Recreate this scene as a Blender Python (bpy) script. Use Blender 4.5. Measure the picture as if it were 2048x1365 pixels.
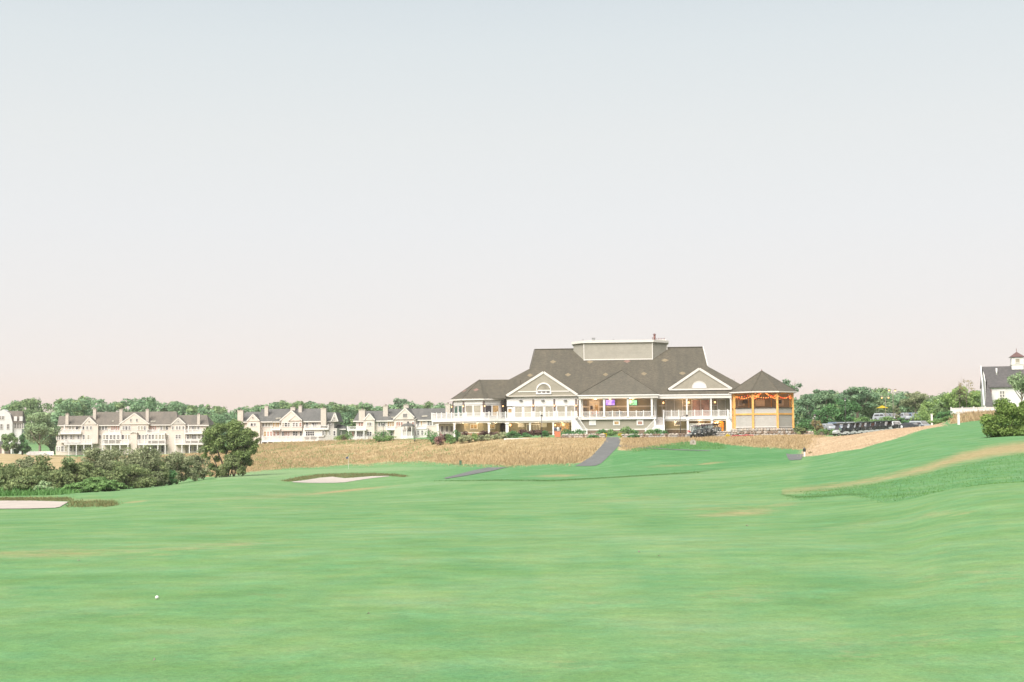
import bpy, bmesh, math, random
import numpy as np
from mathutils import Vector, Matrix

for o in list(bpy.data.objects):
    bpy.data.objects.remove(o)
SC = bpy.context.scene
COL = SC.collection
rad = math.radians

# ------------------------------------------------------------------ camera
W, H, FP = 2048.0, 1365.0, 2844.4          # photograph size and focal length in its pixels (50 mm lens)
EYE = Vector((0, 0, 1.7))
PITCH, ROLL = math.atan((880 - H / 2) / FP), rad(-0.5)
RCAM = Matrix.Rotation(rad(90) + PITCH, 3, 'X') @ Matrix.Rotation(ROLL, 3, 'Z')
cd = bpy.data.cameras.new('camera')
cd.lens, cd.sensor_width = 50.0, 36.0
cd.clip_start, cd.clip_end = 0.1, 20000
cam = bpy.data.objects.new('camera', cd)
COL.objects.link(cam)
cam.matrix_world = Matrix.Translation(EYE) @ RCAM.to_4x4()
SC.camera = cam

# ------------------------------------------------------------------ sky, sun, exposure
EXPO = 1.6
SUN_EL, SUN_AZ = rad(46), rad(208)          # high soft evening light from behind the camera, a little to the left
SC.view_settings.view_transform = 'Standard'
SC.view_settings.look = 'None'
SC.view_settings.exposure = EXPO
SC.view_settings.gamma = 1.0


def lin(r, g, b, k=1.0):
    f = lambda c: (c / 12.92 if c <= 0.04045 else ((c + 0.055) / 1.055) ** 2.4)
    return (f(r / 255) * k, f(g / 255) * k, f(b / 255) * k, 1.0)


world = bpy.data.worlds.new('World')
SC.world = world
world.use_nodes = True
wn, wl = world.node_tree.nodes, world.node_tree.links
wn.clear()
wout, wbg = wn.new('ShaderNodeOutputWorld'), wn.new('ShaderNodeBackground')
nish = wn.new('ShaderNodeTexSky')
nish.sky_type = 'NISHITA'
nish.sun_disc = False
nish.sun_elevation, nish.sun_rotation = SUN_EL, SUN_AZ
nish.dust_density = 3.0
tcw, sep, rampw, mixw = (wn.new('ShaderNodeTexCoord'), wn.new('ShaderNodeSeparateXYZ'),
                         wn.new('ShaderNodeValToRGB'), wn.new('ShaderNodeMixRGB'))
# evening haze of the whole sky, the same all round: pink at the horizon, white, then pale blue grey
WK = 10.0 / 2 ** EXPO                        # background strength is 0.1
stops = [(0.0, (254, 231, 218)), (0.025, (251, 233, 222)), (0.05, (246, 237, 232)), (0.09, (241, 237, 235)), (0.15, (237, 237, 237)), (0.21, (233, 235, 234)), (0.27, (225, 231, 232)), (0.32, (214, 223, 227)), (1.0, (188, 201, 211))]
cr = rampw.color_ramp
while len(cr.elements) < len(stops):
    cr.elements.new(0.5)
for e, (p, c) in zip(cr.elements, stops):
    e.position, e.color = p, lin(*c)
sclw = wn.new('ShaderNodeVectorMath')
sclw.operation = 'SCALE'
sclw.inputs['Scale'].default_value = WK
wl.new(tcw.outputs['Generated'], sep.inputs[0])
wl.new(sep.outputs['Z'], rampw.inputs[0])
wl.new(rampw.outputs[0], sclw.inputs[0])
mixw.inputs[0].default_value = 0.04
wl.new(sclw.outputs[0], mixw.inputs[1])
wl.new(nish.outputs[0], mixw.inputs[2])
wl.new(mixw.outputs[0], wbg.inputs[0])
wbg.inputs[1].default_value = 0.1
wl.new(wbg.outputs[0], wout.inputs[0])

sd = bpy.data.lights.new('sun', 'SUN')
sd.energy, sd.angle, sd.color = 3.0, rad(50), (1.0, 0.95, 0.88)
sun = bpy.data.objects.new('sun', sd)
COL.objects.link(sun)
sdir = Vector((math.sin(SUN_AZ) * math.cos(SUN_EL), math.cos(SUN_AZ) * math.cos(SUN_EL), math.sin(SUN_EL)))
sun.rotation_euler = sdir.to_track_quat('Z', 'Y').to_euler()
sun.location = (0, 0, 100)


# ------------------------------------------------------------------ pixel <-> place
def ray(u, v):
    return RCAM @ Vector(((u - W / 2) / FP, -(v - H / 2) / FP, -1.0))


def P(u, v, y):
    d = ray(u, v)
    return EYE + d * (y / d.y)


RI = np.array(RCAM.transposed())


def project(x, y, z):
    p = np.stack([x, y, z - 1.7], -1) @ RI.T
    w = np.minimum(p[..., 2], -1e-3)
    return W / 2 + FP * p[..., 0] / -w, H / 2 - FP * p[..., 1] / -w


# ------------------------------------------------------------------ materials
MATS = {}


class NT:
    def __init__(s, name):
        m = bpy.data.materials.new(name)
        m.use_nodes = True
        s.m, s.n, s.l = m, m.node_tree.nodes, m.node_tree.links
        s.b = s.n['Principled BSDF']
        s.out = s.n['Material Output']

    def node(s, t, **kw):
        n = s.n.new(t)
        for k, v in kw.items():
            if k in n.inputs:
                n.inputs[k].default_value = v
            else:
                setattr(n, k, v)
        return n

    def noise(s, scale, detail=4, rough=0.6, coord='Object', vec=None):
        n = s.node('ShaderNodeTexNoise')
        n.inputs['Scale'].default_value, n.inputs['Detail'].default_value = scale, detail
        n.inputs['Roughness'].default_value = rough
        if vec is None:
            tc = s.node('ShaderNodeTexCoord')
            vec = tc.outputs[coord]
        s.l.new(vec, n.inputs['Vector'])
        return n.outputs['Fac']

    def ramp(s, fac, stops):
        r = s.node('ShaderNodeValToRGB')
        e = r.color_ramp.elements
        while len(e) < len(stops):
            e.new(0.5)
        for x, (p, c) in zip(e, stops):
            x.position, x.color = p, (c if len(c) == 4 else (*c, 1))
        s.l.new(fac, r.inputs[0])
        return r.outputs[0]

    def mix(s, fac, a, b, mode='MIX'):
        m = s.node('ShaderNodeMixRGB', blend_type=mode)
        for i, x in ((0, fac), (1, a), (2, b)):
            if isinstance(x, bpy.types.NodeSocket):
                s.l.new(x, m.inputs[i])
            elif isinstance(x, (int, float)):
                m.inputs[i].default_value = x
            else:
                m.inputs[i].default_value = x if len(x) == 4 else (*x, 1)
        return m.outputs[0]

    def math(s, op, a, b=0.0):
        m = s.node('ShaderNodeMath', operation=op)
        for i, x in ((0, a), (1, b)):
            if isinstance(x, bpy.types.NodeSocket):
                s.l.new(x, m.inputs[i])
            else:
                m.inputs[i].default_value = x
        return m.outputs[0]

    def bump(s, h, strength, dist=0.05):
        b = s.node('ShaderNodeBump')
        b.inputs['Strength'].default_value, b.inputs['Distance'].default_value = strength, dist
        s.l.new(h, b.inputs['Height'])
        s.l.new(b.outputs[0], s.b.inputs['Normal'])


def plain(name, col, rough=0.6, var=0.12, scale=3.0, bump=0.0, bscale=30.0, metal=0.0, spec=0.4):
    t = NT(name)
    f = t.noise(scale, 5)
    c0 = tuple(c * (1 - var) for c in col)
    c1 = tuple(min(1, c * (1 + var)) for c in col)
    t.l.new(t.ramp(f, [(0.3, c0), (0.7, c1)]), t.b.inputs['Base Color'])
    t.b.inputs['Roughness'].default_value = rough
    t.b.inputs['Metallic'].default_value = metal
    t.b.inputs['Specular IOR Level'].default_value = spec
    if bump:
        t.bump(t.noise(bscale, 4), bump)
    MATS[name] = t.m
    return t.m


def siding(name, col, pitch=0.16, rough=0.75):
    """painted clapboard or shingle courses: fine relief only"""
    t = NT(name)
    tc = t.node('ShaderNodeTexCoord')
    sx = t.node('ShaderNodeSeparateXYZ')
    t.l.new(tc.outputs['Object'], sx.inputs[0])
    saw = t.math('FRACT', t.math('DIVIDE', sx.outputs['Z'], pitch))
    f = t.noise(1.3, 6)
    fine = t.noise(9.0, 3)
    c = t.ramp(f, [(0.3, tuple(x * 0.86 for x in col)), (0.7, tuple(x * 1.1 for x in col))])
    c = t.mix(0.35, c, t.ramp(fine, [(0.3, tuple(x * 0.8 for x in col)), (0.7, tuple(x * 1.15 for x in col))]))
    t.l.new(c, t.b.inputs['Base Color'])
    t.b.inputs['Roughness'].default_value = rough
    t.bump(saw, 0.7, 0.02)
    MATS[name] = t.m
    return t.m


def shingles(name, col, pitch=0.22):
    t = NT(name)
    tc = t.node('ShaderNodeTexCoord')
    br = t.node('ShaderNodeTexBrick')
    mp = t.node('ShaderNodeMapping')
    mp.inputs['Rotation'].default_value = (rad(90), 0, 0)
    t.l.new(tc.outputs['Object'], mp.inputs[0])
    t.l.new(mp.outputs[0], br.inputs['Vector'])
    br.inputs['Scale'].default_value = 1.0
    br.inputs['Brick Width'].default_value, br.inputs['Row Height'].default_value = 0.35, pitch * 0.6
    br.inputs['Mortar Size'].default_value = 0.008
    br.inputs['Color1'].default_value = (*[c * 0.82 for c in col], 1)
    br.inputs['Color2'].default_value = (*[c * 1.2 for c in col], 1)
    br.inputs['Mortar'].default_value = (*[c * 0.6 for c in col], 1)
    big = t.noise(0.28, 5, 0.65)
    c = t.mix(t.math('MULTIPLY', big, 0.55), br.outputs[0], tuple(x * y for x, y in zip(col, (0.72, 0.82, 0.8))))
    sm = t.noise(2.2, 5, 0.7)
    mp2 = t.node('ShaderNodeMapping')
    mp2.inputs['Scale'].default_value = (1.0, 0.16, 0.16)
    t.l.new(tc.outputs['Object'], mp2.inputs[0])
    c = t.mix(0.75, c, t.ramp(t.noise(0.7, 6, 0.7, vec=mp2.outputs[0]), [(0.3, (0.72, 0.76, 0.76)), (0.7, (1.2, 1.17, 1.12))]), 'MULTIPLY')
    c = t.mix(0.5, c, t.ramp(sm, [(0.25, (0.55, 0.55, 0.55)), (0.75, (1.35, 1.3, 1.25))]), 'MULTIPLY')
    t.l.new(c, t.b.inputs['Base Color'])
    t.b.inputs['Roughness'].default_value = 0.9
    t.bump(br.outputs['Fac'], 0.5, 0.02)
    MATS[name] = t.m
    return t.m


def foliage(name, dark, light, scale=0.5, transl=0.35):
    """leaves: each leaf has its own tone (attribute var), clumps drift between two greens"""
    t = NT(name)
    at = t.node('ShaderNodeAttribute', attribute_name='var')
    f = t.noise(scale, 3)
    mixf = t.math('ADD', t.math('MULTIPLY', at.outputs['Fac'], 0.65), t.math('MULTIPLY', f, 0.45))
    c = t.ramp(mixf, [(0.15, dark), (0.85, light)])
    t.l.new(c, t.b.inputs['Base Color'])
    t.b.inputs['Roughness'].default_value = 0.75
    t.b.inputs['Specular IOR Level'].default_value = 0.25
    tr = t.node('ShaderNodeBsdfTranslucent')
    t.l.new(c, tr.inputs['Color'])
    ms = t.node('ShaderNodeMixShader')
    ms.inputs[0].default_value = transl
    t.l.new(t.b.outputs[0], ms.inputs[1])
    t.l.new(tr.outputs[0], ms.inputs[2])
    t.l.new(ms.outputs[0], t.out.inputs['Surface'])
    MATS[name] = t.m
    return t.m


def glow(name, col, strength):
    t = NT(name)
    t.b.inputs['Base Color'].default_value = (*col, 1)
    t.b.inputs['Emission Color'].default_value = (*col, 1)
    t.b.inputs['Emission Strength'].default_value = strength
    MATS[name] = t.m
    return t.m


def glass(name, col, rough=0.08, var=0.35, scale=0.6, warm=None, wstr=0.0):
    t = NT(name)
    f = t.noise(scale, 3)
    t.l.new(t.ramp(f, [(0.3, tuple(c * (1 - var) for c in col)), (0.7, tuple(c * (1 + var) for c in col))]), t.b.inputs['Base Color'])
    t.b.inputs['Roughness'].default_value = rough
    t.b.inputs['Specular IOR Level'].default_value = 0.6
    if warm:
        e = t.ramp(t.noise(scale * 2.5, 2), [(0.35, (0, 0, 0)), (0.75, warm)])
        t.l.new(e, t.b.inputs['Emission Color'])
        t.b.inputs['Emission Strength'].default_value = wstr
    MATS[name] = t.m
    return t.m


plain('white_paint', (0.56, 0.54, 0.52), 0.5, 0.05, 1.5)
plain('white_trim', (0.5, 0.47, 0.435), 0.5, 0.06, 1.5)
plain('soffit', (0.42, 0.38, 0.33), 0.6, 0.08)
plain('deck_board', (0.32, 0.3, 0.28), 0.7)
siding('club_siding', (0.25, 0.225, 0.178))
siding('club_siding_low', (0.24, 0.212, 0.15))
siding('pale_siding', (0.36, 0.34, 0.305))
siding('well_panel', (0.265, 0.245, 0.205), 0.5)
siding('grey_panel', (0.335, 0.32, 0.295), 0.5)
siding('cedar_beige', (0.5, 0.435, 0.38))
siding('cedar_beige_shaded', (0.37, 0.345, 0.315))  # beige cedar with the shade of right hand faces put into the colour
siding('house_white', (0.52, 0.505, 0.495))
shingles('roof_brown', (0.083, 0.07, 0.052))
shingles('roof_porch', (0.094, 0.08, 0.061))  # lighter copy of roof_brown: brighter shading of the porch slope put into the colour
shingles('roof_warm', (0.135, 0.113, 0.095))
shingles('roof_grey', (0.105, 0.1, 0.096))
shingles('roof_slate', (0.082, 0.074, 0.076))
plain('diamond_tan', (0.17, 0.135, 0.085), 0.9, 0.3, 5)
plain('diamond_rose', (0.17, 0.105, 0.085), 0.9, 0.3, 5)
plain('orange_timber', (0.56, 0.3, 0.085), 0.55, 0.22, 2.0)
plain('orange_paint', (0.66, 0.24, 0.03), 0.5, 0.15)
plain('dark_metal', (0.035, 0.032, 0.03), 0.45, 0.2)
plain('rust_metal', (0.14, 0.055, 0.045), 0.6, 0.3)
plain('zinc', (0.2, 0.2, 0.2), 0.5, 0.2)
plain('chimney_block', (0.4, 0.355, 0.31), 0.85, 0.15, 2.5)
plain('flue', (0.14, 0.1, 0.09), 0.7, 0.2)
plain('copper_roof', (0.1, 0.055, 0.05), 0.6, 0.2)
plain('brick_red', (0.25, 0.135, 0.085), 0.85, 0.35, 4, 0.5, 8)
plain('stone_brown', (0.15, 0.105, 0.075), 0.9, 0.5, 3, 0.6, 10)
plain('stone_pale', (0.31, 0.265, 0.22), 0.9, 0.3, 2, 0.5, 10)
plain('stone_grey', (0.25, 0.235, 0.215), 0.9, 0.35, 2, 0.5, 10)
plain('mortar', (0.24, 0.21, 0.18), 0.95, 0.3, 4)
plain('sconce_plate', (0.13, 0.1, 0.09), 0.7, 0.2)
plain('sand', (0.345, 0.3, 0.265), 0.95, 0.1, 0.8, 0.5, 14)
plain('asphalt', (0.102, 0.103, 0.1), 0.9, 0.2, 0.7, 0.3, 40)
plain('bark', (0.11, 0.085, 0.065), 0.95, 0.35, 4, 0.6, 12)
plain('bark_pale', (0.2, 0.17, 0.135), 0.95, 0.3, 4, 0.6, 12)
glass('pane_painted_sky', (0.26, 0.235, 0.185), 0.12, 0.3, 0.35)  # reflected sky painted into the beige base colour
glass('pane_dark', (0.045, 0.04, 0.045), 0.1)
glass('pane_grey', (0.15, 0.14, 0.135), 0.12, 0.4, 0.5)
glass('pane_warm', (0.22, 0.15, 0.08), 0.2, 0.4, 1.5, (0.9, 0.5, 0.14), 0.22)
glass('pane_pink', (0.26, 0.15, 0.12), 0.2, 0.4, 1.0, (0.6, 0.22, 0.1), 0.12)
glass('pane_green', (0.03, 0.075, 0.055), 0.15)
t = NT('clear_glass')
t.b.inputs['Base Color'].default_value = (.4, .44, .44, 1)
t.b.inputs['Transmission Weight'].default_value = .92
t.b.inputs['Roughness'].default_value = .05
t.b.inputs['IOR'].default_value = 1.05
MATS['clear_glass'] = t.m
glow('lamp_warm', (1.0, 0.5, 0.2), 0.95)
glow('bulb_red', (0.85, 0.07, 0.02), 0.7)
glow('bulb_amber', (0.95, 0.26, 0.06), 0.9)
glow('ceiling_glow', (1.0, 0.7, 0.35), 1.2)
foliage('leaf_wood', (0.079, 0.158, 0.067), (0.268, 0.358, 0.157), 0.09)
foliage('leaf_wood_b', (0.089, 0.183, 0.101), (0.255, 0.385, 0.200), 0.09)
foliage('leaf_shrub', (0.075, 0.123, 0.049), (0.286, 0.328, 0.145), 0.4)
foliage('leaf_olive', (0.098, 0.131, 0.065), (0.341, 0.363, 0.206), 0.4)
foliage('leaf_bright', (0.07, 0.145, 0.045), (0.225, 0.36, 0.125), 0.4)
foliage('leaf_tree', (0.063, 0.115, 0.038), (0.260, 0.325, 0.118), 0.5)
foliage('leaf_pale', (0.155, 0.240, 0.116), (0.346, 0.442, 0.243), 0.3)
foliage('leaf_pine', (0.073, 0.152, 0.095), (0.230, 0.337, 0.182), 0.4)
foliage('leaf_deep', (0.043, 0.117, 0.048), (0.138, 0.285, 0.103), 0.6)
foliage('leaf_lime', (0.109, 0.202, 0.062), (0.333, 0.442, 0.154), 0.5)
foliage('leaf_rose', (0.093, 0.085, 0.062), (0.448, 0.218, 0.218), 0.9)
foliage('leaf_burgundy', (0.054, 0.031, 0.031), (0.166, 0.096, 0.077), 0.9)
foliage('leaf_hydrangea', (0.109, 0.171, 0.070), (0.512, 0.512, 0.307), 0.9)
foliage('leaf_yellow', (0.45, 0.33, 0.02), (0.78, 0.62, 0.05), 1.5)
foliage('leaf_red', (0.3, 0.05, 0.05), (0.6, 0.2, 0.18), 1.5)
foliage('leaf_tan', (0.2, 0.17, 0.08), (0.36, 0.3, 0.15), 1.0)
foliage('leaf_yellow_green', (0.045, 0.1, 0.022), (0.25, 0.34, 0.09), 0.7)  # dark green to yellow green leaves
foliage('blade_fescue', (0.24, 0.175, 0.085), (0.52, 0.395, 0.235), 0.1, 0.3)
foliage('blade_pale', (0.36, 0.265, 0.18), (0.5, 0.38, 0.265), 0.12, 0.2)
foliage('blade_green', (0.07, 0.17, 0.045), (0.14, 0.27, 0.085), 0.25, 0.3)
foliage('blade_bank', (0.085, 0.1, 0.038), (0.22, 0.2, 0.09), 0.3, 0.25)
foliage('blade_edge', (0.06, 0.14, 0.04), (0.12, 0.215, 0.065), 0.3, 0.3)
foliage('blade_lawn', (0.085, 0.17, 0.06), (0.17, 0.29, 0.1), 0.35, 0.25)


# ------------------------------------------------------------------ mesh helpers
def raw(name, verts, faces, mat, parent=None, smooth=False, kind=None):
    me = bpy.data.meshes.new(name)
    me.from_pydata([tuple(v) for v in verts], [], faces)
    if smooth:
        me.polygons.foreach_set('use_smooth', [True] * len(me.polygons))
    if mat:
        me.materials.append(MATS[mat])
    o = bpy.data.objects.new(name, me)
    COL.objects.link(o)
    if parent is not None:
        o.parent = parent
    if kind:
        o['kind'] = kind
    return o


BOXF = [(0, 3, 2, 1), (4, 5, 6, 7), (0, 1, 5, 4), (1, 2, 6, 5), (2, 3, 7, 6), (3, 0, 4, 7)]


class MB:
    """collects shapes that become one mesh object"""

    def __init__(s):
        s.v, s.f = [], []

    def add(s, vs, fs, M=None):
        n = len(s.v)
        s.v += [tuple(M @ Vector(v)) if M is not None else tuple(v) for v in vs]
        s.f += [tuple(i + n for i in f) for f in fs]
        return s

    def box(s, x0, x1, y0, y1, z0, z1, M=None):
        x0, x1, y0, y1, z0, z1 = min(x0, x1), max(x0, x1), min(y0, y1), max(y0, y1), min(z0, z1), max(z0, z1)
        return s.add([(x0, y0, z0), (x1, y0, z0), (x1, y1, z0), (x0, y1, z0), (x0, y0, z1), (x1, y0, z1), (x1, y1, z1), (x0, y1, z1)], BOXF, M)

    def beam(s, a, b, w, h=None, M=None):
        a, b = Vector(a), Vector(b)
        h = h or w
        d = (b - a).normalized()
        up = Vector((0, 0, 1)) if abs(d.z) < 0.95 else Vector((0, 1, 0))
        sx = d.cross(up).normalized() * (w / 2)
        sz = sx.cross(d).normalized() * (h / 2)
        vs = [a - sx - sz, a + sx - sz, a + sx + sz, a - sx + sz, b - sx - sz, b + sx - sz, b + sx + sz, b - sx + sz]
        return s.add(vs, [(0, 1, 2, 3), (7, 6, 5, 4), (0, 4, 5, 1), (1, 5, 6, 2), (2, 6, 7, 3), (3, 7, 4, 0)], M)

    def poly_prism(s, pts, z0, z1, M=None):
        """pts: plan polygon (x, y)"""
        n = len(pts)
        vs = [(x, y, z0) for x, y in pts] + [(x, y, z1) for x, y in pts]
        fs = [tuple(range(n))[::-1], tuple(range(n, 2 * n))] + [(i, (i + 1) % n, n + (i + 1) % n, n + i) for i in range(n)]
        return s.add(vs, fs, M)

    def face_prism(s, pts, y0, y1, M=None):
        """pts: outline (x, z) in the wall plane, pulled from y0 to y1"""
        n = len(pts)
        vs = [(x, y0, z) for x, z in pts] + [(x, y1, z) for x, z in pts]
        fs = [tuple(range(n)), tuple(range(n, 2 * n))[::-1]] + [(i, n + i, n + (i + 1) % n, (i + 1) % n) for i in range(n)]
        return s.add(vs, fs, M)

    def tube(s, pts, rs, n=8, M=None, cap=True):
        pts = [Vector(p) for p in pts]
        if isinstance(rs, (int, float)):
            rs = [rs] * len(pts)
        vs, fs = [], []
        for i, p in enumerate(pts):
            d = (pts[min(i + 1, len(pts) - 1)] - pts[max(i - 1, 0)]).normalized()
            a = Vector((1, 0, 0)) if abs(d.x) < 0.8 else Vector((0, 1, 0))
            e1 = d.cross(a).normalized()
            e2 = d.cross(e1)
            for k in range(n):
                t = 2 * math.pi * k / n
                vs.append(p + (e1 * math.cos(t) + e2 * math.sin(t)) * rs[i])
        for i in range(len(pts) - 1):
            for k in range(n):
                fs.append((i * n + k, i * n + (k + 1) % n, (i + 1) * n + (k + 1) % n, (i + 1) * n + k))
        if cap:
            fs.append(tuple(range(n))[::-1])
            fs.append(tuple(range((len(pts) - 1) * n, len(pts) * n)))
        return s.add(vs, fs, M)

    def lathe(s, prof, n=12, M=None):
        return s.tube([(0, 0, z) for r, z in prof], [max(r, 1e-3) for r, z in prof], n, M)

    def ball(s, c, r, n=8, M=None):
        c = Vector(c)
        k = 5
        return s.tube([c + Vector((0, 0, -r * math.cos(math.pi * i / k))) for i in range(k + 1)],
                      [max(r * math.sin(math.pi * i / k), r * 0.05) for i in range(k + 1)], n, M)

    def build(s, name, mat, parent=None, smooth=False, kind=None):
        return raw(name, s.v, s.f, mat, parent, smooth, kind)


def tag(o, label, cat, group=None):
    o['label'], o['category'] = label, cat
    if group:
        o['group'] = group
    return o


def thing(name, label, cat, loc, rz=0.0, group=None):
    o = bpy.data.objects.new(name, None)
    o.empty_display_size = 0.3
    COL.objects.link(o)
    o.location = loc
    o.rotation_euler = (0, 0, rz)
    return tag(o, label, cat, group)


def copy_tree(o, parent=None):
    c = o.copy()
    COL.objects.link(c)
    c.parent = parent
    for ch in list(o.children):
        copy_tree(ch, c)
    return c


def arr_mesh(name, verts, faces, mat, parent=None, var=None, kind=None):
    """verts (n,3), faces (m,k) as arrays: for leaves and blades by the thousand"""
    me = bpy.data.meshes.new(name)
    nv, (nf, k) = len(verts), faces.shape
    me.vertices.add(nv)
    me.vertices.foreach_set('co', np.ascontiguousarray(verts, dtype=np.float32).ravel())
    me.loops.add(nf * k)
    me.loops.foreach_set('vertex_index', np.ascontiguousarray(faces, dtype=np.int32).ravel())
    me.polygons.add(nf)
    me.polygons.foreach_set('loop_start', np.arange(0, nf * k, k, dtype=np.int32))
    me.update(calc_edges=True)
    if var is not None:
        a = me.attributes.new('var', 'FLOAT', 'FACE')
        a.data.foreach_set('value', np.asarray(var, dtype=np.float32))
    if mat:
        me.materials.append(MATS[mat])
    o = bpy.data.objects.new(name, me)
    COL.objects.link(o)
    if parent is not None:
        o.parent = parent
    if kind:
        o['kind'] = kind
    return o


class Frame:
    """a building's own axes: X along the front, Y into the depth, Z up; at() puts a measured point on a plane of it"""

    def __init__(s, loc, yaw):
        s.o, s.yaw = Vector(loc), yaw
        s.ax = Vector((math.cos(yaw), -math.sin(yaw), 0))
        s.ay = Vector((math.sin(yaw), math.cos(yaw), 0))

    def at(s, u, v, Y):
        d = ray(u, v)
        t = (Y - (EYE - s.o).dot(s.ay)) / d.dot(s.ay)
        p = EYE + d * t - s.o
        return p.dot(s.ax), p.z

    def X(s, u, Y, v=835):
        return s.at(u, v, Y)[0]

    def world(s, x, y, z):
        return s.o + s.ax * x + s.ay * y + Vector((0, 0, z))


# ------------------------------------------------------------------ terrain
NEAR = [(3, 0), (10, 0), (25, -.15), (40, -.45)]
FAR = [(600, 4.0), (1000, 7.0), (1500, 9.0)]
PROF = {   # photograph column -> (distance, height) along it
    -300: NEAR + [(65, -1.3), (75, -1.75), (89, -1.65), (115, -2.4), (140, -3.4), (250, -5), (330, -2.4), (380, -.6), (450, -1.2)] + FAR,
    0: NEAR + [(62, -1.3), (75, -1.78), (86, -1.9), (89.5, -1.5), (115, -2.4), (140, -3.4), (250, -5), (330, -2.4), (380, -.6), (450, -1.2)] + FAR,
    130: NEAR + [(62, -1.25), (76, -1.7), (86, -1.7), (89.5, -1.45), (115, -2.3), (145, -3.4), (250, -5), (350, -3), (450, -1.4)] + FAR,
    300: NEAR + [(65, -1.0), (100, -1.75), (150, -3.0), (172, -3.55), (185, -4.2), (260, -5), (350, -3), (450, -1.4)] + FAR,
    420: NEAR + [(65, -.98), (100, -1.7), (150, -2.7), (195, -3.1), (210, -3.5), (260, -3.5), (340, -1.6), (400, -1.2), (450, -1.2)] + FAR,
    500: NEAR + [(65, -.95), (100, -1.65), (150, -2.55), (200, -2.9), (217, -2.95), (235, -2.5), (300, -.3), (340, .9), (400, .7), (450, .8)] + FAR,
    560: NEAR + [(65, -.95), (100, -1.8), (150, -2.7), (178, -2.9), (186, -2.8), (205, -2.75), (226, -2.7), (250, -1.8), (300, .2), (340, 1.2), (400, 1.2)] + FAR,
    640: NEAR + [(65, -.97), (100, -1.95), (150, -3.0), (165, -3.2), (176, -3.2), (182, -2.68), (205, -2.65), (235, -2.7), (250, -1.8), (290, .9), (330, 1.5), (400, 1.4)] + FAR,
    715: NEAR + [(65, -1.0), (100, -2.0), (120, -2.5), (150, -3.05), (165, -3.2), (178, -3.1), (185, -2.6), (205, -2.6), (230, -2.75), (245, -2.6), (262, -1.0), (290, 1.6), (310, 1.9), (400, 1.5)] + FAR,
    780: NEAR + [(65, -1.0), (100, -1.9), (150, -2.75), (180, -2.75), (190, -2.5), (205, -2.5), (228, -2.5), (240, -2.2), (252, -.9), (278, 1.5), (295, 1.85), (400, 1.7)] + FAR,
    860: NEAR + [(65, -.95), (100, -1.7), (150, -2.3), (180, -2.5), (205, -2.45), (222, -2.05), (235, -.9), (253, 1.3), (260, 1.7), (268, 2.2), (300, 2.5), (400, 2.5)] + FAR,
    1020: NEAR + [(65, -.9), (100, -1.4), (150, -2.0), (180, -2.0), (192, -1.95), (205, -1.2), (233, 1.3), (241, 1.6), (247, 2.2), (250, 2.5), (400, 2.5)] + FAR,
    1180: NEAR + [(65, -.85), (100, -1.2), (150, -1.65), (178, -1.55), (190, -.9), (220, 1.3), (232, 1.6), (241, 1.9), (247, 2.4), (250, 2.5), (400, 2.5)] + FAR,
    1300: NEAR + [(65, -.8), (100, -1.0), (125, -1.3), (150, -1.2), (175, -.2), (185, .2), (200, .7), (225, 1.55), (238, 1.8), (247, 2.3), (251, 2.5), (400, 2.5)] + FAR,
    1450: NEAR + [(70, -.7), (100, -.9), (130, -1.0), (160, -.5), (180, .0), (195, .6), (225, 1.7), (236, 1.95), (247, 2.4), (400, 2.6)] + FAR,
    1600: NEAR + [(70, -.5), (100, -.45), (140, -.4), (165, -.15), (180, .5), (215, 1.7), (232, 2.1), (245, 2.4), (300, 2.6), (400, 4)] + FAR,
    1720: NEAR[:3] + [(40, -.3), (60, -.35), (80, -.1), (110, .35), (130, .9), (160, 1.85), (182, 2.15), (215, 1.9), (250, 2.5), (300, 4.5), (400, 6)] + FAR,
    1800: NEAR[:3] + [(40, -.15), (50, -.2), (65, .05), (85, .4), (110, .95), (135, 1.8), (165, 2.6), (185, 2.8), (220, 2.3), (250, 2.55), (300, 5.0), (400, 6.5)] + FAR,
    1860: NEAR[:2] + [(25, 0), (40, .1), (47, -.1), (65, .22), (85, .75), (110, 1.5), (150, 2.75), (165, 2.9), (220, 2.6), (250, 2.6), (300, 5)] + FAR,
    1905: NEAR[:2] + [(25, .05), (40, .22), (48, .0), (65, .35), (85, .85), (110, 1.6), (150, 2.85), (165, 3.0), (190, 4.1), (212, 4.8), (300, 5.5)] + FAR,
    1960: NEAR[:2] + [(25, .1), (40, .35), (48, .12), (65, .5), (80, .9), (100, 1.5), (140, 2.7), (160, 3.1), (190, 4.3), (212, 4.9), (230, 5), (300, 5.5)] + FAR,
    2048: NEAR[:2] + [(25, .15), (40, .42), (48, .2), (65, .7), (80, 1.1), (100, 1.7), (140, 3.0), (160, 3.5), (190, 4.6), (212, 5.0), (230, 5.1), (300, 6)] + FAR,
    2400: NEAR[:2] + [(25, .2), (40, .5), (48, .3), (65, .9), (80, 1.3), (100, 2.0), (140, 3.2), (160, 3.7), (230, 4.8), (300, 6)] + FAR,
}
LU = np.arange(-300, 2401, 15.0)
LY0, LY1, NLY = math.log(3), math.log(1500), 560
LYV = np.linspace(LY0, LY1, NLY)
_k = sorted(PROF)
_cols = np.array([np.interp(LYV, [math.log(a) for a, b in PROF[k]], [b for a, b in PROF[k]]) for k in _k])
LAT = np.array([np.interp(LU, _k, _cols[:, j]) for j in range(NLY)]).T       # (nu, ny)


def _blur(a, sig, ax):
    n = int(3 * sig) + 1
    w = np.exp(-0.5 * (np.arange(-n, n + 1) / sig) ** 2)
    w /= w.sum()
    p = np.pad(a, [(n, n) if i == ax else (0, 0) for i in range(2)], mode='edge')
    return sum(w[i] * np.take(p, range(i, i + a.shape[ax]), axis=ax) for i in range(2 * n + 1))


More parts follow.
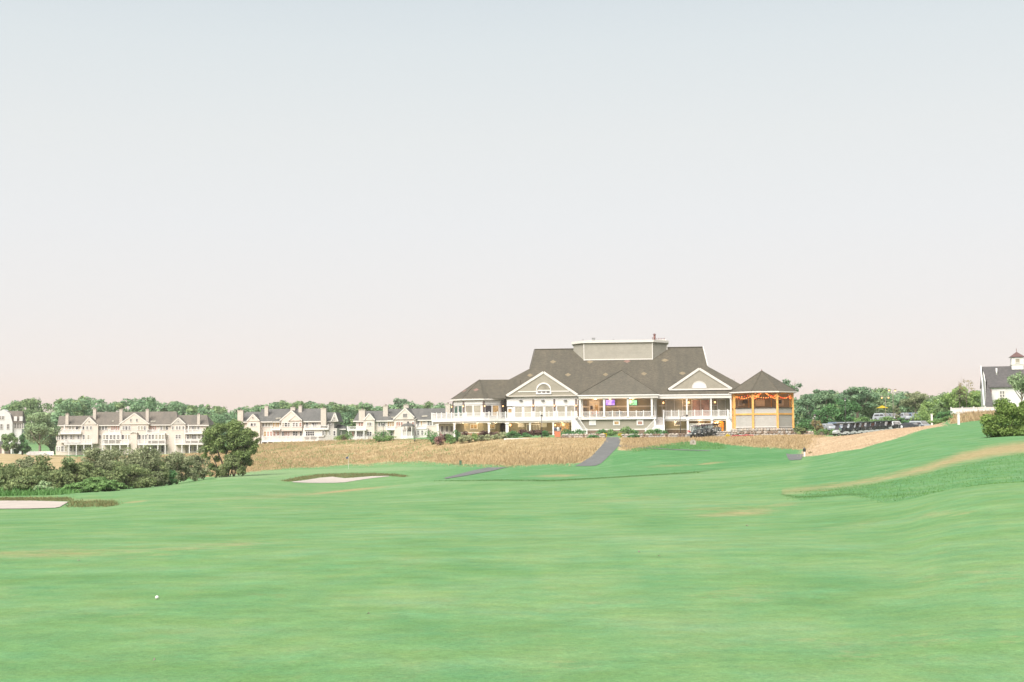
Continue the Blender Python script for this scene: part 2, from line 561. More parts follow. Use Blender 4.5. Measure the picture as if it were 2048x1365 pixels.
LAT = _blur(_blur(LAT, 1.6, 0), 1.5, 1)
AZC = 0.45


def sstep(a, b, x):
    t = np.clip((x - a) / (b - a), 0, 1)
    return t * t * (3 - 2 * t)


def wob(x, y, s, seed=0.0):
    """cheap smooth noise in -1..1"""
    return (np.sin(x * s * 1.0 + 1.3 * np.sin(y * s * 0.7 + seed) + seed) + np.sin(y * s * 1.27 + 1.7 * np.sin(x * s * 0.6 + 2 + seed))
            + np.sin((x + y) * s * 0.55 + 3.1 + seed * 2)) / 3


def zf(x, y):
    x, y = np.asarray(x, float), np.asarray(y, float)
    r = np.hypot(x, y)
    az = np.arctan2(x, y)
    azc = np.clip(az, -AZC, AZC)
    u = 1024 + FP * np.tan(azc)
    yq = np.maximum(r * np.cos(azc), 3.0)
    iu = np.clip((u - LU[0]) / 15.0, 0, len(LU) - 1.001)
    iy = np.clip((np.log(yq) - LY0) / (LY1 - LY0) * (NLY - 1), 0, NLY - 1.001)
    a, b = iu.astype(int), iy.astype(int)
    fu, fy = iu - a, iy - b
    z = (LAT[a, b] * (1 - fu) * (1 - fy) + LAT[a + 1, b] * fu * (1 - fy) + LAT[a, b + 1] * (1 - fu) * fy + LAT[a + 1, b + 1] * fu * fy)
    z = z * (1 - sstep(AZC, 1.3, np.abs(az)))
    z = z + 0.05 * wob(x, y, 0.22) * sstep(12, 40, r) + 0.02 * wob(x, y, 0.9, 4.0) * sstep(8, 25, r)
    return z


def zg(x, y):
    return float(zf(np.array([x]), np.array([y]))[0])


_YS = np.exp(np.linspace(math.log(5), math.log(900), 2600))


def G(u, v, y0=5.0, y1=900.0):
    """where the line of sight through (u, v) meets the ground"""
    d = ray(u, v)
    m = (_YS >= y0) & (_YS <= y1)
    ys = _YS[m]
    t = ys / d.y
    zz = 1.7 + d.z * t
    hit = np.nonzero(zz <= zf(d.x * t, ys))[0]
    yy = ys[hit[0]] if len(hit) else ys[-1]
    x = d.x / d.y * yy
    return Vector((x, yy, zg(x, yy)))


def at_ground(u, y):
    d = ray(u, 875)
    x = d.x / d.y * y
    return Vector((x, y, zg(x, y)))


def I(x, pts):
    return np.interp(x, [p[0] for p in pts], [p[1] for p in pts])


FES_F = [(150, 340), (300, 300), (400, 222), (430, 216), (500, 222), (560, 228), (640, 238), (700, 247), (780, 242), (860, 226), (930, 207), (1020, 194), (1100, 187), (1170, 182)]
FES_B = [(150, 415), (430, 415), (500, 400), (640, 400), (700, 330), (780, 300), (860, 264), (1000, 246), (1230, 240)]
TEE_F = [(1230, 196), (1300, 200), (1330, 207), (1390, 214), (1430, 208), (1460, 200), (1500, 190), (1560, 180), (1600, 172), (1640, 170)]
TEE_B = [(1230, 238), (1640, 240)]
PAL_F = [(1595, 146), (1650, 132), (1720, 122), (1800, 131), (1870, 146)]
PATH_L = [(1150, 933), (1160, 928), (1182, 914), (1200, 896), (1212, 880), (1212, 875)]
PATH_R = [(1192, 932), (1203, 927), (1220, 911), (1237, 893), (1242, 880), (1236, 875)]


def masks(x, y, z):
    """what grows where: fescue, rough, pale dry slope, dry patch, mown edge, green"""
    u, v = project(x, y, z)
    # soft natural borders
    j = 5 * wob(x, y, 0.8) + 3 * wob(x, y, 2.3, 1.0)
    front = y > 1
    fes = (y > I(u, FES_F) + 0.12 * j) & (y < I(u, FES_B)) & (u > 150 + 6 * j) & (u < 1236) & ((u < I(v, [(875, 1214), (880, 1214), (896, 1203), (914, 1185), (930, 1162), (935, 1150)])) | (v < 889))
    tee = (y > I(u, TEE_F) + 0.3 * j) & (y < I(u, TEE_B)) & (u >= 1236) & (u < 1640)
    lf = (u < 130) & (y > 300 + j) & (y < 420)
    pal = (y > I(u, PAL_F) + 0.15 * j) & (y < 212) & (u > 1604 - 0.25 * (v - 918)) & (u < 1885 + j)
    wd = (u > 1903 + j) & (u < 1990) & (y > 170 + .5 * j) & (y < 214)
    fescue = ((fes | tee | lf | wd) & front & ~pal).astype(float)
    pale = (pal & front).astype(float)
    ul = I(u, [(700, 985), (800, 966), (900, 962), (1000, 961), (1100, 962), (1200, 957), (1300, 951), (1380, 946), (1480, 934), (1560, 926), (1600, 921)])
    rough = ((v < ul) & (v > 880) & (u > 780) & (u < 1600) & (y > 90)).astype(float) * sstep(780, 960, u)
    rl = I(u, [(1580, 985), (1600, 935), (1625, 920), (1960, 800)])
    ru = I(u, [(1560, 985), (1600, 1002), (1700, 989), (1740, 998), (1790, 1010), (1850, 990), (1920, 975), (2048, 966), (2300, 960)])
    rough = np.maximum(rough, ((v < ru + 0.2 * j) & (y > 41) & (y < 200)) * 0.8 * sstep(-14, 14, u - 1612 + 0.35 * (v - 940) - 0.8 * j))
    lip = ((u > 555) & (u < 800) & (y > 176) & (y < 187)).astype(float) * 0.0
    edge = np.exp(-((v - ul) / 1.6) ** 2) * ((u > 880) & (u < 1500) & (y > 90)) * sstep(880, 1010, u) * (1 - sstep(1380, 1480, u))
    e2 = I(u, [(1560, 985), (1568, 990), (1590, 995), (1650, 993), (1700, 989)])
    edge = np.maximum(edge, 0.9 * np.exp(-((v - e2) / 1.8) ** 2) * ((u > 1562) & (u < 1740) & (y > 40)))
    patch = np.zeros_like(u)

    def blot(cu, cv, su, sv, k=1.0, tilt=0.0, lo=10, hi=400):
        nonlocal patch
        dv = v - cv - tilt * (u - cu)
        g = k * np.exp(-((u - cu) / su) ** 2 - (dv / sv) ** 2) * ((y > lo) & (y < hi))
        patch = np.maximum(patch, g)
    blot(70, 1108, 260, 14, .5, -.02)
    blot(420, 1092, 160, 8, .35, -.06)
    blot(1480, 1026, 90, 7, .75, -.06)
    blot(1440, 1020, 130, 14, .3, -.06)
    blot(1560, 1010, 60, 5, .4, -.08)
    blot(1900, 1028, 70, 9, .4, -.05)
    blot(690, 982, 95, 2.6, .95, -.1)
    blot(560, 992, 200, 7, .4, -.06)
    blot(520, 1016, 60, 3, .35, 0)
    blot(660, 1012, 130, 5, .28, -.04)
    blot(1115, 952, 60, 3.2, .7, -.02)
    blot(1420, 927, 30, 2.2, .8, -.1)
    blot(1340, 932, 60, 3, .5, -.04)
    blot(1260, 1000, 120, 4, .4, -.03)
    blot(1300, 994, 60, 2, .5, -.03)
    blot(1700, 1050, 200, 12, .22, -.1)
    blot(1150, 1330, 160, 25, .18, 0)
    blot(1900, 1150, 160, 20, .25, 0)
    blot(1750, 1290, 260, 30, .25, -.05)
    blot(1400, 1190, 220, 25, .2, -.05)
    blot(165, 1000, 90, 4, .5, 0)
    blot(270, 1004, 30, 2.2, .7, -.1)
    blot(60, 998, 120, 4, .6, 0)
    cl = I(u, [(1560, 984), (1650, 976), (1750, 961), (1850, 938), (1920, 916), (1990, 902), (2048, 895), (2300, 880)])
    hw = I(u, [(1560, 7), (1700, 8), (1850, 10), (1960, 13), (2048, 13)])
    kk = I(u, [(1560, .6), (1700, .62), (1800, .7), (1900, .95), (2048, 1.05)])
    patch = np.maximum(patch, kk * np.exp(-(np.abs(v - cl) / hw) ** 2) * ((u > 1562) & (y > 50) & (y < 130)))
    gf = I(u, [(480, 960), (560, 953), (640, 947), (700, 945), (860, 940), (930, 938)])
    gb = I(u, [(480, 942), (560, 941), (640, 939), (700, 937), (800, 935), (900, 933)])
    green = ((v < gf) & (v > gb) & (u > 430) & (u < 905) & (y > 180) & (y < 250)).astype(float)
    wet = ((v < 952) & (v > 890) & (u > 1225) & (u < 1580) & (y > 120)).astype(float) * 0.8 * (0.6 + 0.4 * wob(x, y, 0.25, 2.0)) * sstep(952, 925, v)
    return fescue, rough, pale, patch, edge, green, wet


# ground: one sheet all round the viewer, finest where the photograph looks
_az = np.concatenate([np.arange(-math.pi, -0.40, 0.06), np.arange(-0.40, 0.40, 6.0 / FP), np.arange(0.40, math.pi - 0.03, 0.06)])
_r = np.concatenate([0.8 * 1.12 ** np.arange(0, 20), np.exp(np.linspace(math.log(7.8), math.log(320), 470)), 320 * 1.035 ** np.arange(1, 90)])
RR, AA = np.meshgrid(_r, _az, indexing='ij')
gx, gy = RR * np.sin(AA), RR * np.cos(AA)
gz = zf(gx, gy)
nr, na = RR.shape
verts = np.stack([gx.ravel(), gy.ravel(), gz.ravel()], -1)
verts = np.vstack([verts, [[0, 0, 0]]])
ii, jj = np.meshgrid(np.arange(nr - 1), np.arange(na), indexing='ij')
j2 = (jj + 1) % na
quads = np.stack([ii * na + jj, ii * na + j2, (ii + 1) * na + j2, (ii + 1) * na + jj], -1).reshape(-1, 4)[:, ::-1]
ground = arr_mesh('ground', verts, quads, None)
ground['kind'] = 'structure'
ground.data.polygons.foreach_set('use_smooth', [True] * len(ground.data.polygons))
mk = masks(gx.ravel(), gy.ravel(), gz.ravel())
for nm, sel in (('zone_a', (0, 1, 2)), ('zone_b', (3, 4, 5)), ('zone_c', (6,))):
    a = ground.data.attributes.new(nm, 'FLOAT_COLOR', 'POINT')
    c = np.zeros((len(verts), 4), np.float32)
    for q, s_ in enumerate(sel):
        c[:-1, q] = mk[s_]
    a.data.foreach_set('color', c.ravel())

t = NT('ground')
tc = t.node('ShaderNodeTexCoord')
OV = tc.outputs['Object']
za, zb, zc = (t.node('ShaderNodeAttribute', attribute_name=n) for n in ('zone_a', 'zone_b', 'zone_c'))
sa, sb, scn = (t.node('ShaderNodeSeparateColor') for _ in range(3))
t.l.new(za.outputs['Color'], sa.inputs[0])
t.l.new(zb.outputs['Color'], sb.inputs[0])
t.l.new(zc.outputs['Color'], scn.inputs[0])
big = t.noise(0.055, 4, 0.6, vec=OV)
mid = t.noise(0.42, 5, 0.65, vec=OV)
sml = t.noise(3.1, 5, 0.7, vec=OV)
fin = t.noise(22.0, 4, 0.75, vec=OV)
vfin = t.noise(95.0, 3, 0.8, vec=OV)
mulv = lambda f, lo, hi: t.ramp(f, [(0.28, (lo, lo, lo)), (0.72, (hi, hi, hi))])
lawn = t.ramp(big, [(0.32, (0.073, 0.181, 0.056)), (0.5, (0.117, 0.218, 0.078)), (0.68, (0.178, 0.257, 0.124))])
lawn = t.mix(0.6, lawn, t.ramp(mid, [(0.28, (0.069, 0.164, 0.050)), (0.5, (0.119, 0.218, 0.078)), (0.72, (0.181, 0.255, 0.108))]))
hue = t.ramp(t.noise(0.8, 7, 0.75, vec=OV), [(0.3, (0.84, 1.01, 1.27)), (0.5, (1, 1.01, 1.12)), (0.7, (1.12, 1.0, 0.97))])
lawn = t.mix(1.0, lawn, hue, 'MULTIPLY')
roughc = t.ramp(mid, [(0.25, (0.055, 0.155, 0.045)), (0.5, (0.085, 0.195, 0.068)), (0.75, (0.135, 0.232, 0.105))])
roughc = t.mix(1.0, roughc, hue, 'MULTIPLY')
wetc = t.ramp(mid, [(0.25, (0.04, 0.145, 0.045)), (0.75, (0.075, 0.2, 0.07))])
greenc = (0.16, 0.245, 0.115)
fesc = t.ramp(t.noise(0.16, 5, 0.7, vec=OV), [(0.28, (0.19, 0.17, 0.07)), (0.42, (0.3, 0.23, 0.12)), (0.7, (0.43, 0.325, 0.19))])
palec = t.ramp(t.noise(0.25, 5, 0.7, vec=OV), [(0.3, (0.36, 0.265, 0.16)), (0.7, (0.47, 0.365, 0.24))])
dryc = t.ramp(sml, [(0.25, (0.21, 0.165, 0.075)), (0.75, (0.36, 0.27, 0.15))])
c = t.mix(sb.outputs[2], lawn, greenc)
c = t.mix(sa.outputs[1], c, roughc)
c = t.mix(scn.outputs[0], c, wetc)
thr = t.math('MULTIPLY', t.ramp(t.math('ADD', sb.outputs[0], t.math('MULTIPLY', t.math('SUBTRACT', t.noise(0.9, 8, 0.8, vec=OV), 0.5), 1.9)), [(0.2, (0, 0, 0)), (0.95, (1, 1, 1))]), 0.9)
c = t.mix(thr, c, dryc)
c = t.mix(t.math('MULTIPLY', sb.outputs[1], 0.55), c, (0.035, 0.075, 0.02))
c = t.mix(sa.outputs[0], c, fesc)
c = t.mix(sa.outputs[2], c, palec)
# stray dry blades and clover, everywhere in the turf
c = t.mix(t.math('MULTIPLY', t.ramp(t.noise(1.7, 6, 0.8, vec=OV), [(0.56, (0, 0, 0)), (0.75, (1, 1, 1))]), 0.35), c, (0.2, 0.2, 0.085))
strk = t.node('ShaderNodeMapping')
strk.inputs['Scale'].default_value = (0.8, 1.0, 1.0)
t.l.new(OV, strk.inputs[0])
c = t.mix(1.0, c, mulv(t.noise(1.1, 8, 0.75, vec=strk.outputs[0]), 0.88, 1.11), 'MULTIPLY')
c = t.mix(1.0, c, mulv(sml, 0.9, 1.1), 'MULTIPLY')
c = t.mix(1.0, c, mulv(fin, 0.8, 1.18), 'MULTIPLY')
c = t.mix(1.0, c, mulv(vfin, 0.76, 1.22), 'MULTIPLY')
t.l.new(c, t.b.inputs['Base Color'])
t.b.inputs['Roughness'].default_value = 0.95
t.b.inputs['Specular IOR Level'].default_value = 0.12
t.bump(t.math('ADD', t.math('ADD', fin, t.math('MULTIPLY', vfin, 0.5)), t.math('MULTIPLY', sml, 3.0)), 0.35, 0.03)
MATS['ground'] = t.m
ground.data.materials.append(t.m)


def ribbon(name, mat, left, right, lift=0.02, sub=8, label=None):
    """a path or sand sheet between two measured edges, draped on the ground"""
    def dense(pts):
        o = []
        for a, b in zip(pts[:-1], pts[1:]):
            o += [(a[0] + (b[0] - a[0]) * k / sub, a[1] + (b[1] - a[1]) * k / sub) for k in range(sub)]
        return o + [pts[-1]]
    L = [G(*p) if not isinstance(p, Vector) else p for p in dense(left)]
    R = [G(*p) if not isinstance(p, Vector) else p for p in dense(right)]
    vs, fs, m = [], [], 6
    for a, b in zip(L, R):
        for k in range(m + 1):
            q = a.lerp(b, k / m)
            vs.append((q.x, q.y, zg(q.x, q.y) + lift))
    for i in range(len(L) - 1):
        for k in range(m):
            fs.append((i * (m + 1) + k, i * (m + 1) + k + 1, (i + 1) * (m + 1) + k + 1, (i + 1) * (m + 1) + k))
    o = raw(name, vs, fs, mat, smooth=True, kind='structure')
    if label:
        o['label'] = label
    return o


ribbon('cart_path', 'asphalt', PATH_L, PATH_R, 0.03, label='grey asphalt cart path climbing to the clubhouse')
ribbon('cart_path', 'asphalt', [(1016, 935.5), (975, 936), (945, 942), (915, 950), (888, 957)], [(1008, 936.8), (985, 942.5), (955, 948), (922, 954), (892, 958.6)], 0.04, label='grey asphalt cart path crossing behind the green')
ribbon('cart_path', 'asphalt', [(1572, 908), (1574, 914), (1578, 921)], [(1607, 909), (1605, 915), (1602, 920.5)], 0.03, label='short grey cart path stretch below the pale dry slope')
ribbon('cart_path', 'asphalt', [(1238, 891), (1290, 895.5), (1350, 899.5), (1420, 902)], [(1238, 894), (1290, 897.3), (1350, 901), (1420, 903)], 0.04, label='thin cart path branch below the tee mound')
sb1 = ribbon('sand_bunker', 'sand', [(583, 964.5), (612, 961), (640, 956.5), (665, 954.5), (690, 957.5), (712, 956), (742, 953.5), (778, 952.5)],
             [(586, 965.5), (612, 966.4), (640, 966.8), (665, 966.6), (690, 965.5), (712, 962), (742, 957.5), (778, 953.6)], 0.03, label='white sand bunker in front of the green')
sb2 = ribbon('sand_bunker', 'sand', [(-120, 1003), (0, 1003), (60, 1003), (110, 1004), (138, 1005)], [(-120, 1019), (0, 1019), (60, 1018.5), (110, 1017), (120, 1015)], 0.03, label='white sand bunker at the left edge')


# ------------------------------------------------------------------ grasses as real blades
def blades(name, mat, pts, h, w, n_each, seed, spread=0.25, lean=0.35, label=None, hv=0.35):
    """tufts of tapering blades at pts (n,3)"""
    rg = np.random.default_rng(seed)
    n = len(pts) * n_each
    base = np.repeat(pts, n_each, 0) + np.concatenate([rg.normal(0, spread, (n, 2)), np.zeros((n, 1))], 1)
    base[:, 2] = zf(base[:, 0], base[:, 1]) - 0.02
    hh = np.repeat(h * np.ones(len(pts)), n_each) * np.exp(rg.normal(0, hv, n))
    a = rg.uniform(0, 2 * math.pi, n)
    side = np.stack([np.cos(a), np.sin(a), np.zeros(n)], -1) * (w * rg.uniform(0.6, 1.4, n))[:, None] / 2
    la = rg.uniform(0, 2 * math.pi, n)
    ln = np.stack([np.cos(la), np.sin(la), np.zeros(n)], -1) * (hh * lean * rg.uniform(0, 1, n))[:, None]
    up = np.array([0, 0, 1.0])
    v = np.stack([base - side, base + side, base + up * hh[:, None] * 0.6 + ln * 0.4 + side * 0.6, base + up * hh[:, None] + ln], 1)
    f = np.arange(n * 4).reshape(n, 4)
    o = arr_mesh(name, v.reshape(-1, 3), f, mat, None, rg.uniform(0, 1, n), 'stuff')
    if label:
        o['label'], o['category'] = label, 'grass'
    return o


def scatter(test, ulo, uhi, ylo, yhi, n, seed, power=1.6):
    rg = np.random.default_rng(seed)
    u = rg.uniform(ulo, uhi, n)
    y = ylo + (yhi - ylo) * rg.uniform(0, 1, n) ** power
    x = (u - 1024) / FP * y
    z = zf(x, y)
    k = test(x, y, z)
    return np.stack([x, y, z], -1)[k]


pf = scatter(lambda x, y, z: masks(x, y, z)[0] > 0.5, 150, 1240, 180, 400, 52000, 1)
uu, vv = project(pf[:, 0], pf[:, 1], pf[:, 2])
pf = pf[~((uu > I(vv, [(875, 1208), (880, 1209), (896, 1196), (914, 1178), (930, 1150)])) & (uu < 1250))]
HF = 0.3 * (1 - 0.5 * sstep(-1.0, 1.4, pf[:, 2]) * (pf[:, 1] < 300))
blades('tall_fescue', 'blade_fescue', pf, HF, 0.06, 8, 11, 0.35, 0.6, 'tall golden dry grass on the hillside below the clubhouse')
pt = scatter(lambda x, y, z: masks(x, y, z)[0] > 0.5, 1245, 1640, 168, 240, 12000, 2, 1.0)
HF = 0.26 * (1 - 0.5 * sstep(1.0, 2.0, pt[:, 2]))
blades('tall_fescue', 'blade_fescue', pt, HF, 0.06, 8, 12, 0.35, 0.6, 'tall golden dry grass below the gazebo and the tee mound')
pp = scatter(lambda x, y, z: masks(x, y, z)[2] > 0.5, 1595, 1890, 118, 212, 14000, 3, 1.0)
blades('dry_slope_grass', 'blade_pale', pp, 0.07, 0.04, 6, 13, 0.35, 0.8, 'pale bleached grass on the slope below the car park')
pg = scatter(lambda x, y, z: (masks(x, y, z)[0] < 0.5), 1262, 1445, 186, 222, 1600, 4, 1.0)
blades('rough_grass', 'blade_green', pg, 0.12, 0.05, 8, 14, 0.3, 0.7, 'shaggy green grass on the tee mound')
pwd = scatter(lambda x, y, z: masks(x, y, z)[0] > 0.5, 1905, 1992, 168, 214, 2500, 8, 1.0)
blades('tall_fescue', 'blade_fescue', pwd, 0.35, 0.06, 8, 19, 0.3, 0.6, 'dry golden grass below the white board fence')
rgf = np.random.default_rng(70)
fr = scatter(lambda x, y, z: (masks(x, y, z)[0] < 0.5) & (masks(x, y + rgf.uniform(0, 5, len(x)) ** 1.3, z)[0] > 0.5), 430, 1650, 165, 260, 26000, 71, 1.0)
fu, fv = project(fr[:, 0], fr[:, 1], fr[:, 2])
fr = fr[~((fu > I(fv, [(875, 1206), (880, 1206), (896, 1194), (914, 1176), (930, 1148), (940, 1130)])) & (fu < 1250))]
blades('tall_fescue', 'blade_fescue', fr, 0.2, 0.06, 5, 72, 0.3, 0.7, 'stray straw tufts along the lower edge of the golden slope')
dk_ = scatter(lambda x, y, z: (masks(x, y, z)[0] > 0.5) & (wob(x, y, 0.12, 9.0) + 0.5 * wob(x, y, 0.5, 3.0) > 0.42), 505, 1200, 195, 300, 9000, 73, 1.0)
blades('dark_tuft_grass', 'blade_bank', dk_, 0.24, 0.06, 5, 74, 0.4, 0.6, 'darker olive tufts in the golden slope')
gh = scatter(lambda x, y, z: (np.abs(wob(x, y, 0.35, 5)) < 0.35) & (masks(x, y, z)[0] > 0.5), 505, 900, 225, 345, 3000, 5, 1.0)
blades('green_tuft_grass', 'blade_green', gh, 0.26, 0.06, 7, 15, 0.4, 0.5, 'green grass tufts among the golden fescue')
# shaggy lips round the bunkers
lip = []
rgl = random.Random(7)
for k in range(1500):
    u = rgl.uniform(572, 812)
    vt = np.interp(u, [572, 600, 640, 690, 740, 790, 812], [962, 954.5, 949.5, 947.5, 947.5, 949.5, 953])
    vb = np.interp(u, [572, 612, 640, 665, 690, 712, 742, 780, 812], [963.8, 960.5, 956, 954, 957, 955.5, 953, 952.2, 955])
    lip.append(G(u, rgl.uniform(vt, max(vb, vt + .4)), 120))
blades('bunker_bank_grass', 'blade_bank', np.array([tuple(p) for p in lip]), 0.12, 0.05, 8, 16, 0.25, 0.8, 'shaggy brown green grass bank above the central bunker')
lip = []
for k in range(1100):
    u = rgl.uniform(-100, 232)
    if u < 138:
        lip.append(G(u, rgl.uniform(997, 1002.5), 60))
    else:
        lip.append(G(u, rgl.uniform(1003, 1016 - (u - 138) * 0.03), 60))
blades('bunker_bank_grass', 'blade_bank', np.array([tuple(p) for p in lip]), 0.09, 0.03, 10, 17, 0.15, 0.7, 'shaggy green grass bank beside the left bunker')
pr = scatter(lambda x, y, z: (lambda m, uv: (m[1] > 0.5) & (m[3] < 0.5) & (uv[1] < 1012) & (uv[1] > I(uv[0], [(1560, 985), (1750, 968), (1850, 948), (2048, 905)])) & (y > 41))(masks(x, y, z), project(x, y, z)), 1570, 2080, 42, 95, 9000, 6, 1.0)
blades('rough_grass', 'blade_green', pr, 0.042, 0.018, 8, 18, 0.2, 0.9, 'shaggy green rough in the hollow behind the near knoll')


# ------------------------------------------------------------------ trees and shrubs
def leaves(centers, radii, n, size, seed, flat=0.0, inner=0.55):
    """leaf quads spread through clumps; returns verts, faces, tone per leaf"""
    rg = np.random.default_rng(seed)
    centers, radii = np.asarray(centers, float), np.asarray(radii, float)
    w = (radii.prod(1)) ** 0.67
    idx = rg.choice(len(centers), n, p=w / w.sum())
    d = rg.normal(0, 1, (n, 3))
    d /= np.linalg.norm(d, axis=1)[:, None]
    r = inner + (1.08 - inner) * rg.uniform(0, 1, n) ** 0.7
    p = centers[idx] + d * r[:, None] * radii[idx]
    nrm = d * 0.7 + rg.normal(0, 0.6, (n, 3)) + np.array([0, 0, 0.35 + flat])
    nrm /= np.linalg.norm(nrm, axis=1)[:, None]
    a = np.cross(nrm, rg.normal(0, 1, (n, 3)))
    a /= np.linalg.norm(a, axis=1)[:, None] + 1e-9
    b = np.cross(nrm, a)
    s = size * np.exp(rg.normal(0, 0.3, n))[:, None]
    v = np.stack([p - a * s, p - b * s * 0.5 + nrm * s * 0.1, p + a * s, p + b * s * 0.5 + nrm * s * 0.1], 1)
    f = np.arange(n * 4).reshape(n, 4)
    tone = np.clip(0.5 + 0.2 * rg.normal(0, 1, n) + (rg.normal(0, 0.12, len(centers)))[idx], 0, 1)
    return v.reshape(-1, 3), f, tone


def clump_set(rg, hw, h, z0, n, shape='round', rc=0.38, depth=None):
    """clump centres filling a crown hw wide (half), from z0 to h"""
    cs, rs = [], []
    depth = depth or hw * 0.85
    zm, zh = (z0 + h) / 2, (h - z0) / 2
    for k in range(n):
        while True:
            x, y, z = rg.uniform(-1, 1), rg.uniform(-1, 1), rg.uniform(-1, 1)
            if shape == 'round' and x * x + y * y + z * z < 1:
                break
            if shape == 'umbrella' and x * x + y * y + max(z, -z * 0.55) ** 2 < 1 and z > -0.8:
                break
            if shape == 'mound' and x * x + y * y + ((z + 1) / 2) ** 2 < 1:
                break
            if shape == 'cone' and math.hypot(x, y) < (1 - z) / 2:
                break
            if shape == 'egg' and x * x + y * y + z * z * (1 if z > 0 else .45) < 1:
                break
            if shape == 'box':
                break
        f = 1 - rc * 0.8
        r = rc * rg.uniform(0.7, 1.25)
        cs.append((x * hw * f, y * depth * f, zm + z * zh * f))
        rs.append((hw * r, depth * r, min(zh, hw) * r * 0.85))
    return cs, rs


def trunk_mesh(mb, rg, h, z_top, hw, n_limb, r, lean=0.0, split=0.3):
    top = Vector((lean, 0, z_top))
    pts = [Vector((0, 0, -0.3)), Vector((lean * 0.2 + rg.uniform(-.1, .1), 0, z_top * 0.33)), Vector((lean * 0.6, rg.uniform(-.1, .1), z_top * 0.66)), top]
    mb.tube(pts, [r * 1.25, r, r * 0.75, r * 0.4], 8)
    for k in range(n_limb):
        a = 2 * math.pi * (k + rg.uniform(-.3, .3)) / max(n_limb, 1)
        s = pts[1].lerp(pts[2], rg.uniform(0, 1)) if split > 0.1 else pts[0].lerp(pts[1], 0.3)
        e = Vector((math.cos(a) * hw * rg.uniform(.5, .8), math.sin(a) * hw * .6, z_top * rg.uniform(0.85, 1.2)))
        m = s.lerp(e, 0.5) + Vector((0, 0, -0.06 * hw))
        mb.tube([s, m, e], [r * 0.6, r * 0.4, r * 0.12], 6)


def plant(name, label, cat, u, vt, y, hw_px, mat, n=900, size=0.12, shape='mound', clumps=14, z0=0.02, trunk=None, seed=0, group=None, rc=0.38,
          base=None, flat=0.0, part='foliage', inner=0.55, lean=0.0, limbs=4, bark='bark', depth=None, pos=None):
    """one tree or shrub standing on the ground at distance y, its top at photograph row vt"""
    g = at_ground(u, y) if pos is None else Vector((pos[0], pos[1], zg(*pos[:2])))
    if base is not None:
        g.z = base
    top = P(u, vt, g.y).z
    h = max(top - g.z, 0.2)
    hw = hw_px * g.y / FP
    rg = random.Random(seed * 7 + int(u * 3))
    o = thing(name, label, cat, g, rg.uniform(-.2, .2), group)
    cs, rs = clump_set(rg, hw * 1.12, h * 1.07, z0 * h, clumps, shape, rc, depth)
    v, f, tone = leaves(cs, rs, n, size, seed + int(u), flat, inner)
    arr_mesh('crown' if trunk else part, v, f, mat, o, tone, 'stuff')
    mb = MB()
    if trunk:
        trunk_mesh(mb, rg, h, h * trunk[1], hw, limbs, trunk[0], lean)
        mb.build('trunk', bark, o, True)
    else:
        for k in range(5):
            a = k * 1.26
            mb.tube([(0.05 * math.cos(a), 0.05 * math.sin(a), -0.1), (hw * 0.4 * math.cos(a), hw * 0.35 * math.sin(a), h * 0.6)], [0.03 + 0.01 * h, 0.012], 5)
        mb.build('stem', bark, o, True)
    return o


def wood(name, label, cols, tops, y0, y1, n_tree, n_leaf, seed, mats=('leaf_wood', 'leaf_wood_b'), size=0.55):
    """a far wood that reads as one mass"""
    rg = random.Random(seed)
    for q, m in enumerate(mats):
        cs, rs = [], []
        for k in range(n_tree):
            u = rg.uniform(*cols)
            y = rg.uniform(y0, y1)
            x = (u - 1024) / FP * y
            vt = I(u, tops) + rg.uniform(-1.5, 9)
            zt = P(u, vt, y).z
            r = rg.uniform(2.6, 4.6)
            for j in range(9):
                a, rr = rg.uniform(0, 6.28), rg.uniform(0, r * .9)
                cs.append((x + math.cos(a) * rr, y + math.sin(a) * rr, zt - rg.uniform(0.9, 1.3) * r * .35 - rr * .45 - (j > 5) * r))
                s = r * rg.uniform(.34, .55)
                rs.append((s, s, s * .8))
            for j in range(4):                       # lower growth down to the ground
                zb = zg(x, y)
                s = r * .7
                cs.append((x + rg.uniform(-r, r), y + rg.uniform(-r, 0), zb + (zt - zb) * rg.uniform(.1, .6)))
                rs.append((s, s, s))
        v, f, tone = leaves(cs, rs, n_leaf, size, seed + q, 0.1, 0.5)
        o = arr_mesh(name, v, f, m, None, tone, 'stuff')
        o['label'], o['category'] = label[q], 'woodland'


TOPL = [(-200, 806), (0, 803), (60, 795), (120, 797), (180, 792), (230, 799), (300, 796), (350, 800), (400, 806), (450, 813), (480, 815), (530, 808), (560, 800), (600, 799), (650, 806), (700, 805), (740, 805), (775, 810), (800, 803), (830, 805), (860, 806), (1000, 808)]
wood('woodland', ('dark green wood along the skyline behind the residences', 'fresh green wood among the skyline behind the residences'), (-160, 1000), TOPL, 500, 640, 75, 70000, 21, size=0.5)
TOPR = [(1000, 800), (1480, 790), (1600, 785), (1650, 783), (1700, 780), (1760, 773), (1800, 780), (1850, 786), (1880, 781), (1930, 775), (2000, 785), (2250, 780)]
wood('woodland', ('dark pine wood on the skyline behind the car park', 'grey green wood on the skyline behind the car park'), (1440, 2200), TOPR, 330, 430, 30, 42000, 22, ('leaf_pine', 'leaf_wood'), 0.36)

# longer grass along the mown edges
def edge_line(pts, n, lo, seed):
    rg = random.Random(seed)
    o = []
    for k in range(n):
        u = rg.uniform(pts[0][0], pts[-1][0])
        o.append(tuple(G(u, float(I(u, pts)) + rg.gauss(0, .5), lo)))
    return np.array(o)


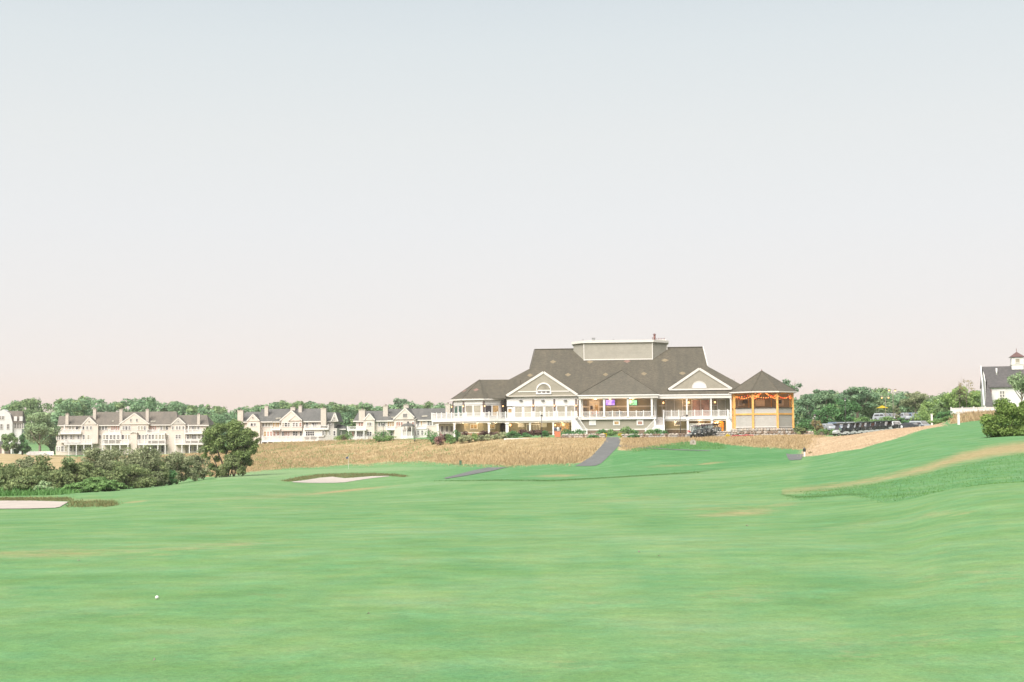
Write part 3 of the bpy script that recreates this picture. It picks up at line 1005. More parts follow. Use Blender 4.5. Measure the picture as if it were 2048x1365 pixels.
blades('rough_edge_grass', 'blade_edge', edge_line([(870, 962.5), (1000, 961), (1100, 962), (1200, 957), (1300, 951), (1400, 945)], 900, 70, 61), .055, .04, 6, 62, .2, .8, 'longer grass along the far fairway edge')
blades('rough_edge_grass', 'blade_edge', edge_line([(1562, 984), (1568, 990), (1590, 995), (1650, 993), (1700, 989), (1740, 996)], 420, 30, 63), .03, .02, 6, 64, .12, .8, 'longer grass along the near edge of the right hollow')


# ------------------------------------------------------------------ building pieces
IDM = Matrix.Identity(4)


def wall_plane(x, y, ang):
    """matrix of a wall whose own x axis starts at (x, y) and turns by ang in plan; its y axis points into the wall"""
    return Matrix.Translation((x, y, 0)) @ Matrix.Rotation(ang, 4, 'Z')


def window(parent, x0, x1, z0, z1, y=0.0, M=IDM, pane='pane_grey', frame='white_trim', t=0.1, bars=(0, 0), proud=0.09, name='window'):
    mb = MB()
    x0, x1 = min(x0, x1), max(x0, x1)
    z0, z1 = min(z0, z1), max(z0, z1)
    mb.box(x0 - t, x1 + t, y - proud, y + .02, z1, z1 + t, M).box(x0 - t, x1 + t, y - proud - .03, y + .02, z0 - t, z0, M)
    mb.box(x0 - t, x0, y - proud, y + .02, z0, z1, M).box(x1, x1 + t, y - proud, y + .02, z0, z1, M)
    for k in range(bars[0]):
        xx = x0 + (x1 - x0) * (k + 1) / (bars[0] + 1)
        mb.box(xx - t * .3, xx + t * .3, y - proud * .7, y, z0, z1, M)
    for k in range(bars[1]):
        zz = z0 + (z1 - z0) * (k + 1) / (bars[1] + 1)
        mb.box(x0, x1, y - proud * .65, y, zz - t * .25, zz + t * .25, M)
    w = mb.build(name, frame, parent)
    MB().box(x0, x1, y - 0.025, y + 0.02, z0, z1, M).build('pane', pane, w)
    return w


def railing(parent, a, b, z0, z1, gap=1.6, post=0.16, cap=0.14, mat='white_paint', bal=0.13, ends=(True, True), bw=0.04):
    """white railing from plan point a to b: rails, balusters, posts"""
    a, b = Vector((*a[:2], 0)), Vector((*b[:2], 0))
    L = (b - a).length
    n = max(1, round(L / gap))
    up = lambda p, z: Vector((p.x, p.y, z))
    mb = MB().beam(up(a, z1), up(b, z1), 0.09, 0.08).beam(up(a, z0 + .1), up(b, z0 + .1), 0.06, 0.07)
    r = mb.build('railing', mat, parent)
    bb = MB()
    k = int(L / bal)
    for i in range(1, k):
        p = a.lerp(b, i / k)
        bb.beam(up(p, z0 + .12), up(p, z1 - .03), bw)
    bb.build('balusters', mat, r)
    for i in range(n + 1):
        if (i == 0 and not ends[0]) or (i == n and not ends[1]):
            continue
        p = a.lerp(b, i / n)
        pm = MB().box(p.x - post / 2, p.x + post / 2, p.y - post / 2, p.y + post / 2, z0 - .05, z1 + cap)
        pm.add([(p.x - post * .7, p.y - post * .7, z1 + cap), (p.x + post * .7, p.y - post * .7, z1 + cap), (p.x + post * .7, p.y + post * .7, z1 + cap), (p.x - post * .7, p.y + post * .7, z1 + cap), (p.x, p.y, z1 + cap + .1)],
               [(0, 1, 4), (1, 2, 4), (2, 3, 4), (3, 0, 4), (3, 2, 1, 0)])
        pm.build('post', mat, r)
    return r


def column(parent, x, y, z0, z1, w=0.32, mat='white_paint', name='column'):
    mb = MB().box(x - w / 2, x + w / 2, y - w / 2, y + w / 2, z0, z1)
    mb.box(x - w * .68, x + w * .68, y - w * .68, y + w * .68, z0, z0 + .28).box(x - w * .68, x + w * .68, y - w * .68, y + w * .68, z1 - .22, z1)
    return mb.build(name, mat, parent)


def sconce(parent, x, y, z, M=IDM, k=1.0, mat='lamp_warm'):
    k *= .72
    mb = MB().box(x - .09 * k, x + .09 * k, y - .06, y, z - .2 * k, z + .25 * k, M)
    s = mb.build('wall_lamp', 'dark_metal', parent)
    MB().lathe([(.03 * k, -.14 * k), (.11 * k, -.1 * k), (.12 * k, .1 * k), (.05 * k, .17 * k)], 8, M @ Matrix.Translation((x, y - .2, z))).build('globe', mat, s, True)
    return s


def point_light(name, loc, power, col=(1.0, 0.6, 0.28), size=0.25, parent=None):
    l = bpy.data.lights.new(name, 'POINT')
    l.energy, l.color, l.shadow_soft_size = power, col, size
    o = bpy.data.objects.new(name, l)
    COL.objects.link(o)
    o.location = loc
    o.parent = parent
    return o


def gable_prism(name, mat, parent, x0, x1, xp, zb, zp, yf, yb):
    return MB().face_prism([(x0, zb), (x1, zb), (xp, zp)], yf, yb).build(name, mat, parent)


def rake(parent, x0, x1, xp, zb, zp, y, w=0.35, th=0.14, mat='white_trim'):
    for xa in (x0, x1):
        MB().beam((xa, y, zb), (xp, y, zp), th, w).build('rake_board', mat, parent)


STONES = []
_rs = random.Random(3)
for q in range(5):
    bmq = bmesh.new()
    bmesh.ops.create_icosphere(bmq, subdivisions=1, radius=0.5)
    for vtx in bmq.verts:
        m_ = max(abs(c) for c in vtx.co)
        vtx.co = vtx.co * (0.55 + 0.45 * 0.5 / m_ * 0.9) * _rs.uniform(.85, 1.12)
    me = bpy.data.meshes.new('stone')
    bmq.to_mesh(me)
    bmq.free()
    STONES.append(me)
STONE_M = {}


def stone(parent, x, y, z, sx, sy, sz, mat, rg):
    k = (rg.randrange(5), mat)
    if k not in STONE_M:
        m = STONES[k[0]].copy()
        m.materials.append(MATS[mat])
        STONE_M[k] = m
    o = bpy.data.objects.new('stone', STONE_M[k])
    COL.objects.link(o)
    o.parent = parent
    o.location, o.scale = (x, y, z), (sx, sy, sz)
    o.rotation_euler = (rg.uniform(-.2, .2), rg.uniform(-.25, .25), rg.uniform(-.3, .3) + rg.choice((0, math.pi)))
    return o


def stone_wall(name, label, a, b, h, seed, mats, th=0.5, size=0.6, parent=None, zbase=None, core=True):
    """drystone wall from world point a to b: a core and its single stones"""
    rg = random.Random(seed)
    a, b = Vector(a), Vector(b)
    d = (b - a)
    L = d.length
    root = thing(name, label, 'wall', a, math.atan2(d.y, d.x)) if parent is None else parent
    off = Vector((0, 0, 0)) if parent is None else a
    if core:
        MB().box(0.1, L - 0.1, -th * .3 + off.y, th * .3 + off.y, -.3, h * .9).build('core', 'mortar', root) if parent is None else None
    rows = max(1, round(h / (size * .62)))
    for r in range(rows):
        x = rg.uniform(0, size * .5)
        while x < L:
            w = size * rg.uniform(.6, 1.25)
            hh = h / rows
            stone(root, off.x + x, off.y - th * .15, (r + .5) * hh + (zbase or 0), w * 1.05, th, hh * rg.uniform(1.05, 1.3), rg.choice(mats), rg)
            x += w * .9
    return root


# ------------------------------------------------------------------ clubhouse
YC, YAW = 256.0, rad(5)
pc = P(1230, 868, YC)
BASE = 2.5
B = Frame((pc.x, YC, BASE), YAW)
club = thing('clubhouse', 'big tan clubhouse with broad brown hipped roof, white porches and raised deck', 'building', B.o, -YAW)
ZE = B.at(1230, 790, -3.2)[1]              # eave height
ZD = B.at(1230, 835, -2.8)[1]              # deck floor
YR = 14.0
xrl, zrl = B.at(1070, 700, YR)
xrr, zrr = B.at(1405, 694, YR)
ZR = (zrl + zrr) / 2
K = (ZR - ZE) / YR                          # roof pitch
yg = 8.2
zgb = ZE + K * yg
XL, XR = -25.0, 25.5
MB().add([(XL, 0, ZE), (XR, 0, ZE), (XR, 28, ZE), (XL, 28, ZE), (xrl - .5, yg, zgb), (xrl, YR, ZR), (xrr, YR, ZR), (xrr + .5, yg, zgb), (xrr + .5, 28 - yg, zgb), (xrl - .5, 28 - yg, zgb)],
         [(0, 1, 7, 6, 5, 4), (1, 2, 8, 7), (2, 3, 9, 5, 6, 8), (3, 0, 4, 9), (4, 5, 9), (7, 8, 6), (3, 2, 1, 0)]).build('roof', 'roof_brown', club)
roof = club.children[-1]
for sx, xa in ((-1, xrl), (1, xrr)):
    MB().add([(xa + sx * .56, yg + .5, zgb + .1), (xa + sx * .06, YR, ZR - .2), (xa + sx * .56, 27.5 - yg, zgb + .1), (xa + sx * .35, yg + .5, zgb + .1), (xa - sx * .15, YR, ZR - .2), (xa + sx * .35, 27.5 - yg, zgb + .1)],
             [(0, 1, 2), (5, 4, 3), (0, 3, 4, 1), (1, 4, 5, 2), (2, 5, 3, 0)]).build('gablet_wall', 'pale_siding', roof)
MB().beam((xrr + .62, yg, zgb + .02), (xrr + .1, YR, ZR + .05), .16, .16).build('gablet_trim', 'white_trim', roof)
MB().beam((xrl - .62, yg, zgb + .02), (xrl - .1, YR, ZR + .05), .12, .12).build('gablet_trim', 'roof_brown', roof)
MB().beam((xrl, YR, ZR + .03), (xrr, YR, ZR + .03), .4, .14).build('ridge_cap', 'roof_brown', roof)
# the main block under the roof
MB().box(XL + 1.2, XR - 1.2, 3.2, 26.5, -.4, ZE - .05).build('wall', 'club_siding', club)

# lighter shingle diamonds laid in the roof
dn = Vector((0, -K, 1)).normalized()
ds = Vector((0, 1, K)).normalized()
for (du, dv, hw_, m_) in [(1106, 724, 6.5, 'diamond_tan'), (1180, 724, 7, 'diamond_tan'), (1254, 723, 7.5, 'diamond_rose'), (1330, 721, 8, 'diamond_tan'), (1060, 751, 6.5, 'diamond_tan'), (1136, 750, 6.5, 'diamond_tan'),
                          (1211, 749.5, 5.5, 'diamond_tan'), (1288, 748, 6, 'diamond_tan'), (1365, 747, 7, 'diamond_tan')]:
    yq = 6.0
    for _ in range(8):
        xq, zq = B.at(du, dv, yq)
        yq = (zq - ZE) / K
    c0 = Vector((xq, yq, zq)) + dn * .012
    hx, hs = hw_ / 11.0, .62
    q = [c0 + Vector((hx, 0, 0)), c0 + ds * hs, c0 - Vector((hx, 0, 0)), c0 - ds * hs]
    MB().add(q + [p - dn * .04 for p in q], [(0, 1, 2, 3), (7, 6, 5, 4), (0, 4, 5, 1), (1, 5, 6, 2), (2, 6, 7, 3), (3, 7, 4, 0)]).build('shingle_diamond', m_, roof)

# mechanical well on the ridge
yw = 10.4
wl_, wr_ = B.X(1168, yw, 713), B.X(1305, yw, 713)
wz = B.at(1236, 681, yw)[1]
wll, wrr = B.X(1147, 13.6, 700), B.X(1334, 13.6, 700)
pl = [(wl_, yw), (wr_, yw), (wrr, 13.4), (wrr, 18), (wr_, 21), (wl_, 21), (wll, 18), (wll, 13.4)]
well = MB().poly_prism(pl, ZE + K * yw - .6, wz - .45).build('roof_well', 'well_panel', club)
cx_, cy_ = sum(p[0] for p in pl) / 8, sum(p[1] for p in pl) / 8
out = lambda k: [(cx_ + (x - cx_) * (1 + k / 8), cy_ + (y - cy_) * (1 + k / 5)) for x, y in pl]
MB().poly_prism(out(.3), wz - .45, wz).build('cornice', 'white_trim', well)
for (x, y), (x2, y2) in zip(pl, pl[1:]):
    MB().beam((x, y, ZE + K * yw - .5), (x, y, wz - .46), .16).build('corner_board', 'white_trim', well)
MB().beam((wl_, yw - .06, ZE + K * yw + .08), (wr_, yw - .06, ZE + K * yw + .08), .14, .2).build('base_trim', 'white_trim', well)
bx_ = B.X(1187, 14, 678)
MB().box(bx_ - .3, bx_ + .3, 13.7, 14.3, wz, wz + .7).box(bx_ - .36, bx_ + .36, 13.64, 14.36, wz + .7, wz + .76).build('roof_vent', 'zinc', well)
st = B.X(1309, 14, 670)
MB().tube([(st, 14, wz), (st, 14, wz + 1.15)], [.22, .2], 10).tube([(st, 14, wz + 1.15), (st, 14, wz + 1.25)], [.3, .3], 10).tube([(st, 14, wz + 1.32), (st, 14, wz + 1.42)], [.28, .1], 10).build('exhaust_stack', 'rust_metal', well, True)
for k, uq in enumerate([1305, 1313.5, 1317, 1320, 1323, 1326, 1329]):
    xq = B.X(uq, 14, 670)
    MB().tube([(xq, 14, wz - .1), (xq, 14, wz + (.55 if k else .75))], .055, 6).build('vent_pipe', 'rust_metal', well)
MB().box(B.X(1303, 14, 675), B.X(1332, 14, 675), 13.6, 14.6, wz, wz + .22).build('pipe_curb', 'white_trim', well)
xq = B.X(1166, 14, 675)
MB().tube([(xq, 14, wz), (xq, 14, wz + .6)], .04, 6).box(xq, xq + 1.0, 13.8, 14.2, wz, wz + .16).build('aerial', 'dark_metal', well)
for uq, hq in ((1227, .5), (1258, .25), (1194, .2)):
    xq = B.X(uq, 14, 675)
    MB().tube([(xq, 14, wz), (xq, 14, wz + hq)], .03, 5).build('aerial', 'dark_metal', well)

# --- left gable over the banquet room
YG = -.6
gx0, gz0 = B.at(1013, 795, YG)
gx1, _ = B.at(1155, 790, YG)
gxp, gzp = B.at(1087, 745, YG)
gz0 = B.at(1085, 792, YG)[1]
g = gable_prism('gable_roof', 'roof_brown', club, gx0 - .25, gx1 + .25, gxp, gz0 - .02, gzp + .22, YG, (gzp - ZE) / K + .3)
gable_prism('gable_wall', 'club_siding', g, gx0 + .4, gx1 - .4, gxp, gz0 + .03, gzp - .15, YG - .04, YG - .001)
rake(g, gx0, gx1, gxp, gz0 + .08, gzp, YG - .1, .42)
xa, za = B.at(1036, 784, YG)
xb, _ = B.at(1138, 784, YG)
MB().box(xa, xb, YG - .12, YG - .03, za - .1, za + .1).build('band', 'white_trim', g)
MB().box(gx0 + .3, gx1 - .3, YG - .14, YG - .03, gz0 - .12, gz0 + .06).build('base_board', 'soffit', g)
# arched window with three lights below
ax, az = B.at(1087.5, 781, YG)
ar = .98
ringp = [(ax + (ar + .28) * math.cos(a), az + (ar + .28) * math.sin(a)) for a in np.linspace(0, math.pi, 17)]
ring = MB()
for p, q in zip(ringp, ringp[1:]):
    ring.beam((p[0], YG - .13, p[1]), (q[0], YG - .13, q[1]), .16, .26)
zb_ = az - .42
ring.box(ax - ar - .4, ax - ar - .14, YG - .2, YG - .05, zb_ - .1, az).box(ax + ar + .14, ax + ar + .4, YG - .2, YG - .05, zb_ - .1, az)
ring.box(ax - ar - .4, ax + ar + .4, YG - .22, YG - .05, zb_ - .3, zb_ - .1).box(ax - ar - .14, ax + ar + .14, YG - .2, YG - .05, az - .14, az + .06)
aw = ring.build('arched_window', 'white_paint', g)
MB().face_prism([(ax + (ar + .14) * math.cos(a), az + (ar + .14) * math.sin(a)) for a in np.linspace(0, math.pi, 17)], YG - .1, YG - .05).build('arch_pane', 'pane_painted_sky', aw)
MB().box(ax - ar - .14, ax + ar + .14, YG - .12, YG - .05, zb_ - .1, az - .1).build('light_panel', 'white_paint', aw)
for k in (-1, 0, 1):
    MB().box(ax + k * .78 - .27, ax + k * .78 + .27, YG - .24, YG - .05, zb_ - .08, zb_ + .3).build('pane', 'pane_grey', aw)

# banquet room upper front
YW = 0.0
wx0, wx1 = gx0 + .1, gx1 - .1
MB().box(wx0, wx1, YW, 3.3, ZD, gz0 - .02).build('wall', 'white_paint', club)
zh = B.at(1085, 812, YW)[1]
MB().box(wx0 - .1, wx1 + .1, YW - .16, YW - .01, zh, gz0 - .14).build('header_panel', 'white_paint', club)
z0w, z1w = B.at(1085, 834, YW)[1], B.at(1085, 813.5, YW)[1]
for a, b, m_ in [(1030.5, 1044, 'pane_painted_sky'), (1049, 1063, 'pane_painted_sky'), (1071, 1086.5, 'pane_painted_sky'), (1091, 1106, 'pane_painted_sky'), (1114.5, 1130, 'pane_painted_sky'), (1134.5, 1149, 'pane_painted_sky')]:
    window(club, B.X(a, YW), B.X(b, YW), z0w, z1w, YW - .01, pane=m_, frame='white_paint', t=.12)
d0, d1 = B.X(1015, YW), B.X(1025, YW)
dr = MB().box(d0, d1, YW - .1, YW, ZD + .05, z1w - .1).build('door', 'white_paint', club)
MB().box(d0 + .15, d1 - .15, YW - .13, YW - .05, ZD + 1.0, z1w - .35).build('pane', 'pane_warm', dr)
MB().box(d0 - .05, d1 + .05, YW - .07, YW, z1w - .05, z1w + .35).build('transom_pane', 'pane_grey', dr)
for uq in (1067, 1109, 1152.5):
    xq = B.X(uq, YW)
    MB().box(xq - .17, xq + .17, YW - .2, YW - .005, ZD + 1.2, gz0 - .6).build('pilaster', 'sconce_plate', club)
    MB().box(xq - .24, xq + .24, YW - .26, YW, ZD, ZD + 1.25).build('pilaster_base', 'white_trim', club)
    sconce(club, xq, YW - .22, B.at(uq, 812, YW)[1], k=1.2)
for uq in (1042, 1086, 1131):
    xq = B.X(uq, YW)
    MB().lathe([(.05, .1), (.3, .05), (.34, -.03), (.1, -.06)], 12, Matrix.Translation((xq, YW - .4, B.at(uq, 801, YW)[1]))).build('deck_light', 'zinc', club, True)

# --- octagonal end pavilion
TC, TR, TA = (B.X(959, 3.2, 790), 3.2), 5.35, rad(13 - 5)
zte = B.at(935, 798, -1.5)[1]
ztp = B.at(960, 760, 3.2)[1]
octp = lambda r, off=0: [(TC[0] + r * math.cos(-math.pi / 2 - TA + rad(22.5) + k * rad(45) + off), TC[1] + r * math.sin(-math.pi / 2 - TA + rad(22.5) + k * rad(45) + off)) for k in range(8)]
pe = octp(TR)
rv = [(x, y, zte) for x, y in pe] + [(TC[0], TC[1], ztp)]
tr = MB().add(rv, [(k, (k + 1) % 8, 8) for k in range(8)] + [tuple(range(8))[::-1]]).build('pavilion_roof', 'roof_brown', club)
MB().face_prism([], 0, 0) if False else None
# its short ridge running back into the main roof
MB().add([(TC[0], TC[1], ztp), (TC[0] + 7.5, TC[1] + 1.2, ztp), (TC[0], TC[1] - 4.9, zte), (TC[0] + 7.5, TC[1] - 3.2, zte), (TC[0], TC[1] + 4.9, zte), (TC[0] + 7.5, TC[1] + 6, zte)],
         [(0, 2, 3, 1), (0, 1, 5, 4), (2, 4, 5, 3), (0, 4, 2), (1, 3, 5)]).build('link_roof', 'roof_brown', tr)
for k in range(8):
    a, b = Vector((*pe[k], zte)), Vector((*pe[(k + 1) % 8], zte))
    MB().beam(a - Vector((0, 0, .14)), b - Vector((0, 0, .14)), .12, .26).build('fascia', 'white_trim', tr)
    MB().beam(a + Vector((0, 0, .03)), Vector((TC[0], TC[1], ztp + .03)), .14, .07).build('hip_cap', 'roof_brown', tr)
for du, dv in ((952, 780), (979.5, 780), (929, 782)):
    # diamonds on the faces of the pavilion roof
    best = None
    for k in range(8):
        a, b, c_ = Vector((*pe[k], zte)), Vector((*pe[(k + 1) % 8], zte)), Vector((TC[0], TC[1], ztp))
        n_ = (b - a).cross(c_ - a).normalized()
        if n_.z < 0:
            n_ = -n_
        yy = 0.0
        for _ in range(20):
            xq, zq = B.at(du, dv, yy)
            yy = a.y + (-(n_.x * (xq - a.x) + n_.z * (zq - a.z)) / n_.y) if abs(n_.y) > .05 else yy
            yy = max(-8, min(12, yy))
        p = Vector((xq, yy, zq))
        e1 = (b - a).normalized()
        s_ = (p - a).dot(e1) / (b - a).length
        hgt = (zq - zte) / (ztp - zte)
        if hgt / 2 < s_ < 1 - hgt / 2 and n_.y < -.1:
            best = (p, e1, n_.cross(e1), n_)
    if best:
        p, e1, e2, n_ = best
        hx = .55
        q = [p + n_ * .012 + e1 * hx, p + n_ * .012 + e2 * .5, p + n_ * .012 - e1 * hx, p + n_ * .012 - e2 * .5]
        MB().add(q + [x - n_ * .03 for x in q], [(0, 1, 2, 3), (7, 6, 5, 4), (0, 4, 5, 1), (1, 5, 6, 2), (2, 6, 7, 3), (3, 7, 4, 0)]).build('shingle_diamond', 'diamond_rose', tr)
pw = octp(TR - .55)
MB().poly_prism(pw, ZD, zte).build('pavilion_wall', 'white_paint', club)
MB().poly_prism(octp(TR - .75), -.3, ZD).build('pavilion_base', 'club_siding_low', club)
zw1 = ZD + (zte - ZD) * .66
for k in range(8):
    a, b = Vector(pw[k]), Vector(pw[(k + 1) % 8])
    if (a.y + b.y) / 2 > TC[1] + 1.5:
        continue
    e = (b - a)
    L = e.length
    M = wall_plane(a.x, a.y, math.atan2(e.y, e.x))
    m_ = {0: 'pane_dark', 7: 'pane_painted_sky', 6: 'pane_green', 1: 'pane_grey', 5: 'pane_green'}.get(k, 'pane_painted_sky')
    # each face's mirrored view is put into its pane colour
    for s_ in (0, 1):
        window(club, .38 + s_ * (L - .6) / 2, .38 + s_ * (L - .6) / 2 + (L - 1.15) / 2, ZD + .55, zw1, -.01, M, pane=m_ if not (k == 0 and s_) else 'pane_warm', frame='white_paint', t=.12)
    MB().box(.05, L - .05, -.12, -.005, zw1 + .2, zte - .3, M).build('header_panel', 'white_paint', club)
    MB().box(-.16, .16, -.2, 0, ZD + 1.2, zte - .5, M).build('pilaster', 'sconce_plate', club)
    sconce(club, 0, -.22, ZD + (zte - ZD) * .62, M, k=1.2)

# --- deck of the left half
dk = [(B.X(864, 4), 7.5), (B.X(864, 3), 2.5), (B.X(903, -2.2), -2.2), (B.X(978, -4.8), -4.8), (B.X(1011, -3.4), -3.4), (B.X(1150, -3.2), -3.2), (B.X(1150, -3.2), 3.0), (TC[0], 9)]
deck = MB().poly_prism(dk, ZD - .5, ZD).build('deck', 'white_paint', club)
MB().poly_prism([(x + (TC[0] + 6 - x) * .02, y + .12) for x, y in dk], ZD - .8, ZD - .5).build('deck_beam', 'soffit', deck)
MB().poly_prism([(x + (TC[0] + 6 - x) * .005, y + .03) for x, y in dk], ZD, ZD + .03).build('deck_floor', 'deck_board', deck)
zrt = ZD + 1.02
for a, b in zip(dk[:5], dk[1:6]):
    av, bv = Vector(a), Vector(b)
    ins = lambda p: (p.x, p.y + .15)
    railing(deck, ins(av), ins(bv), ZD, zrt, ends=(True, False))
for uq, yq, w_ in ((876, 1.6, .32), (909, -2.2, .32), (978, -4.4, .36), (1014.5, -3.0, .55), (1060, -2.9, .28), (1106.5, -2.9, .28)):
    column(club, B.X(uq, yq, 855), yq, -.2, ZD - .8, w_)
# lower storey behind the columns
lw0, lw1 = B.X(1012, .4, 855), B.X(1156, .4, 855)
MB().box(lw0, lw1, .4, 3.4, -.3, ZD - .5).build('wall', 'club_siding_low', club)
MB().box(lw0 + .02, lw1 - .02, .3, .4, .45, .62).build('sill_board', 'white_trim', club)
MB().box(lw0 + .02, lw1 - .02, .28, .395, -.3, .44).build('stone_base', 'stone_brown', club)
for uq in (1042.5, 1088):
    xq = B.X(uq, .4, 850)
    MB().box(xq - .58, xq + .58, .28, .4, B.at(uq, 855, .4)[1], ZD - .85).build('shutter_panel', 'white_trim', club)
x0, x1 = B.X(1054, .4), B.X(1078, .4)
za, zb_ = B.at(1066, 862, .4)[1], B.at(1066, 850, .4)[1]
window(club, x0, B.X(1059, .4), za, zb_, .39, pane='pane_grey', t=.14, name='side_door')
window(club, B.X(1062, .4), x1, za, zb_, .39, pane='pane_painted_sky', t=.14, bars=(2, 0), name='garage_door')
x0, x1 = B.X(1113.5, .4), B.X(1139, .4)
for k in range(3):
    window(club, x0 + (x1 - x0) * k / 3 + .06, x0 + (x1 - x0) * (k + 1) / 3 - .06, .1, ZD - .95, .39, pane='pane_warm', t=.06, bars=(0, 1), name='glass_door')
sconce(club, B.X(1020.5, .38), .38, B.at(1020.5, 851, .38)[1], k=2.0, mat='lamp_warm')
sconce(club, B.X(1110.5, .38), .38, B.at(1110.5, 851, .38)[1], k=1.6, mat='lamp_warm')
# pavilion lower storey
pb = octp(TR - .75)
for k in range(8):
    a, b = Vector(pb[k]), Vector(pb[(k + 1) % 8])
    if (a.y + b.y) / 2 > TC[1] + 1.5:
        continue
    e = b - a
    M = wall_plane(a.x, a.y, math.atan2(e.y, e.x))
    L = e.length
    if k in (7, 0):
        window(club, L / 2 - .55, L / 2 + .55, ZD - 1.75, ZD - 1.05, -.01, M, pane='pane_warm', t=.14, bars=(1, 0))
    MB().box(.02, L - .02, -.08, -.005, .45, .62, M).build('sill_board', 'white_trim', club)
    MB().box(.02, L - .02, -.1, -.004, -.3, .44, M).build('brick_base', 'brick_red', club)
x0 = B.X(881, 3.0, 855)
for k in range(3):
    xx = x0 + k * .85
    d_ = MB().box(xx, xx + .75, 2.6, 2.7, -.1, 2.1).build('door', 'white_paint', club)
    MB().box(xx + .15, xx + .6, 2.56, 2.65, .8, 1.8).build('pane', 'pane_grey', d_)
MB().box(x0 - .4, x0 + 3.6, 2.7, 6, -.3, ZD - .5).build('wall', 'pale_siding', club)

# --- centre porch
YP = -2.8
px0, px1 = B.X(1160, YP), B.X(1306, YP)
ex0, ex1 = B.X(1155, -3.3, 790), B.X(1318, -3.3, 790)
yq = 7.0
for _ in range(8):
    xq, zq = B.at(1243, 741, yq)
    yq = (zq - ZE) / K
pk = (xq, yq, zq)
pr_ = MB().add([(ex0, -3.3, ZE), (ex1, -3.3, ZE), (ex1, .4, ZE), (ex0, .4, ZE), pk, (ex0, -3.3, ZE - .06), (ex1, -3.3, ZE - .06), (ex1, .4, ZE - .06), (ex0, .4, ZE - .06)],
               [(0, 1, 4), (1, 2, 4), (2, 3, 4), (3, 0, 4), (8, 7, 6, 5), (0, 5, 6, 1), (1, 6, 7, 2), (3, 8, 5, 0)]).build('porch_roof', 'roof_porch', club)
for xa_ in (ex0, ex1):
    MB().beam((xa_, -3.3, ZE + .03), (pk[0], pk[1], pk[2] + .03), .16, .08).build('hip_cap', 'roof_brown', pr_)
MB().box(ex0 + .15, ex1 - .15, -3.2, 3.1, ZE - .62, ZE - .07).build('entablature', 'white_trim', club)
MB().box(ex0 - .02, ex1 + .02, -3.36, -3.2, ZE - .2, ZE + .01).build('gutter', 'white_paint', club)
MB().box(px0 - .3, px1 + .5, -2.6, 3.1, ZD - .35, ZD).build('porch_floor', 'white_paint', club)
MB().box(px0 - .35, px1 + .55, -2.95, -2.6, ZD - .38, ZD + .01).build('deck_fascia', 'white_paint', club)
MB().box(px0 - .1, px1 + .2, -2.55, 3.2, -.3, ZD - .35).build('wall', 'club_siding', club)
MB().box(px0 - .08, px1 + .18, -2.66, -2.55, .75, .95).build('sill_board', 'white_trim', club)
MB().box(px0 - .09, px1 + .19, -2.68, -2.555, -.3, .74).build('stone_base', 'stone_brown', club)
for uq in (1160, 1208.5, 1256, 1304):
    column(club, B.X(uq, YP), YP, ZD, ZE - .6, .34)
for uq in (1164.5, 1309.5):
    column(club, B.X(uq, -.2), -.2, ZD, ZE - .6, .34)
cols_ = [B.X(uq, YP) for uq in (1164, 1208.5, 1256, 1304)]
for a, b in zip(cols_, cols_[1:]):
    railing(club, (a + .2, YP), (b - .2, YP), ZD, ZD + 1.0, gap=1.35, ends=(False, False))
for uq, m_ in ((1185, 'white_trim'), (1233, 'pane_warm'), (1280, 'pane_pink')):
    xq = B.X(uq, -2.6, 845)
    p_ = MB().box(xq - .6, xq + .6, -2.66, -2.54, B.at(uq, 851, -2.6)[1], ZD - .37).build('vent_window', 'white_paint', club)
    MB().box(xq - .38, xq + .38, -2.68, -2.6, B.at(uq, 849, -2.6)[1], B.at(uq, 843.5, -2.6)[1]).build('pane', m_, p_)
# porch back wall: wainscot rail, door, screens
bw = 3.18
MB().box(px0, px1 + .5, bw - .06, bw + .05, B.at(1230, 815, bw)[1], B.at(1230, 812, bw)[1]).build('chair_rail', 'white_trim', club)
dx0, dx1 = B.X(1178, bw), B.X(1199, bw)
dd = MB().box(dx0, dx1, bw - .08, bw + .05, ZD, ZE - .75).build('double_door', 'white_trim', club)
MB().box(dx0 + .25, dx0 + .7, bw - .1, bw, ZD + 1.5, ZD + 2.2).build('pane', 'pane_dark', dd)
MB().box((dx0 + dx1) / 2 + .15, dx1 - .2, bw - .1, bw, ZD + .9, ZD + 2.4).build('pane', 'pane_warm', dd)
for uq in (1171, 1206):
    xq = B.X(uq, bw)
    MB().box(xq - .3, xq + .3, bw - .05, bw + .05, ZD + .1, ZE - .8).build('side_light', 'pane_grey', club)


def screen(name, label, u0, u1, v0, v1, stops, scale, seed):
    t = NT(name)
    tcn = t.node('ShaderNodeTexCoord')
    mp = t.node('ShaderNodeMapping')
    mp.inputs['Location'].default_value = (seed, seed * .3, 0)
    t.l.new(tcn.outputs['Object'], mp.inputs[0])
    c_ = t.ramp(t.noise(scale, 3, .6, vec=mp.outputs[0]), stops)
    t.l.new(c_, t.b.inputs['Emission Color'])
    t.b.inputs['Emission Strength'].default_value = .42
    t.b.inputs['Base Color'].default_value = (.02, .02, .02, 1)
    t.b.inputs['Roughness'].default_value = .2
    MATS[name] = t.m
    yb = 2.9
    x0, x1 = B.X(u0, yb, 805), B.X(u1, yb, 805)
    z0, z1 = B.at(u0, v1, yb)[1], B.at(u0, v0, yb)[1]
    o = thing(name, label, 'television', B.world((x0 + x1) / 2, yb, BASE * 0 + z0), -YAW)
    w_ = (x1 - x0) / 2
    MB().box(-w_ - .05, w_ + .05, -.04, .08, -.05, z1 - z0 + .05).build('case', 'dark_metal', o)
    MB().box(-w_, w_, -.06, -.035, 0, z1 - z0).build('screen', name, o)
    MB().box(-.1, .1, .08, .26, (z1 - z0) * .3, (z1 - z0) * .7).build('bracket', 'dark_metal', o)


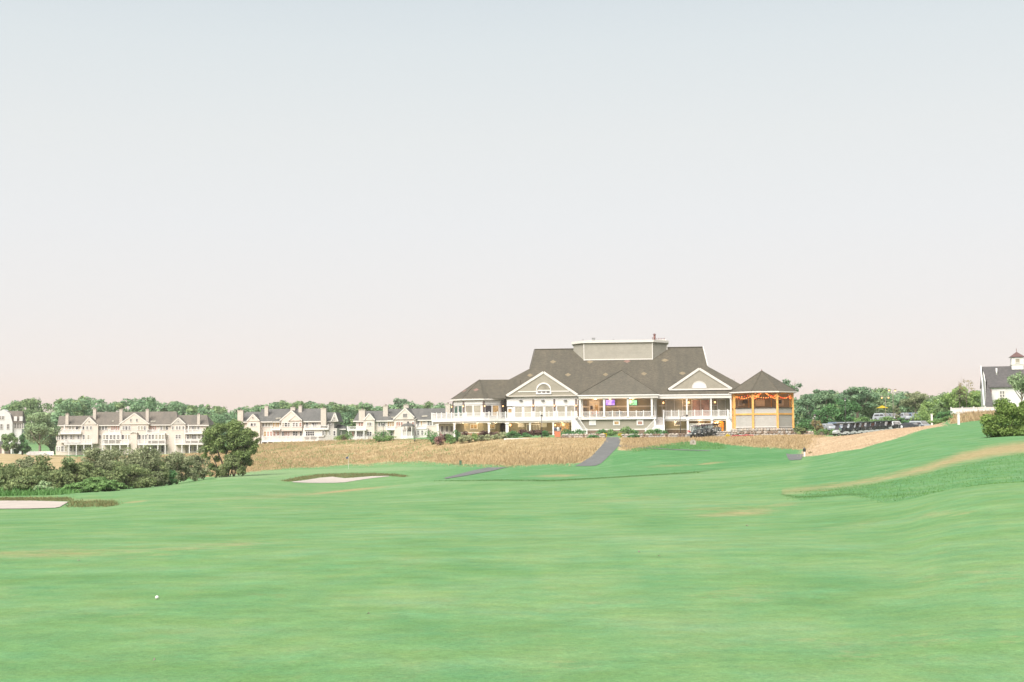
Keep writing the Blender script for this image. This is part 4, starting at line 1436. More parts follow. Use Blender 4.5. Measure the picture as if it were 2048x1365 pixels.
screen('television_screen', 'wall television with purple and pink picture under the porch', 1211.5, 1229.5, 800.5, 811, [(.3, (.12, .03, .3)), (.45, (.5, .22, .9)), (.6, (.9, .6, .95)), (.75, (.95, .25, .4))], 1.1, 3.0)
screen('television_screen', 'wall television with green sports pitch picture under the porch', 1259, 1274, 800.5, 811, [(.35, (.05, .09, .08)), (.47, (.35, .8, .35)), (.58, (.45, .9, .55)), (.7, (.75, .85, .95))], 1.0, 8.0)
for uq in (1190, 1220, 1266):
    xq = B.X(uq, 0, 800)
    l_ = MB().lathe([(.22, 0), (.22, -.08), (.12, -.12)], 12, Matrix.Translation((xq, 0, ZE - .62))).build('ceiling_lamp', 'ceiling_glow', club)
for uq in (1192, 1260):
    point_light('porch_light', (B.X(uq, .2, 800), .2, ZE - 1.0), 90, parent=club)

# --- right wing
YQ = .15
rx0, rx1 = B.X(1318, YQ), B.X(1468, YQ)
MB().box(rx0 - .5, rx1 + .6, -.12, .45, ZE - .72, ZE - .02).build('entablature', 'white_trim', club)
MB().box(rx0 - .5, rx1 + 3, -.22, -.08, ZE - .18, ZE + .02).build('gutter', 'white_paint', club)
MB().box(rx0 - .5, rx1 + 1, .45, 3.15, ZE - .3, ZE - .06).build('porch_ceiling', 'soffit', club)
MB().box(B.X(1330, 0), rx1 - .3, -.05, 3.18, ZD - .45, ZD).build('deck', 'white_paint', club)
MB().box(B.X(1330, 0), rx1 - .3, .1, 3.1, ZD - .75, ZD - .45).build('deck_beam', 'soffit', club)
for uq in (1374, 1422.5, 1462):
    column(club, B.X(uq, YQ), YQ, ZD, ZE - .72, .26)
column(club, B.X(1312, .2), .2, ZD, ZE - .72, .3)
cr_ = [B.X(uq, YQ) for uq in (1328.5, 1374, 1422.5, 1455)]
for a, b in zip(cr_, cr_[1:]):
    railing(club, (a, YQ), (b - .15, YQ), ZD, ZD + 1.05, gap=1.4, ends=(True, False))
for uq in (1375.5, 1424):
    column(club, B.X(uq, .2, 850), .2, -.2, ZD - .45, .38)
bw = 3.18
zt, zm = ZE - .8, B.at(1350, 812, bw)[1]
for a, b, m_ in [(1333, 1365, 'pane_painted_sky'), (1385, 1419, 'pane_pink'), (1436, 1466, 'pane_painted_sky')]:
    window(club, B.X(a, bw), B.X(b, bw), ZD + .1, zt - .1, bw, pane=m_, t=.14, bars=(1, 0))
for a, b in [(1318, 1331), (1368, 1382), (1422, 1434)]:
    x0, x1 = B.X(a, bw), B.X(b, bw)
    MB().box(x0, x1, bw - .05, bw + .05, ZD, zt).build('siding_panel', 'club_siding_low', club)
    MB().box(x0, x1, bw - .1, bw + .05, zm - .07, zm + .07).build('chair_rail', 'white_trim', club)
    MB().box((x0 + x1) / 2 - .05, (x0 + x1) / 2 + .05, bw - .09, bw + .05, ZD, zt).build('batten', 'white_trim', club)
    sconce(club, x0 + (x1 - x0) * .7, bw - .05, B.at(1350, 806, bw)[1], k=1.7)
point_light('porch_light', (B.X(1375, 1.6), 1.6, ZE - 1.0), 45, parent=club)
# dormer gable on the right roof
YD = 1.0
hx0, hz0 = B.at(1337, 781, YD)
hx1, hz1 = B.at(1463.5, 779, YD)
hxp, hzp = B.at(1398.5, 738, YD)
hz0 = (hz0 + hz1) / 2
g = gable_prism('gable_roof', 'roof_brown', club, hx0 - .2, hx1 + .2, hxp, hz0 - .05, hzp + .2, YD, (hzp - ZE) / K + .3)
gable_prism('gable_wall', 'club_siding', g, hx0 + .4, hx1 - .4, hxp, hz0 + .05, hzp - .15, YD - .04, YD - .001)
rake(g, hx0, hx1, hxp, hz0 + .1, hzp, YD - .1, .42)
MB().box(hx0 + .2, hx1 - .2, YD - .14, YD - .03, hz0 - .06, hz0 + .2).build('base_board', 'white_trim', g)
fx, fz = B.at(1398.5, 779, YD)
MB().face_prism([(fx + 1.2 * math.cos(a), fz + .2 + 1.15 * math.sin(a)) for a in np.linspace(0, math.pi, 17)], YD - .12, YD - .03).build('fanlight', 'white_paint', g)
ring = MB()
rp = [(fx + 1.28 * math.cos(a), fz + .2 + 1.23 * math.sin(a)) for a in np.linspace(0, math.pi, 17)]
for p, q in zip(rp, rp[1:]):
    ring.beam((p[0], YD - .12, p[1]), (q[0], YD - .12, q[1]), .12, .14)
ring.build('fanlight_frame', 'white_trim', g)
# lower storey right
a0, a1 = B.X(1331, 2.4, 850), B.X(1376, 2.4, 850)
MB().box(a0, rx1, 2.4, 3.3, -.3, ZD - .45).build('wall', 'club_siding_low', club)
window(club, B.X(1350, 2.4, 845), B.X(1360, 2.4, 845), B.at(1355, 850, 2.4)[1], B.at(1355, 843, 2.4)[1], 2.39, pane='pane_grey', t=.2)
MB().box(a0, a1, 2.3, 2.4, .75, .92).build('sill_board', 'white_trim', club)
MB().box(a0 + .01, a1 - .01, 2.28, 2.395, -.3, .74).build('stone_base', 'stone_brown', club)
b0, b1 = B.X(1377.5, .6, 855), B.X(1422.5, .6, 855)
MB().box(b0, b1, .6, 2.38, -.3, B.at(1400, 849, .6)[1]).build('cart_room_wall', 'house_white', club)
MB().box(b0 - .02, b1 + .02, .5, .75, B.at(1400, 849, .6)[1], B.at(1400, 847.5, .6)[1]).build('wall_cap', 'white_trim', club)
window(club, B.X(1396, 2.4, 844), B.X(1407, 2.4, 844), B.at(1400, 847, 2.4)[1], B.at(1400, 842, 2.4)[1], 2.39, pane='pane_warm', t=.15)
x0, x1 = B.X(1427, 2.4), B.X(1437, 2.4)
window(club, x0, x1, .1, ZD - .9, 2.39, pane='pane_warm', t=.08, bars=(1, 1), name='glass_door')
od = MB().box(B.X(1439.5, 2.2), B.X(1446.5, 2.2), 2.1, 2.22, -.1, 2.2).build('orange_door', 'orange_paint', club)
MB().box(B.X(1441.5, 2.2), B.X(1443.5, 2.2), 2.07, 2.12, .9, 1.1).build('door_handle', 'dark_metal', od)
sconce(club, B.X(1430, 2.3), 2.2, B.at(1430, 847, 2.3)[1], k=2.0)
point_light('entry_light', (B.X(1436, 1.2), 1.2, ZD - 1.0), 60, parent=club)
point_light('entry_light', (B.X(1124, -1.4), -1.4, ZD - 1.1), 50, parent=club)
for uq_, yq_, pw_ in ((925, -1.9, 55), (955, -2.6, 58), (990, -2.9, 58), (1035, -1.2, 42), (1075, -1.2, 42), (1350, 1.2, 34), (1400, -.1, 18)):
    point_light('soffit_light', (B.X(uq_, yq_), yq_, ZD - .95), pw_, (1.0, .74, .45), parent=club)


# --- outside stairs
def stair(name, x0, z0, x1, z1, y0, y1, n, solid_mat='white_paint'):
    """flight rising from (x1, z1) low end to (x0, z0) high end, between y0 and y1, with solid side and railing"""
    s = MB()
    for k in range(n):
        xa, xb = x0 + (x1 - x0) * k / n, x0 + (x1 - x0) * (k + 1) / n
        zt_ = z0 + (z1 - z0) * (k + 1) / n
        s.box(xa, xb, y0 + .08, y1, zt_ - .2, zt_)
    st_ = s.build(name, 'deck_board', club)
    MB().face_prism([(x0, z0 - .15), (x1, z1 - .05), (x1, z1 - .25), (x0, min(z0 - .9, z1 - .25) if abs(z0 - z1) < .5 else z1 - .25)], y0, y0 + .07).build('side_panel', solid_mat, st_)
    r_ = MB().beam((x0, y0 + .04, z0 + .95), (x1, y0 + .04, z1 + .9), .1, .1).build('handrail', 'white_paint', st_)
    bl = MB()
    m = int(abs(x1 - x0) / .14)
    for k in range(1, m):
        f = k / m
        bl.beam((x0 + (x1 - x0) * f, y0 + .04, z0 + (z1 - z0) * f - .1), (x0 + (x1 - x0) * f, y0 + .04, z0 + (z1 - z0) * f + .92), .045)
    bl.build('balusters', 'white_paint', st_)
    for xx, zz in ((x0, z0), (x1, z1)):
        MB().box(xx - .09, xx + .09, y0 - .05, y0 + .13, z1 - .3 if xx == x1 else zz - .5, zz + 1.15).build('newel_post', 'white_paint', st_)
    return st_


sx0, sx1 = B.X(1150, -3.6), B.X(1174, -3.6, 865)
stair('stair', sx0, ZD, sx1, -.1, -4.3, -3.0, 14)
MB().box(B.X(1143, -3.6), sx0, -4.3, -3.0, -.3, ZD).build('stair_landing', 'white_paint', club)
railing(club, (B.X(1143, -4.2), -4.25), (sx0, -4.25), ZD, ZD + 1.0, ends=(True, False))
sx0, sx1 = B.X(1328, -.9), B.X(1308, -1.6)
lz = 1.55
f_ = MB()
for k in range(8):
    f_.box(B.X(1311, -1.0), B.X(1327, -1.0), -2.5 + k * .3, -2.2 + k * .3, lz + (ZD - lz) * k / 8 - .1, lz + (ZD - lz) * (k + 1) / 8)
f_.build('stair', 'deck_board', club)
MB().box(B.X(1309, -3), B.X(1329, -3), -4.0, -2.5, -.3, lz).build('stair_landing', 'white_paint', club)
for xx in (B.X(1311, -2.5), B.X(1327.5, -2.5)):
    MB().box(xx - .1, xx + .1, -2.6, -2.4, lz, lz + 1.3).build('newel_post', 'white_paint', club)
    MB().box(xx - .1, xx + .1, -.2, 0, ZD, ZD + 1.3).build('newel_post', 'white_paint', club)
    MB().beam((xx, -2.5, lz + 1.1), (xx, -.1, ZD + 1.05), .09).build('handrail', 'white_paint', club)
    bl = MB()
    for k in range(1, 16):
        f = k / 16
        bl.beam((xx, -2.5 + 2.4 * f, lz + (ZD - lz) * f), (xx, -2.5 + 2.4 * f, lz + (ZD - lz) * f + 1.05), .045)
    bl.build('balusters', 'white_paint', club)
stair('stair', B.X(1309, -4), lz, B.X(1291, -4, 865), -.05, -4.0, -2.8, 8)
stair('stair', B.X(1456, -.3), ZD, B.X(1476, -.3, 865), .2, -.9, .1, 13)
MB().box(B.X(1452, -.3), B.X(1456, -.3), -.9, .1, -.3, ZD).build('stair_landing', 'white_paint', club)
x0, x1 = B.X(1453, .3), B.X(1470, .3)
MB().box(x0, x1, .3, 2.3, -.3, ZD - .2).build('stair_wall', 'house_white', club)
railing(club, (B.X(1455, YQ), YQ), (B.X(1470, YQ), YQ), ZD, ZD + 1.05, ends=(True, True))

# ------------------------------------------------------------------ timber gazebo
pgz = P(1526, 866, 243)
GZ = Frame((pgz.x, 243, BASE - .1), rad(3))
gz_ = thing('gazebo', 'octagonal gazebo with orange timber posts and red string lights beside the clubhouse', 'gazebo', GZ.o, -GZ.yaw)
GR = (GZ.X(1587, -1.9, 850) - GZ.X(1470.5, -1.9, 850)) / 2 / math.cos(rad(22.5)) * 1.0
gze = GZ.at(1526, 783, -4.5)[1]
gzp_ = GZ.at(1525, 742, 0)[1]
goct = lambda r: [(r * math.cos(-math.pi / 2 - rad(22.5) - rad(2) + k * rad(45)), r * math.sin(-math.pi / 2 - rad(22.5) - rad(2) + k * rad(45))) for k in range(8)]
pe = goct(GR + .75)
gr_ = MB().add([(x, y, gze) for x, y in pe] + [(0, 0, gzp_)] + [(x, y, gze - .05) for x, y in pe], [(k, (k + 1) % 8, 8) for k in range(8)] + [tuple(range(9, 17))[::-1]] + [(9 + k, 9 + (k + 1) % 8, (k + 1) % 8, k) for k in range(8)]).build('roof', 'roof_brown', gz_)
MB().lathe([(.12, 0), (.07, .12), (.02, .3)], 8, Matrix.Translation((0, 0, gzp_))).build('finial', 'rust_metal', gr_)
pp_ = goct(GR)
zlow, zrail = GZ.at(1526, 816, -4.5)[1], GZ.at(1526, 828.5, -4.5)[1]
zb0 = GZ.at(1526, 855, -4.5)[1]
MB().poly_prism(goct(GR - .1), 0.0, zb0 - .02).build('floor_base', 'mortar', gz_)
MB().poly_prism(goct(GR - .05), zrail - .6, zrail - .45).build('floor', 'deck_board', gz_)
for k in range(8):
    a, b = Vector((*pe[k], 0)), Vector((*pe[(k + 1) % 8], 0))
    up = Vector((0, 0, 1))
    MB().beam(a + up * (gze - .12), b + up * (gze - .12), .1, .2).build('fascia', 'white_trim', gr_)
    MB().beam(a + up * (gze + .03), up * (gzp_ + .03), .14, .06).build('hip_cap', 'roof_brown', gr_)
    a, b = Vector((*pp_[k], 0)), Vector((*pp_[(k + 1) % 8], 0))
    MB().box(a.x - .17, a.x + .17, a.y - .17, a.y + .17, 0, gze - .08).build('post', 'orange_timber', gz_)
    for f, t_ in ((0, 1), (1, 0)):
        s_, e_ = (a, b) if f == 0 else (b, a)
        dv_ = (e_ - s_).normalized()
        MB().tube([s_ + up * (gze - 1.35) + dv_ * .16, s_ + up * (gze - .7) + dv_ * .35, s_ + up * (gze - .35) + dv_ * .8, s_ + up * (gze - .22) + dv_ * 1.15], .075, 6).build('brace', 'orange_timber', gz_)
    MB().beam(a + up * (gze - .2), b + up * (gze - .2), .16, .24).build('top_beam', 'orange_timber', gz_)
    MB().beam(a + up * zrail, b + up * zrail, .12, .28).build('rail_beam', 'orange_timber', gz_)
    MB().beam(a.lerp(b, .03) + up * zlow, b.lerp(a, .03) + up * zlow, .2, .08).build('counter', 'dark_metal', gz_)
    e = b - a
    M = wall_plane(a.x, a.y, math.atan2(e.y, e.x))
    L = e.length
    MB().box(.17, L - .17, .05, .12, zrail + .14, zlow - .04, M).build('upper_panel', 'grey_panel', gz_)
    MB().box(.17, L - .17, .05, .12, zb0, zrail - .14, M).build('lower_panel', 'grey_panel', gz_)
    MB().box(.17, L - .17, -.02, .05, zb0 - .05, zb0 + .12, M).build('base_board', 'white_trim', gz_)
# closed back of the bar and its ceiling
for k in (3, 4, 5):
    a, b = Vector((*pp_[k], 0)), Vector((*pp_[(k + 1) % 8], 0))
    e = b - a
    M = wall_plane(a.x, a.y, math.atan2(e.y, e.x))
    MB().box(.17, e.length - .17, .13, .2, zlow + .05, gze - .3, M).build('back_wall', 'club_siding', gz_)
    MB().box(e.length * .3, e.length * .7, .08, .25, zlow + .5, zlow + 1.5, M).build('bar_shelf', 'white_trim', gz_)
MB().poly_prism(goct(GR - .2), gze - .12, gze - .08).build('ceiling', 'soffit', gz_)
# bar inside
MB().box(-1.6, 1.6, .5, 1.1, zrail - .45, zlow + .1).box(-1.75, 1.75, .4, 1.25, zlow + .1, zlow + .17).build('bar_counter', 'club_siding', gz_)
for k, xx in enumerate((-3.1, 2.6)):
    MB().box(xx, xx + .9, 2.6, 2.75, zlow + .9, zlow + 1.5).build('wall_screen', 'dark_metal', gz_)
# string lights, each bulb its own piece
sl = thing('string_lights', 'red and amber string lights looped under the gazebo roof', 'string lights', GZ.world(0, 0, 0), -GZ.yaw)
rg = random.Random(5)
wire = MB()
runs = []
for k in range(8):
    a, b = Vector((*pp_[k], gze - .5)), Vector((*pp_[(k + 1) % 8], gze - .5))
    runs.append((a * 1.0, b * 1.0, .55 if k not in (0,) else .5))
for k in (7, 0, 1):
    a = Vector((*pp_[k], gze - .75))
    runs.append((a, Vector((0, 0, gze + .5)), .35))
runs.append((Vector((*pp_[0], gze - 1.2)), Vector((-.2, -1.5, gze + .1)), .2))
runs.append((Vector((*pp_[1], gze - 1.2)), Vector((.2, -1.5, gze + .1)), .2))
for a, b, sag in runs:
    pts = [a.lerp(b, t_ / 10) - Vector((0, 0, sag * 4 * (t_ / 10) * (1 - t_ / 10))) for t_ in range(11)]
    pts = [Vector((p.x * .97, p.y * .97, p.z)) for p in pts]
    wire.tube(pts, .012, 4)
    for t_ in range(1, 11):
        p = pts[t_ - 1].lerp(pts[t_], .5)
        MB().lathe([(.03, .0), (.075, -.09), (.06, -.17), (.015, -.2)], 6, Matrix.Translation(p)).build('bulb', rg.choice(('bulb_red', 'bulb_amber', 'bulb_amber')), sl, True)
wire.build('wire', 'dark_metal', sl)
point_light('string_glow', (0, 0, gze - .9), 120, (1.0, .5, .2), .6, sl)
# boulder base under the gazebo
rg = random.Random(9)
bb_ = goct(GR + .15)
for k in (6, 7, 0, 1, 2):
    a, b = Vector((*bb_[k], 0)), Vector((*bb_[(k + 1) % 8], 0))
    L = (b - a).length
    for r_ in range(2):
        x = rg.uniform(0, .3)
        while x < L:
            w_ = rg.uniform(.4, .8)
            p = a.lerp(b, x / L)
            stone(gz_, p.x, p.y, .15 + r_ * (zb0 - .1) * .48, w_ * 1.1, .6, (zb0) * .6, rg.choice(('stone_pale', 'stone_pale', 'stone_pale', 'stone_grey')), rg)
            x += w_ * .85


# ------------------------------------------------------------------ residences
def residence(name, label, Y, u0, vb, yaw, spec, zbase=None):
    p = P(u0, vb, Y)
    z = zbase if zbase is not None else p.z
    F = Frame((p.x, Y, z), yaw)
    root = thing(name, label, 'building', F.o, -yaw)
    rnd = random.Random(u0)
    for (a, b, v0, v1, y0, y1, m) in spec['walls']:
        za, zb = F.at((a + b) / 2, v1, y0)[1], F.at((a + b) / 2, v0, y0)[1]
        MB().box(F.X(a, y0, v0), F.X(b, y0, v0), y0, y1, min(za, zb) if v1 < vb - 1 else -1.5, max(za, zb)).build('wall', m, root)
    for (a, b, ve, vr, ia, ib, y0, y1, m) in spec['roofs']:
        # ridge parallel to the front; ia, ib: how far the ridge ends are pulled in (px), 0 for a gable end
        ym = (y0 + y1) / 2
        xa, xb = F.X(a, y0, ve), F.X(b, y0, ve)
        ze = F.at((a + b) / 2, ve, y0)[1]
        zr = F.at((a + b) / 2, vr, ym)[1]
        ra, rb = F.X(a + ia, ym, vr), F.X(b - ib, ym, vr)
        r = MB().add([(xa, y0, ze), (xb, y0, ze), (xb, y1, ze), (xa, y1, ze), (ra, ym, zr), (rb, ym, zr), (xa, y0, ze - .12), (xb, y0, ze - .12), (xb, y1, ze - .12), (xa, y1, ze - .12)],
                     [(0, 1, 5, 4), (2, 3, 4, 5), (3, 0, 4), (1, 2, 5), (9, 8, 7, 6), (0, 6, 7, 1), (1, 7, 8, 2), (2, 8, 9, 3), (3, 9, 6, 0)]).build('roof', m, root)
        MB().box(xa, xb, y0 - .1, y0 + .04, ze - .3, ze - .02).build('fascia', 'white_trim', r)
    for (a, b, up_, ve, vp, y0, dep, m, eyes) in spec['gables']:
        xa, xb = F.X(a, y0, ve), F.X(b, y0, ve)
        xp, zp = F.at(up_, vp, y0)
        ze = F.at((a + b) / 2, ve, y0)[1]
        g = gable_prism('gable_roof', spec['rm'], root, xa - .15, xb + .15, xp, ze, zp + .15, y0, y0 + dep)
        gable_prism('gable_wall', m, g, xa + .3, xb - .3, xp, ze + .02, zp - .15, y0 - .05, y0 - .002)
        rake(g, xa, xb, xp, ze + .06, zp, y0 - .1, .32, .12)
        for e in eyes:
            if len(e) == 2:
                xe, zz = F.at(e[0], e[1], y0)
                window(g, xe - .2, xe + .2, zz - .2, zz + .2, y0 - .05, pane='pane_grey', t=.08)
            else:
                window(g, F.X(e[0], y0, e[2]), F.X(e[1], y0, e[2]), F.at(e[0], e[3], y0)[1], F.at(e[0], e[2], y0)[1], y0 - .05, pane='pane_grey', t=.1)
    for (a, b, vt, v1, y0, dep) in spec['chimneys']:
        xa, xb = F.X(a, y0, vt), F.X(b, y0, vt)
        zt, z1 = F.at(a, vt, y0)[1], F.at(a, v1, y0)[1]
        c = MB().box(xa, xb, y0, y0 + dep, z1 - .6, zt).box(xa - .08, xb + .08, y0 - .08, y0 + dep + .08, zt, zt + .14).build('chimney', 'chimney_block', root)
        MB().tube([((xa + xb) / 2, y0 + dep / 2, zt + .14), ((xa + xb) / 2, y0 + dep / 2, zt + .5)], .2, 8).build('flue', 'flue', c)
    for (us, w, v0, v1, y, pane) in spec['windows']:
        for u in us:
            xx, z1 = F.at(u, v0, y)
            z0 = F.at(u, v1, y)[1]
            hw = w / 2 * Y / FP
            pn = pane if isinstance(pane, str) else rnd.choice(pane)
            window(root, xx - hw, xx + hw, z0, z1, y - .005, pane=pn, frame='white_paint', t=.13, bars=(0, 1) if z1 - z0 > 1.0 else (0, 0), proud=.08)
    for (a, b, vt, vf, y0, y1) in spec['decks']:
        xa, xb = F.X(a, y0, vf), F.X(b, y0, vf)
        zf_, zt = F.at((a + b) / 2, vf, y0)[1], F.at((a + b) / 2, vt, y0)[1]
        d = MB().box(xa, xb, y0, y1, zf_ - .35, zf_).build('deck', 'white_paint', root)
        railing(d, (xa + .1, y0 + .1), (xb - .1, y0 + .1), zf_, zt, gap=2.2, post=.2, bal=.2, bw=.05)
        railing(d, (xa + .1, y0 + .1), (xa + .1, y1), zf_, zt, gap=2.5, post=.18, bal=.25, ends=(False, False), bw=.05)
    for (us, v0, v1, y) in spec['posts']:
        for u in us:
            xx, z1 = F.at(u, v0, y)
            z0 = F.at(u, v1, y)[1]
            column(root, xx, y, z0 - .6, z1, .24, name='porch_post')
    for (u, v, y, w, h) in spec.get('skylights', []):
        # lies in the front slope of the first roof
        a, b, ve, vr, ia, ib, y0, y1, m = spec['roofs'][spec.get('skyroof', 0)]
        ym = (y0 + y1) / 2
        ze, zr = F.at((a + b) / 2, ve, y0)[1], F.at((a + b) / 2, vr, ym)[1]
        k = (zr - ze) / (ym - y0)
        yy = y0
        for _ in range(6):
            xx, zz = F.at(u, v, yy)
            yy = y0 + (zz - ze) / k
        ang = math.atan(k)
        M = Matrix.Translation((xx, yy, zz)) @ Matrix.Rotation(ang, 4, 'X')
        s = MB().box(-w / 2 - .08, w / 2 + .08, -h / 2 - .08, h / 2 + .08, -.05, .08, M).build('skylight', 'dark_metal', root)
        MB().box(-w / 2, w / 2, -h / 2, h / 2, .05, .1, M).build('pane', 'pane_painted_sky', s)
    return root, F


PG = ('pane_grey', 'pane_grey', 'pane_dark', 'pane_painted_sky')
r1 = dict(rm='roof_warm',
          walls=[(121, 415, 850, 908, 0, 12, 'cedar_beige'), (163, 196, 849, 888, -1.2, 0, 'cedar_beige'), (240, 297, 849, 908, -1.2, 0, 'cedar_beige'), (344, 371, 849, 908, -1.0, 0, 'cedar_beige'), (261, 274, 866, 908, -2.0, -1.2, 'cedar_beige'),
                 (112, 124, 868, 908, 1.5, 9, 'cedar_beige'), (205, 243, 867, 880, -1.6, 0, 'white_trim'), (296, 330, 867, 882, -1.6, 0, 'white_trim'), (372, 415, 866, 882, -1.4, 0, 'white_trim'), (121, 162, 866, 886, -1.0, 0, 'white_trim')],
          roofs=[(188, 356, 850, 824, 0, 3, -.5, 12.5, 'roof_warm'), (115, 200, 850.5, 832, 3, 0, -.4, 12, 'roof_warm'), (345, 418, 850.5, 830.5, 0, 4, -.4, 12, 'roof_warm'), (107, 122, 868.5, 857, 4, 0, 1, 9.5, 'roof_warm')],
          gables=[(165, 193, 178.5, 850, 835, -1.3, 6, 'cedar_beige', [(178.5, 843.5)]), (238, 299, 269, 849.5, 827, -1.4, 8, 'cedar_beige', [(260.5, 263.5, 838, 843.5), (272.5, 275.5, 838, 843.5)]), (343, 371, 357, 849.5, 836, -1.1, 6, 'cedar_beige_shaded', [(356.5, 843.5)]),
                  (260.5, 274.5, 267.5, 866.5, 863.5, -2.1, 1, 'cedar_beige', [])],
          chimneys=[(131, 137, 829, 850, -.2, 1.1), (186, 192, 819, 836, 2, 1.1), (239, 245, 820, 842, .6, 1.1), (291.5, 297.5, 820, 842, .6, 1.1), (394.5, 400, 829.5, 850, -.2, 1.1)],
          windows=[([140.3, 146.2, 154, 158.5], 3.6, 853, 859.5, 0, PG), ([166.7, 174.5, 182], 3.2, 853, 859.5, -1.2, PG), ([199.9, 206.2, 212], 4, 853, 860, 0, PG), ([224, 228.5, 233, 237], 3.4, 852.5, 861, 0, 'pane_pink'),
                   ([247.2, 253, 259, 277.8, 283.7, 289.5], 4.2, 853, 860, -1.2, PG), ([302, 306.5, 311], 3.4, 852.5, 861, 0, 'pane_pink'), ([322.8, 328.6, 334], 4.2, 853, 860, 0, PG), ([345.7, 354, 359.4, 366.7], 3.4, 853, 859.5, -1.0, PG), ([378, 385.7, 390.6, 397], 3.8, 853, 860, 0, PG),
                   ([125, 132.5, 142.7, 147.5, 157], 4, 871, 878.5, -1.0, PG), ([167.5, 177], 4, 870.5, 879, -1.2, PG), ([199.5], 5, 871, 878, 0, PG), ([208.6, 214.5, 222, 229, 236.5], 4.2, 870.5, 879, -1.6, PG), ([246, 253, 257.5, 279.3, 287, 291.5], 4.4, 870.5, 878.5, -1.2, PG),
                   ([299.5, 306, 313, 320, 326], 4.2, 870, 878.5, -1.6, PG), ([334.8], 5, 870.5, 878, 0, PG), ([353.5, 359.2], 4.2, 870, 877.5, -1.0, PG), ([376, 380.5, 385.5, 390.5, 398.4, 406, 411], 4, 870, 878, -1.4, PG),
                   ([125, 132, 142, 150, 160, 168, 176], 5, 893, 903, 0, PG), ([290, 298, 306, 312, 318, 325, 331], 5, 892, 904, 0, PG), ([350, 358, 380, 390, 400], 5, 893, 903, 0, PG), ([115, 119], 2.5, 872, 880, 1.5, PG), ([114.5, 119], 2.5, 894, 902, 1.5, PG)],
          decks=[(128, 184, 880, 887.5, -3.2, 0), (114, 162, 860.5, 866.5, -2.0, 0), (217, 241, 860.5, 866, -1.5, 0), (203, 258, 880, 888, -3.2, 0), (275, 331, 880, 888, -3.2, 0), (293, 318, 860, 866, -1.6, 0), (349, 413, 879.5, 887.5, -3.0, 0), (369, 418, 859.5, 866, -2.4, 0)],
          posts=[([138, 153, 168, 184], 888, 907, -3), ([205, 222, 240, 256], 888, 907, -3), ([287, 301, 316, 330.5], 888, 907, -3), ([350.5, 364, 379, 395], 888, 907, -2.8), ([129, 377], 850, 861, -1.6)],
          skylights=[(304, 843.5, 0, .7, 1.0), (309, 843.5, 0, .7, 1.0), (226, 843, 0, .7, 1.0)])
residence('residence', 'long three storey beige residence with five chimneys and stacked white balconies', 425, 265, 906, rad(-2), r1)

r2 = dict(rm='roof_grey',
          walls=[(488, 524, 843, 888, 0, 11, 'cedar_beige'), (522, 640, 843, 884, .3, 12, 'cedar_beige'), (632, 674, 857, 884, -.6, 10, 'cedar_beige_shaded'), (640, 668, 842, 858, 1.5, 9, 'cedar_beige_shaded'), (494, 520, 843, 888, -1.0, 0, 'cedar_beige'), (563, 604, 842, 862, -.8, .4, 'cedar_beige'),
                 (606, 648, 857, 874, -.9, 0, 'white_trim'), (668, 684, 858, 884, 3, 9, 'cedar_beige_shaded')],
          roofs=[(478, 545, 843.5, 824, 14, 0, -.5, 11.5, 'roof_grey'), (520, 650, 843, 818, 2, 8, -.3, 12.5, 'roof_grey'), (648, 671, 842.5, 825, 0, 0, 1.2, 9.2, 'roof_grey'), (655, 692, 858, 850, 6, 8, 2.5, 9.5, 'roof_grey')],
          gables=[(494, 519, 506, 843, 829, -1.1, 6, 'cedar_beige', [(506, 836)]), (559.5, 604, 583, 842, 822, -.6, 8, 'cedar_beige', []), (577, 604, 590.5, 842, 830, -1.0, 5, 'cedar_beige', []), (662, 676, 670, 844, 826, .9, 6, 'cedar_beige_shaded', [(667, 670, 835, 840)])],
          chimneys=[(475, 486, 822, 846, -.6, 1.3), (529, 536, 814, 831, 2.4, 1.1), (581, 590, 816, 822, 5, 1.1), (597, 603.5, 813, 825, 4.2, 1.1), (641.5, 652, 818, 848, -.8, 1.3)],
          windows=[([503.5, 509.5], 4.6, 847, 852.5, -1.0, PG), ([517], 4, 846.5, 853.5, 0, PG), ([527, 533, 538.5], 4, 846.5, 853.5, .3, PG), ([547.5, 552.5, 557], 3.6, 846, 855, .3, 'pane_warm'), ([566.5, 572, 577.5], 4.2, 846, 853.5, -.8, PG), ([587.5, 593.5, 601], 4.4, 846, 853.5, -.8, ('pane_pink', 'pane_grey')),
                   ([614, 626, 631.5], 4.4, 846, 853.5, .3, PG), ([517], 4.2, 865, 873, 0, 'pane_grey'), ([504, 511], 4, 864, 872, -1.0, 'pane_pink'), ([530, 537, 541.5], 5, 863.5, 873, .3, ('pane_pink', 'pane_warm')), ([549, 556.5], 4.4, 864, 872, .3, 'pane_pink'), ([566, 569.8, 573.8, 577.5], 3.2, 864, 873, .3, ('pane_dark', 'pane_pink')),
                   ([588, 593, 602], 4, 863.5, 872, .3, ('pane_dark', 'pane_grey')), ([613.5, 617.8, 622.2, 626.5], 3.4, 863.5, 872, -.9, 'pane_dark'), ([646.5], 4, 862.5, 870.5, -.9, 'pane_grey'), ([653.5, 660], 3, 862.5, 870.5, -.6, PG), ([669], 4, 862.5, 871.5, -.6, 'pane_dark'), ([675.5, 680], 2.6, 863, 872, 3, 'pane_grey'), ([660], 3.4, 846, 849.5, 1.5, 'pane_grey')],
          decks=[(523.5, 637, 872.5, 881.5, -2.6, .3), (541.5, 560.5, 854, 858.5, -1.2, .3), (608, 657, 851.5, 857.5, -1.4, 1)],
          posts=[([523.5, 535, 547, 558, 569, 582, 595, 609, 622, 635], 881.5, 887, -2.4)],
          skylights=[(554, 838, 0, .7, 1.0), (559.5, 837.5, 0, .7, 1.0)], skyroof=1)
residence('residence', 'beige two storey residence behind the golden slope, with double front gable and long white deck', 395, 575, 886, rad(6), r2)

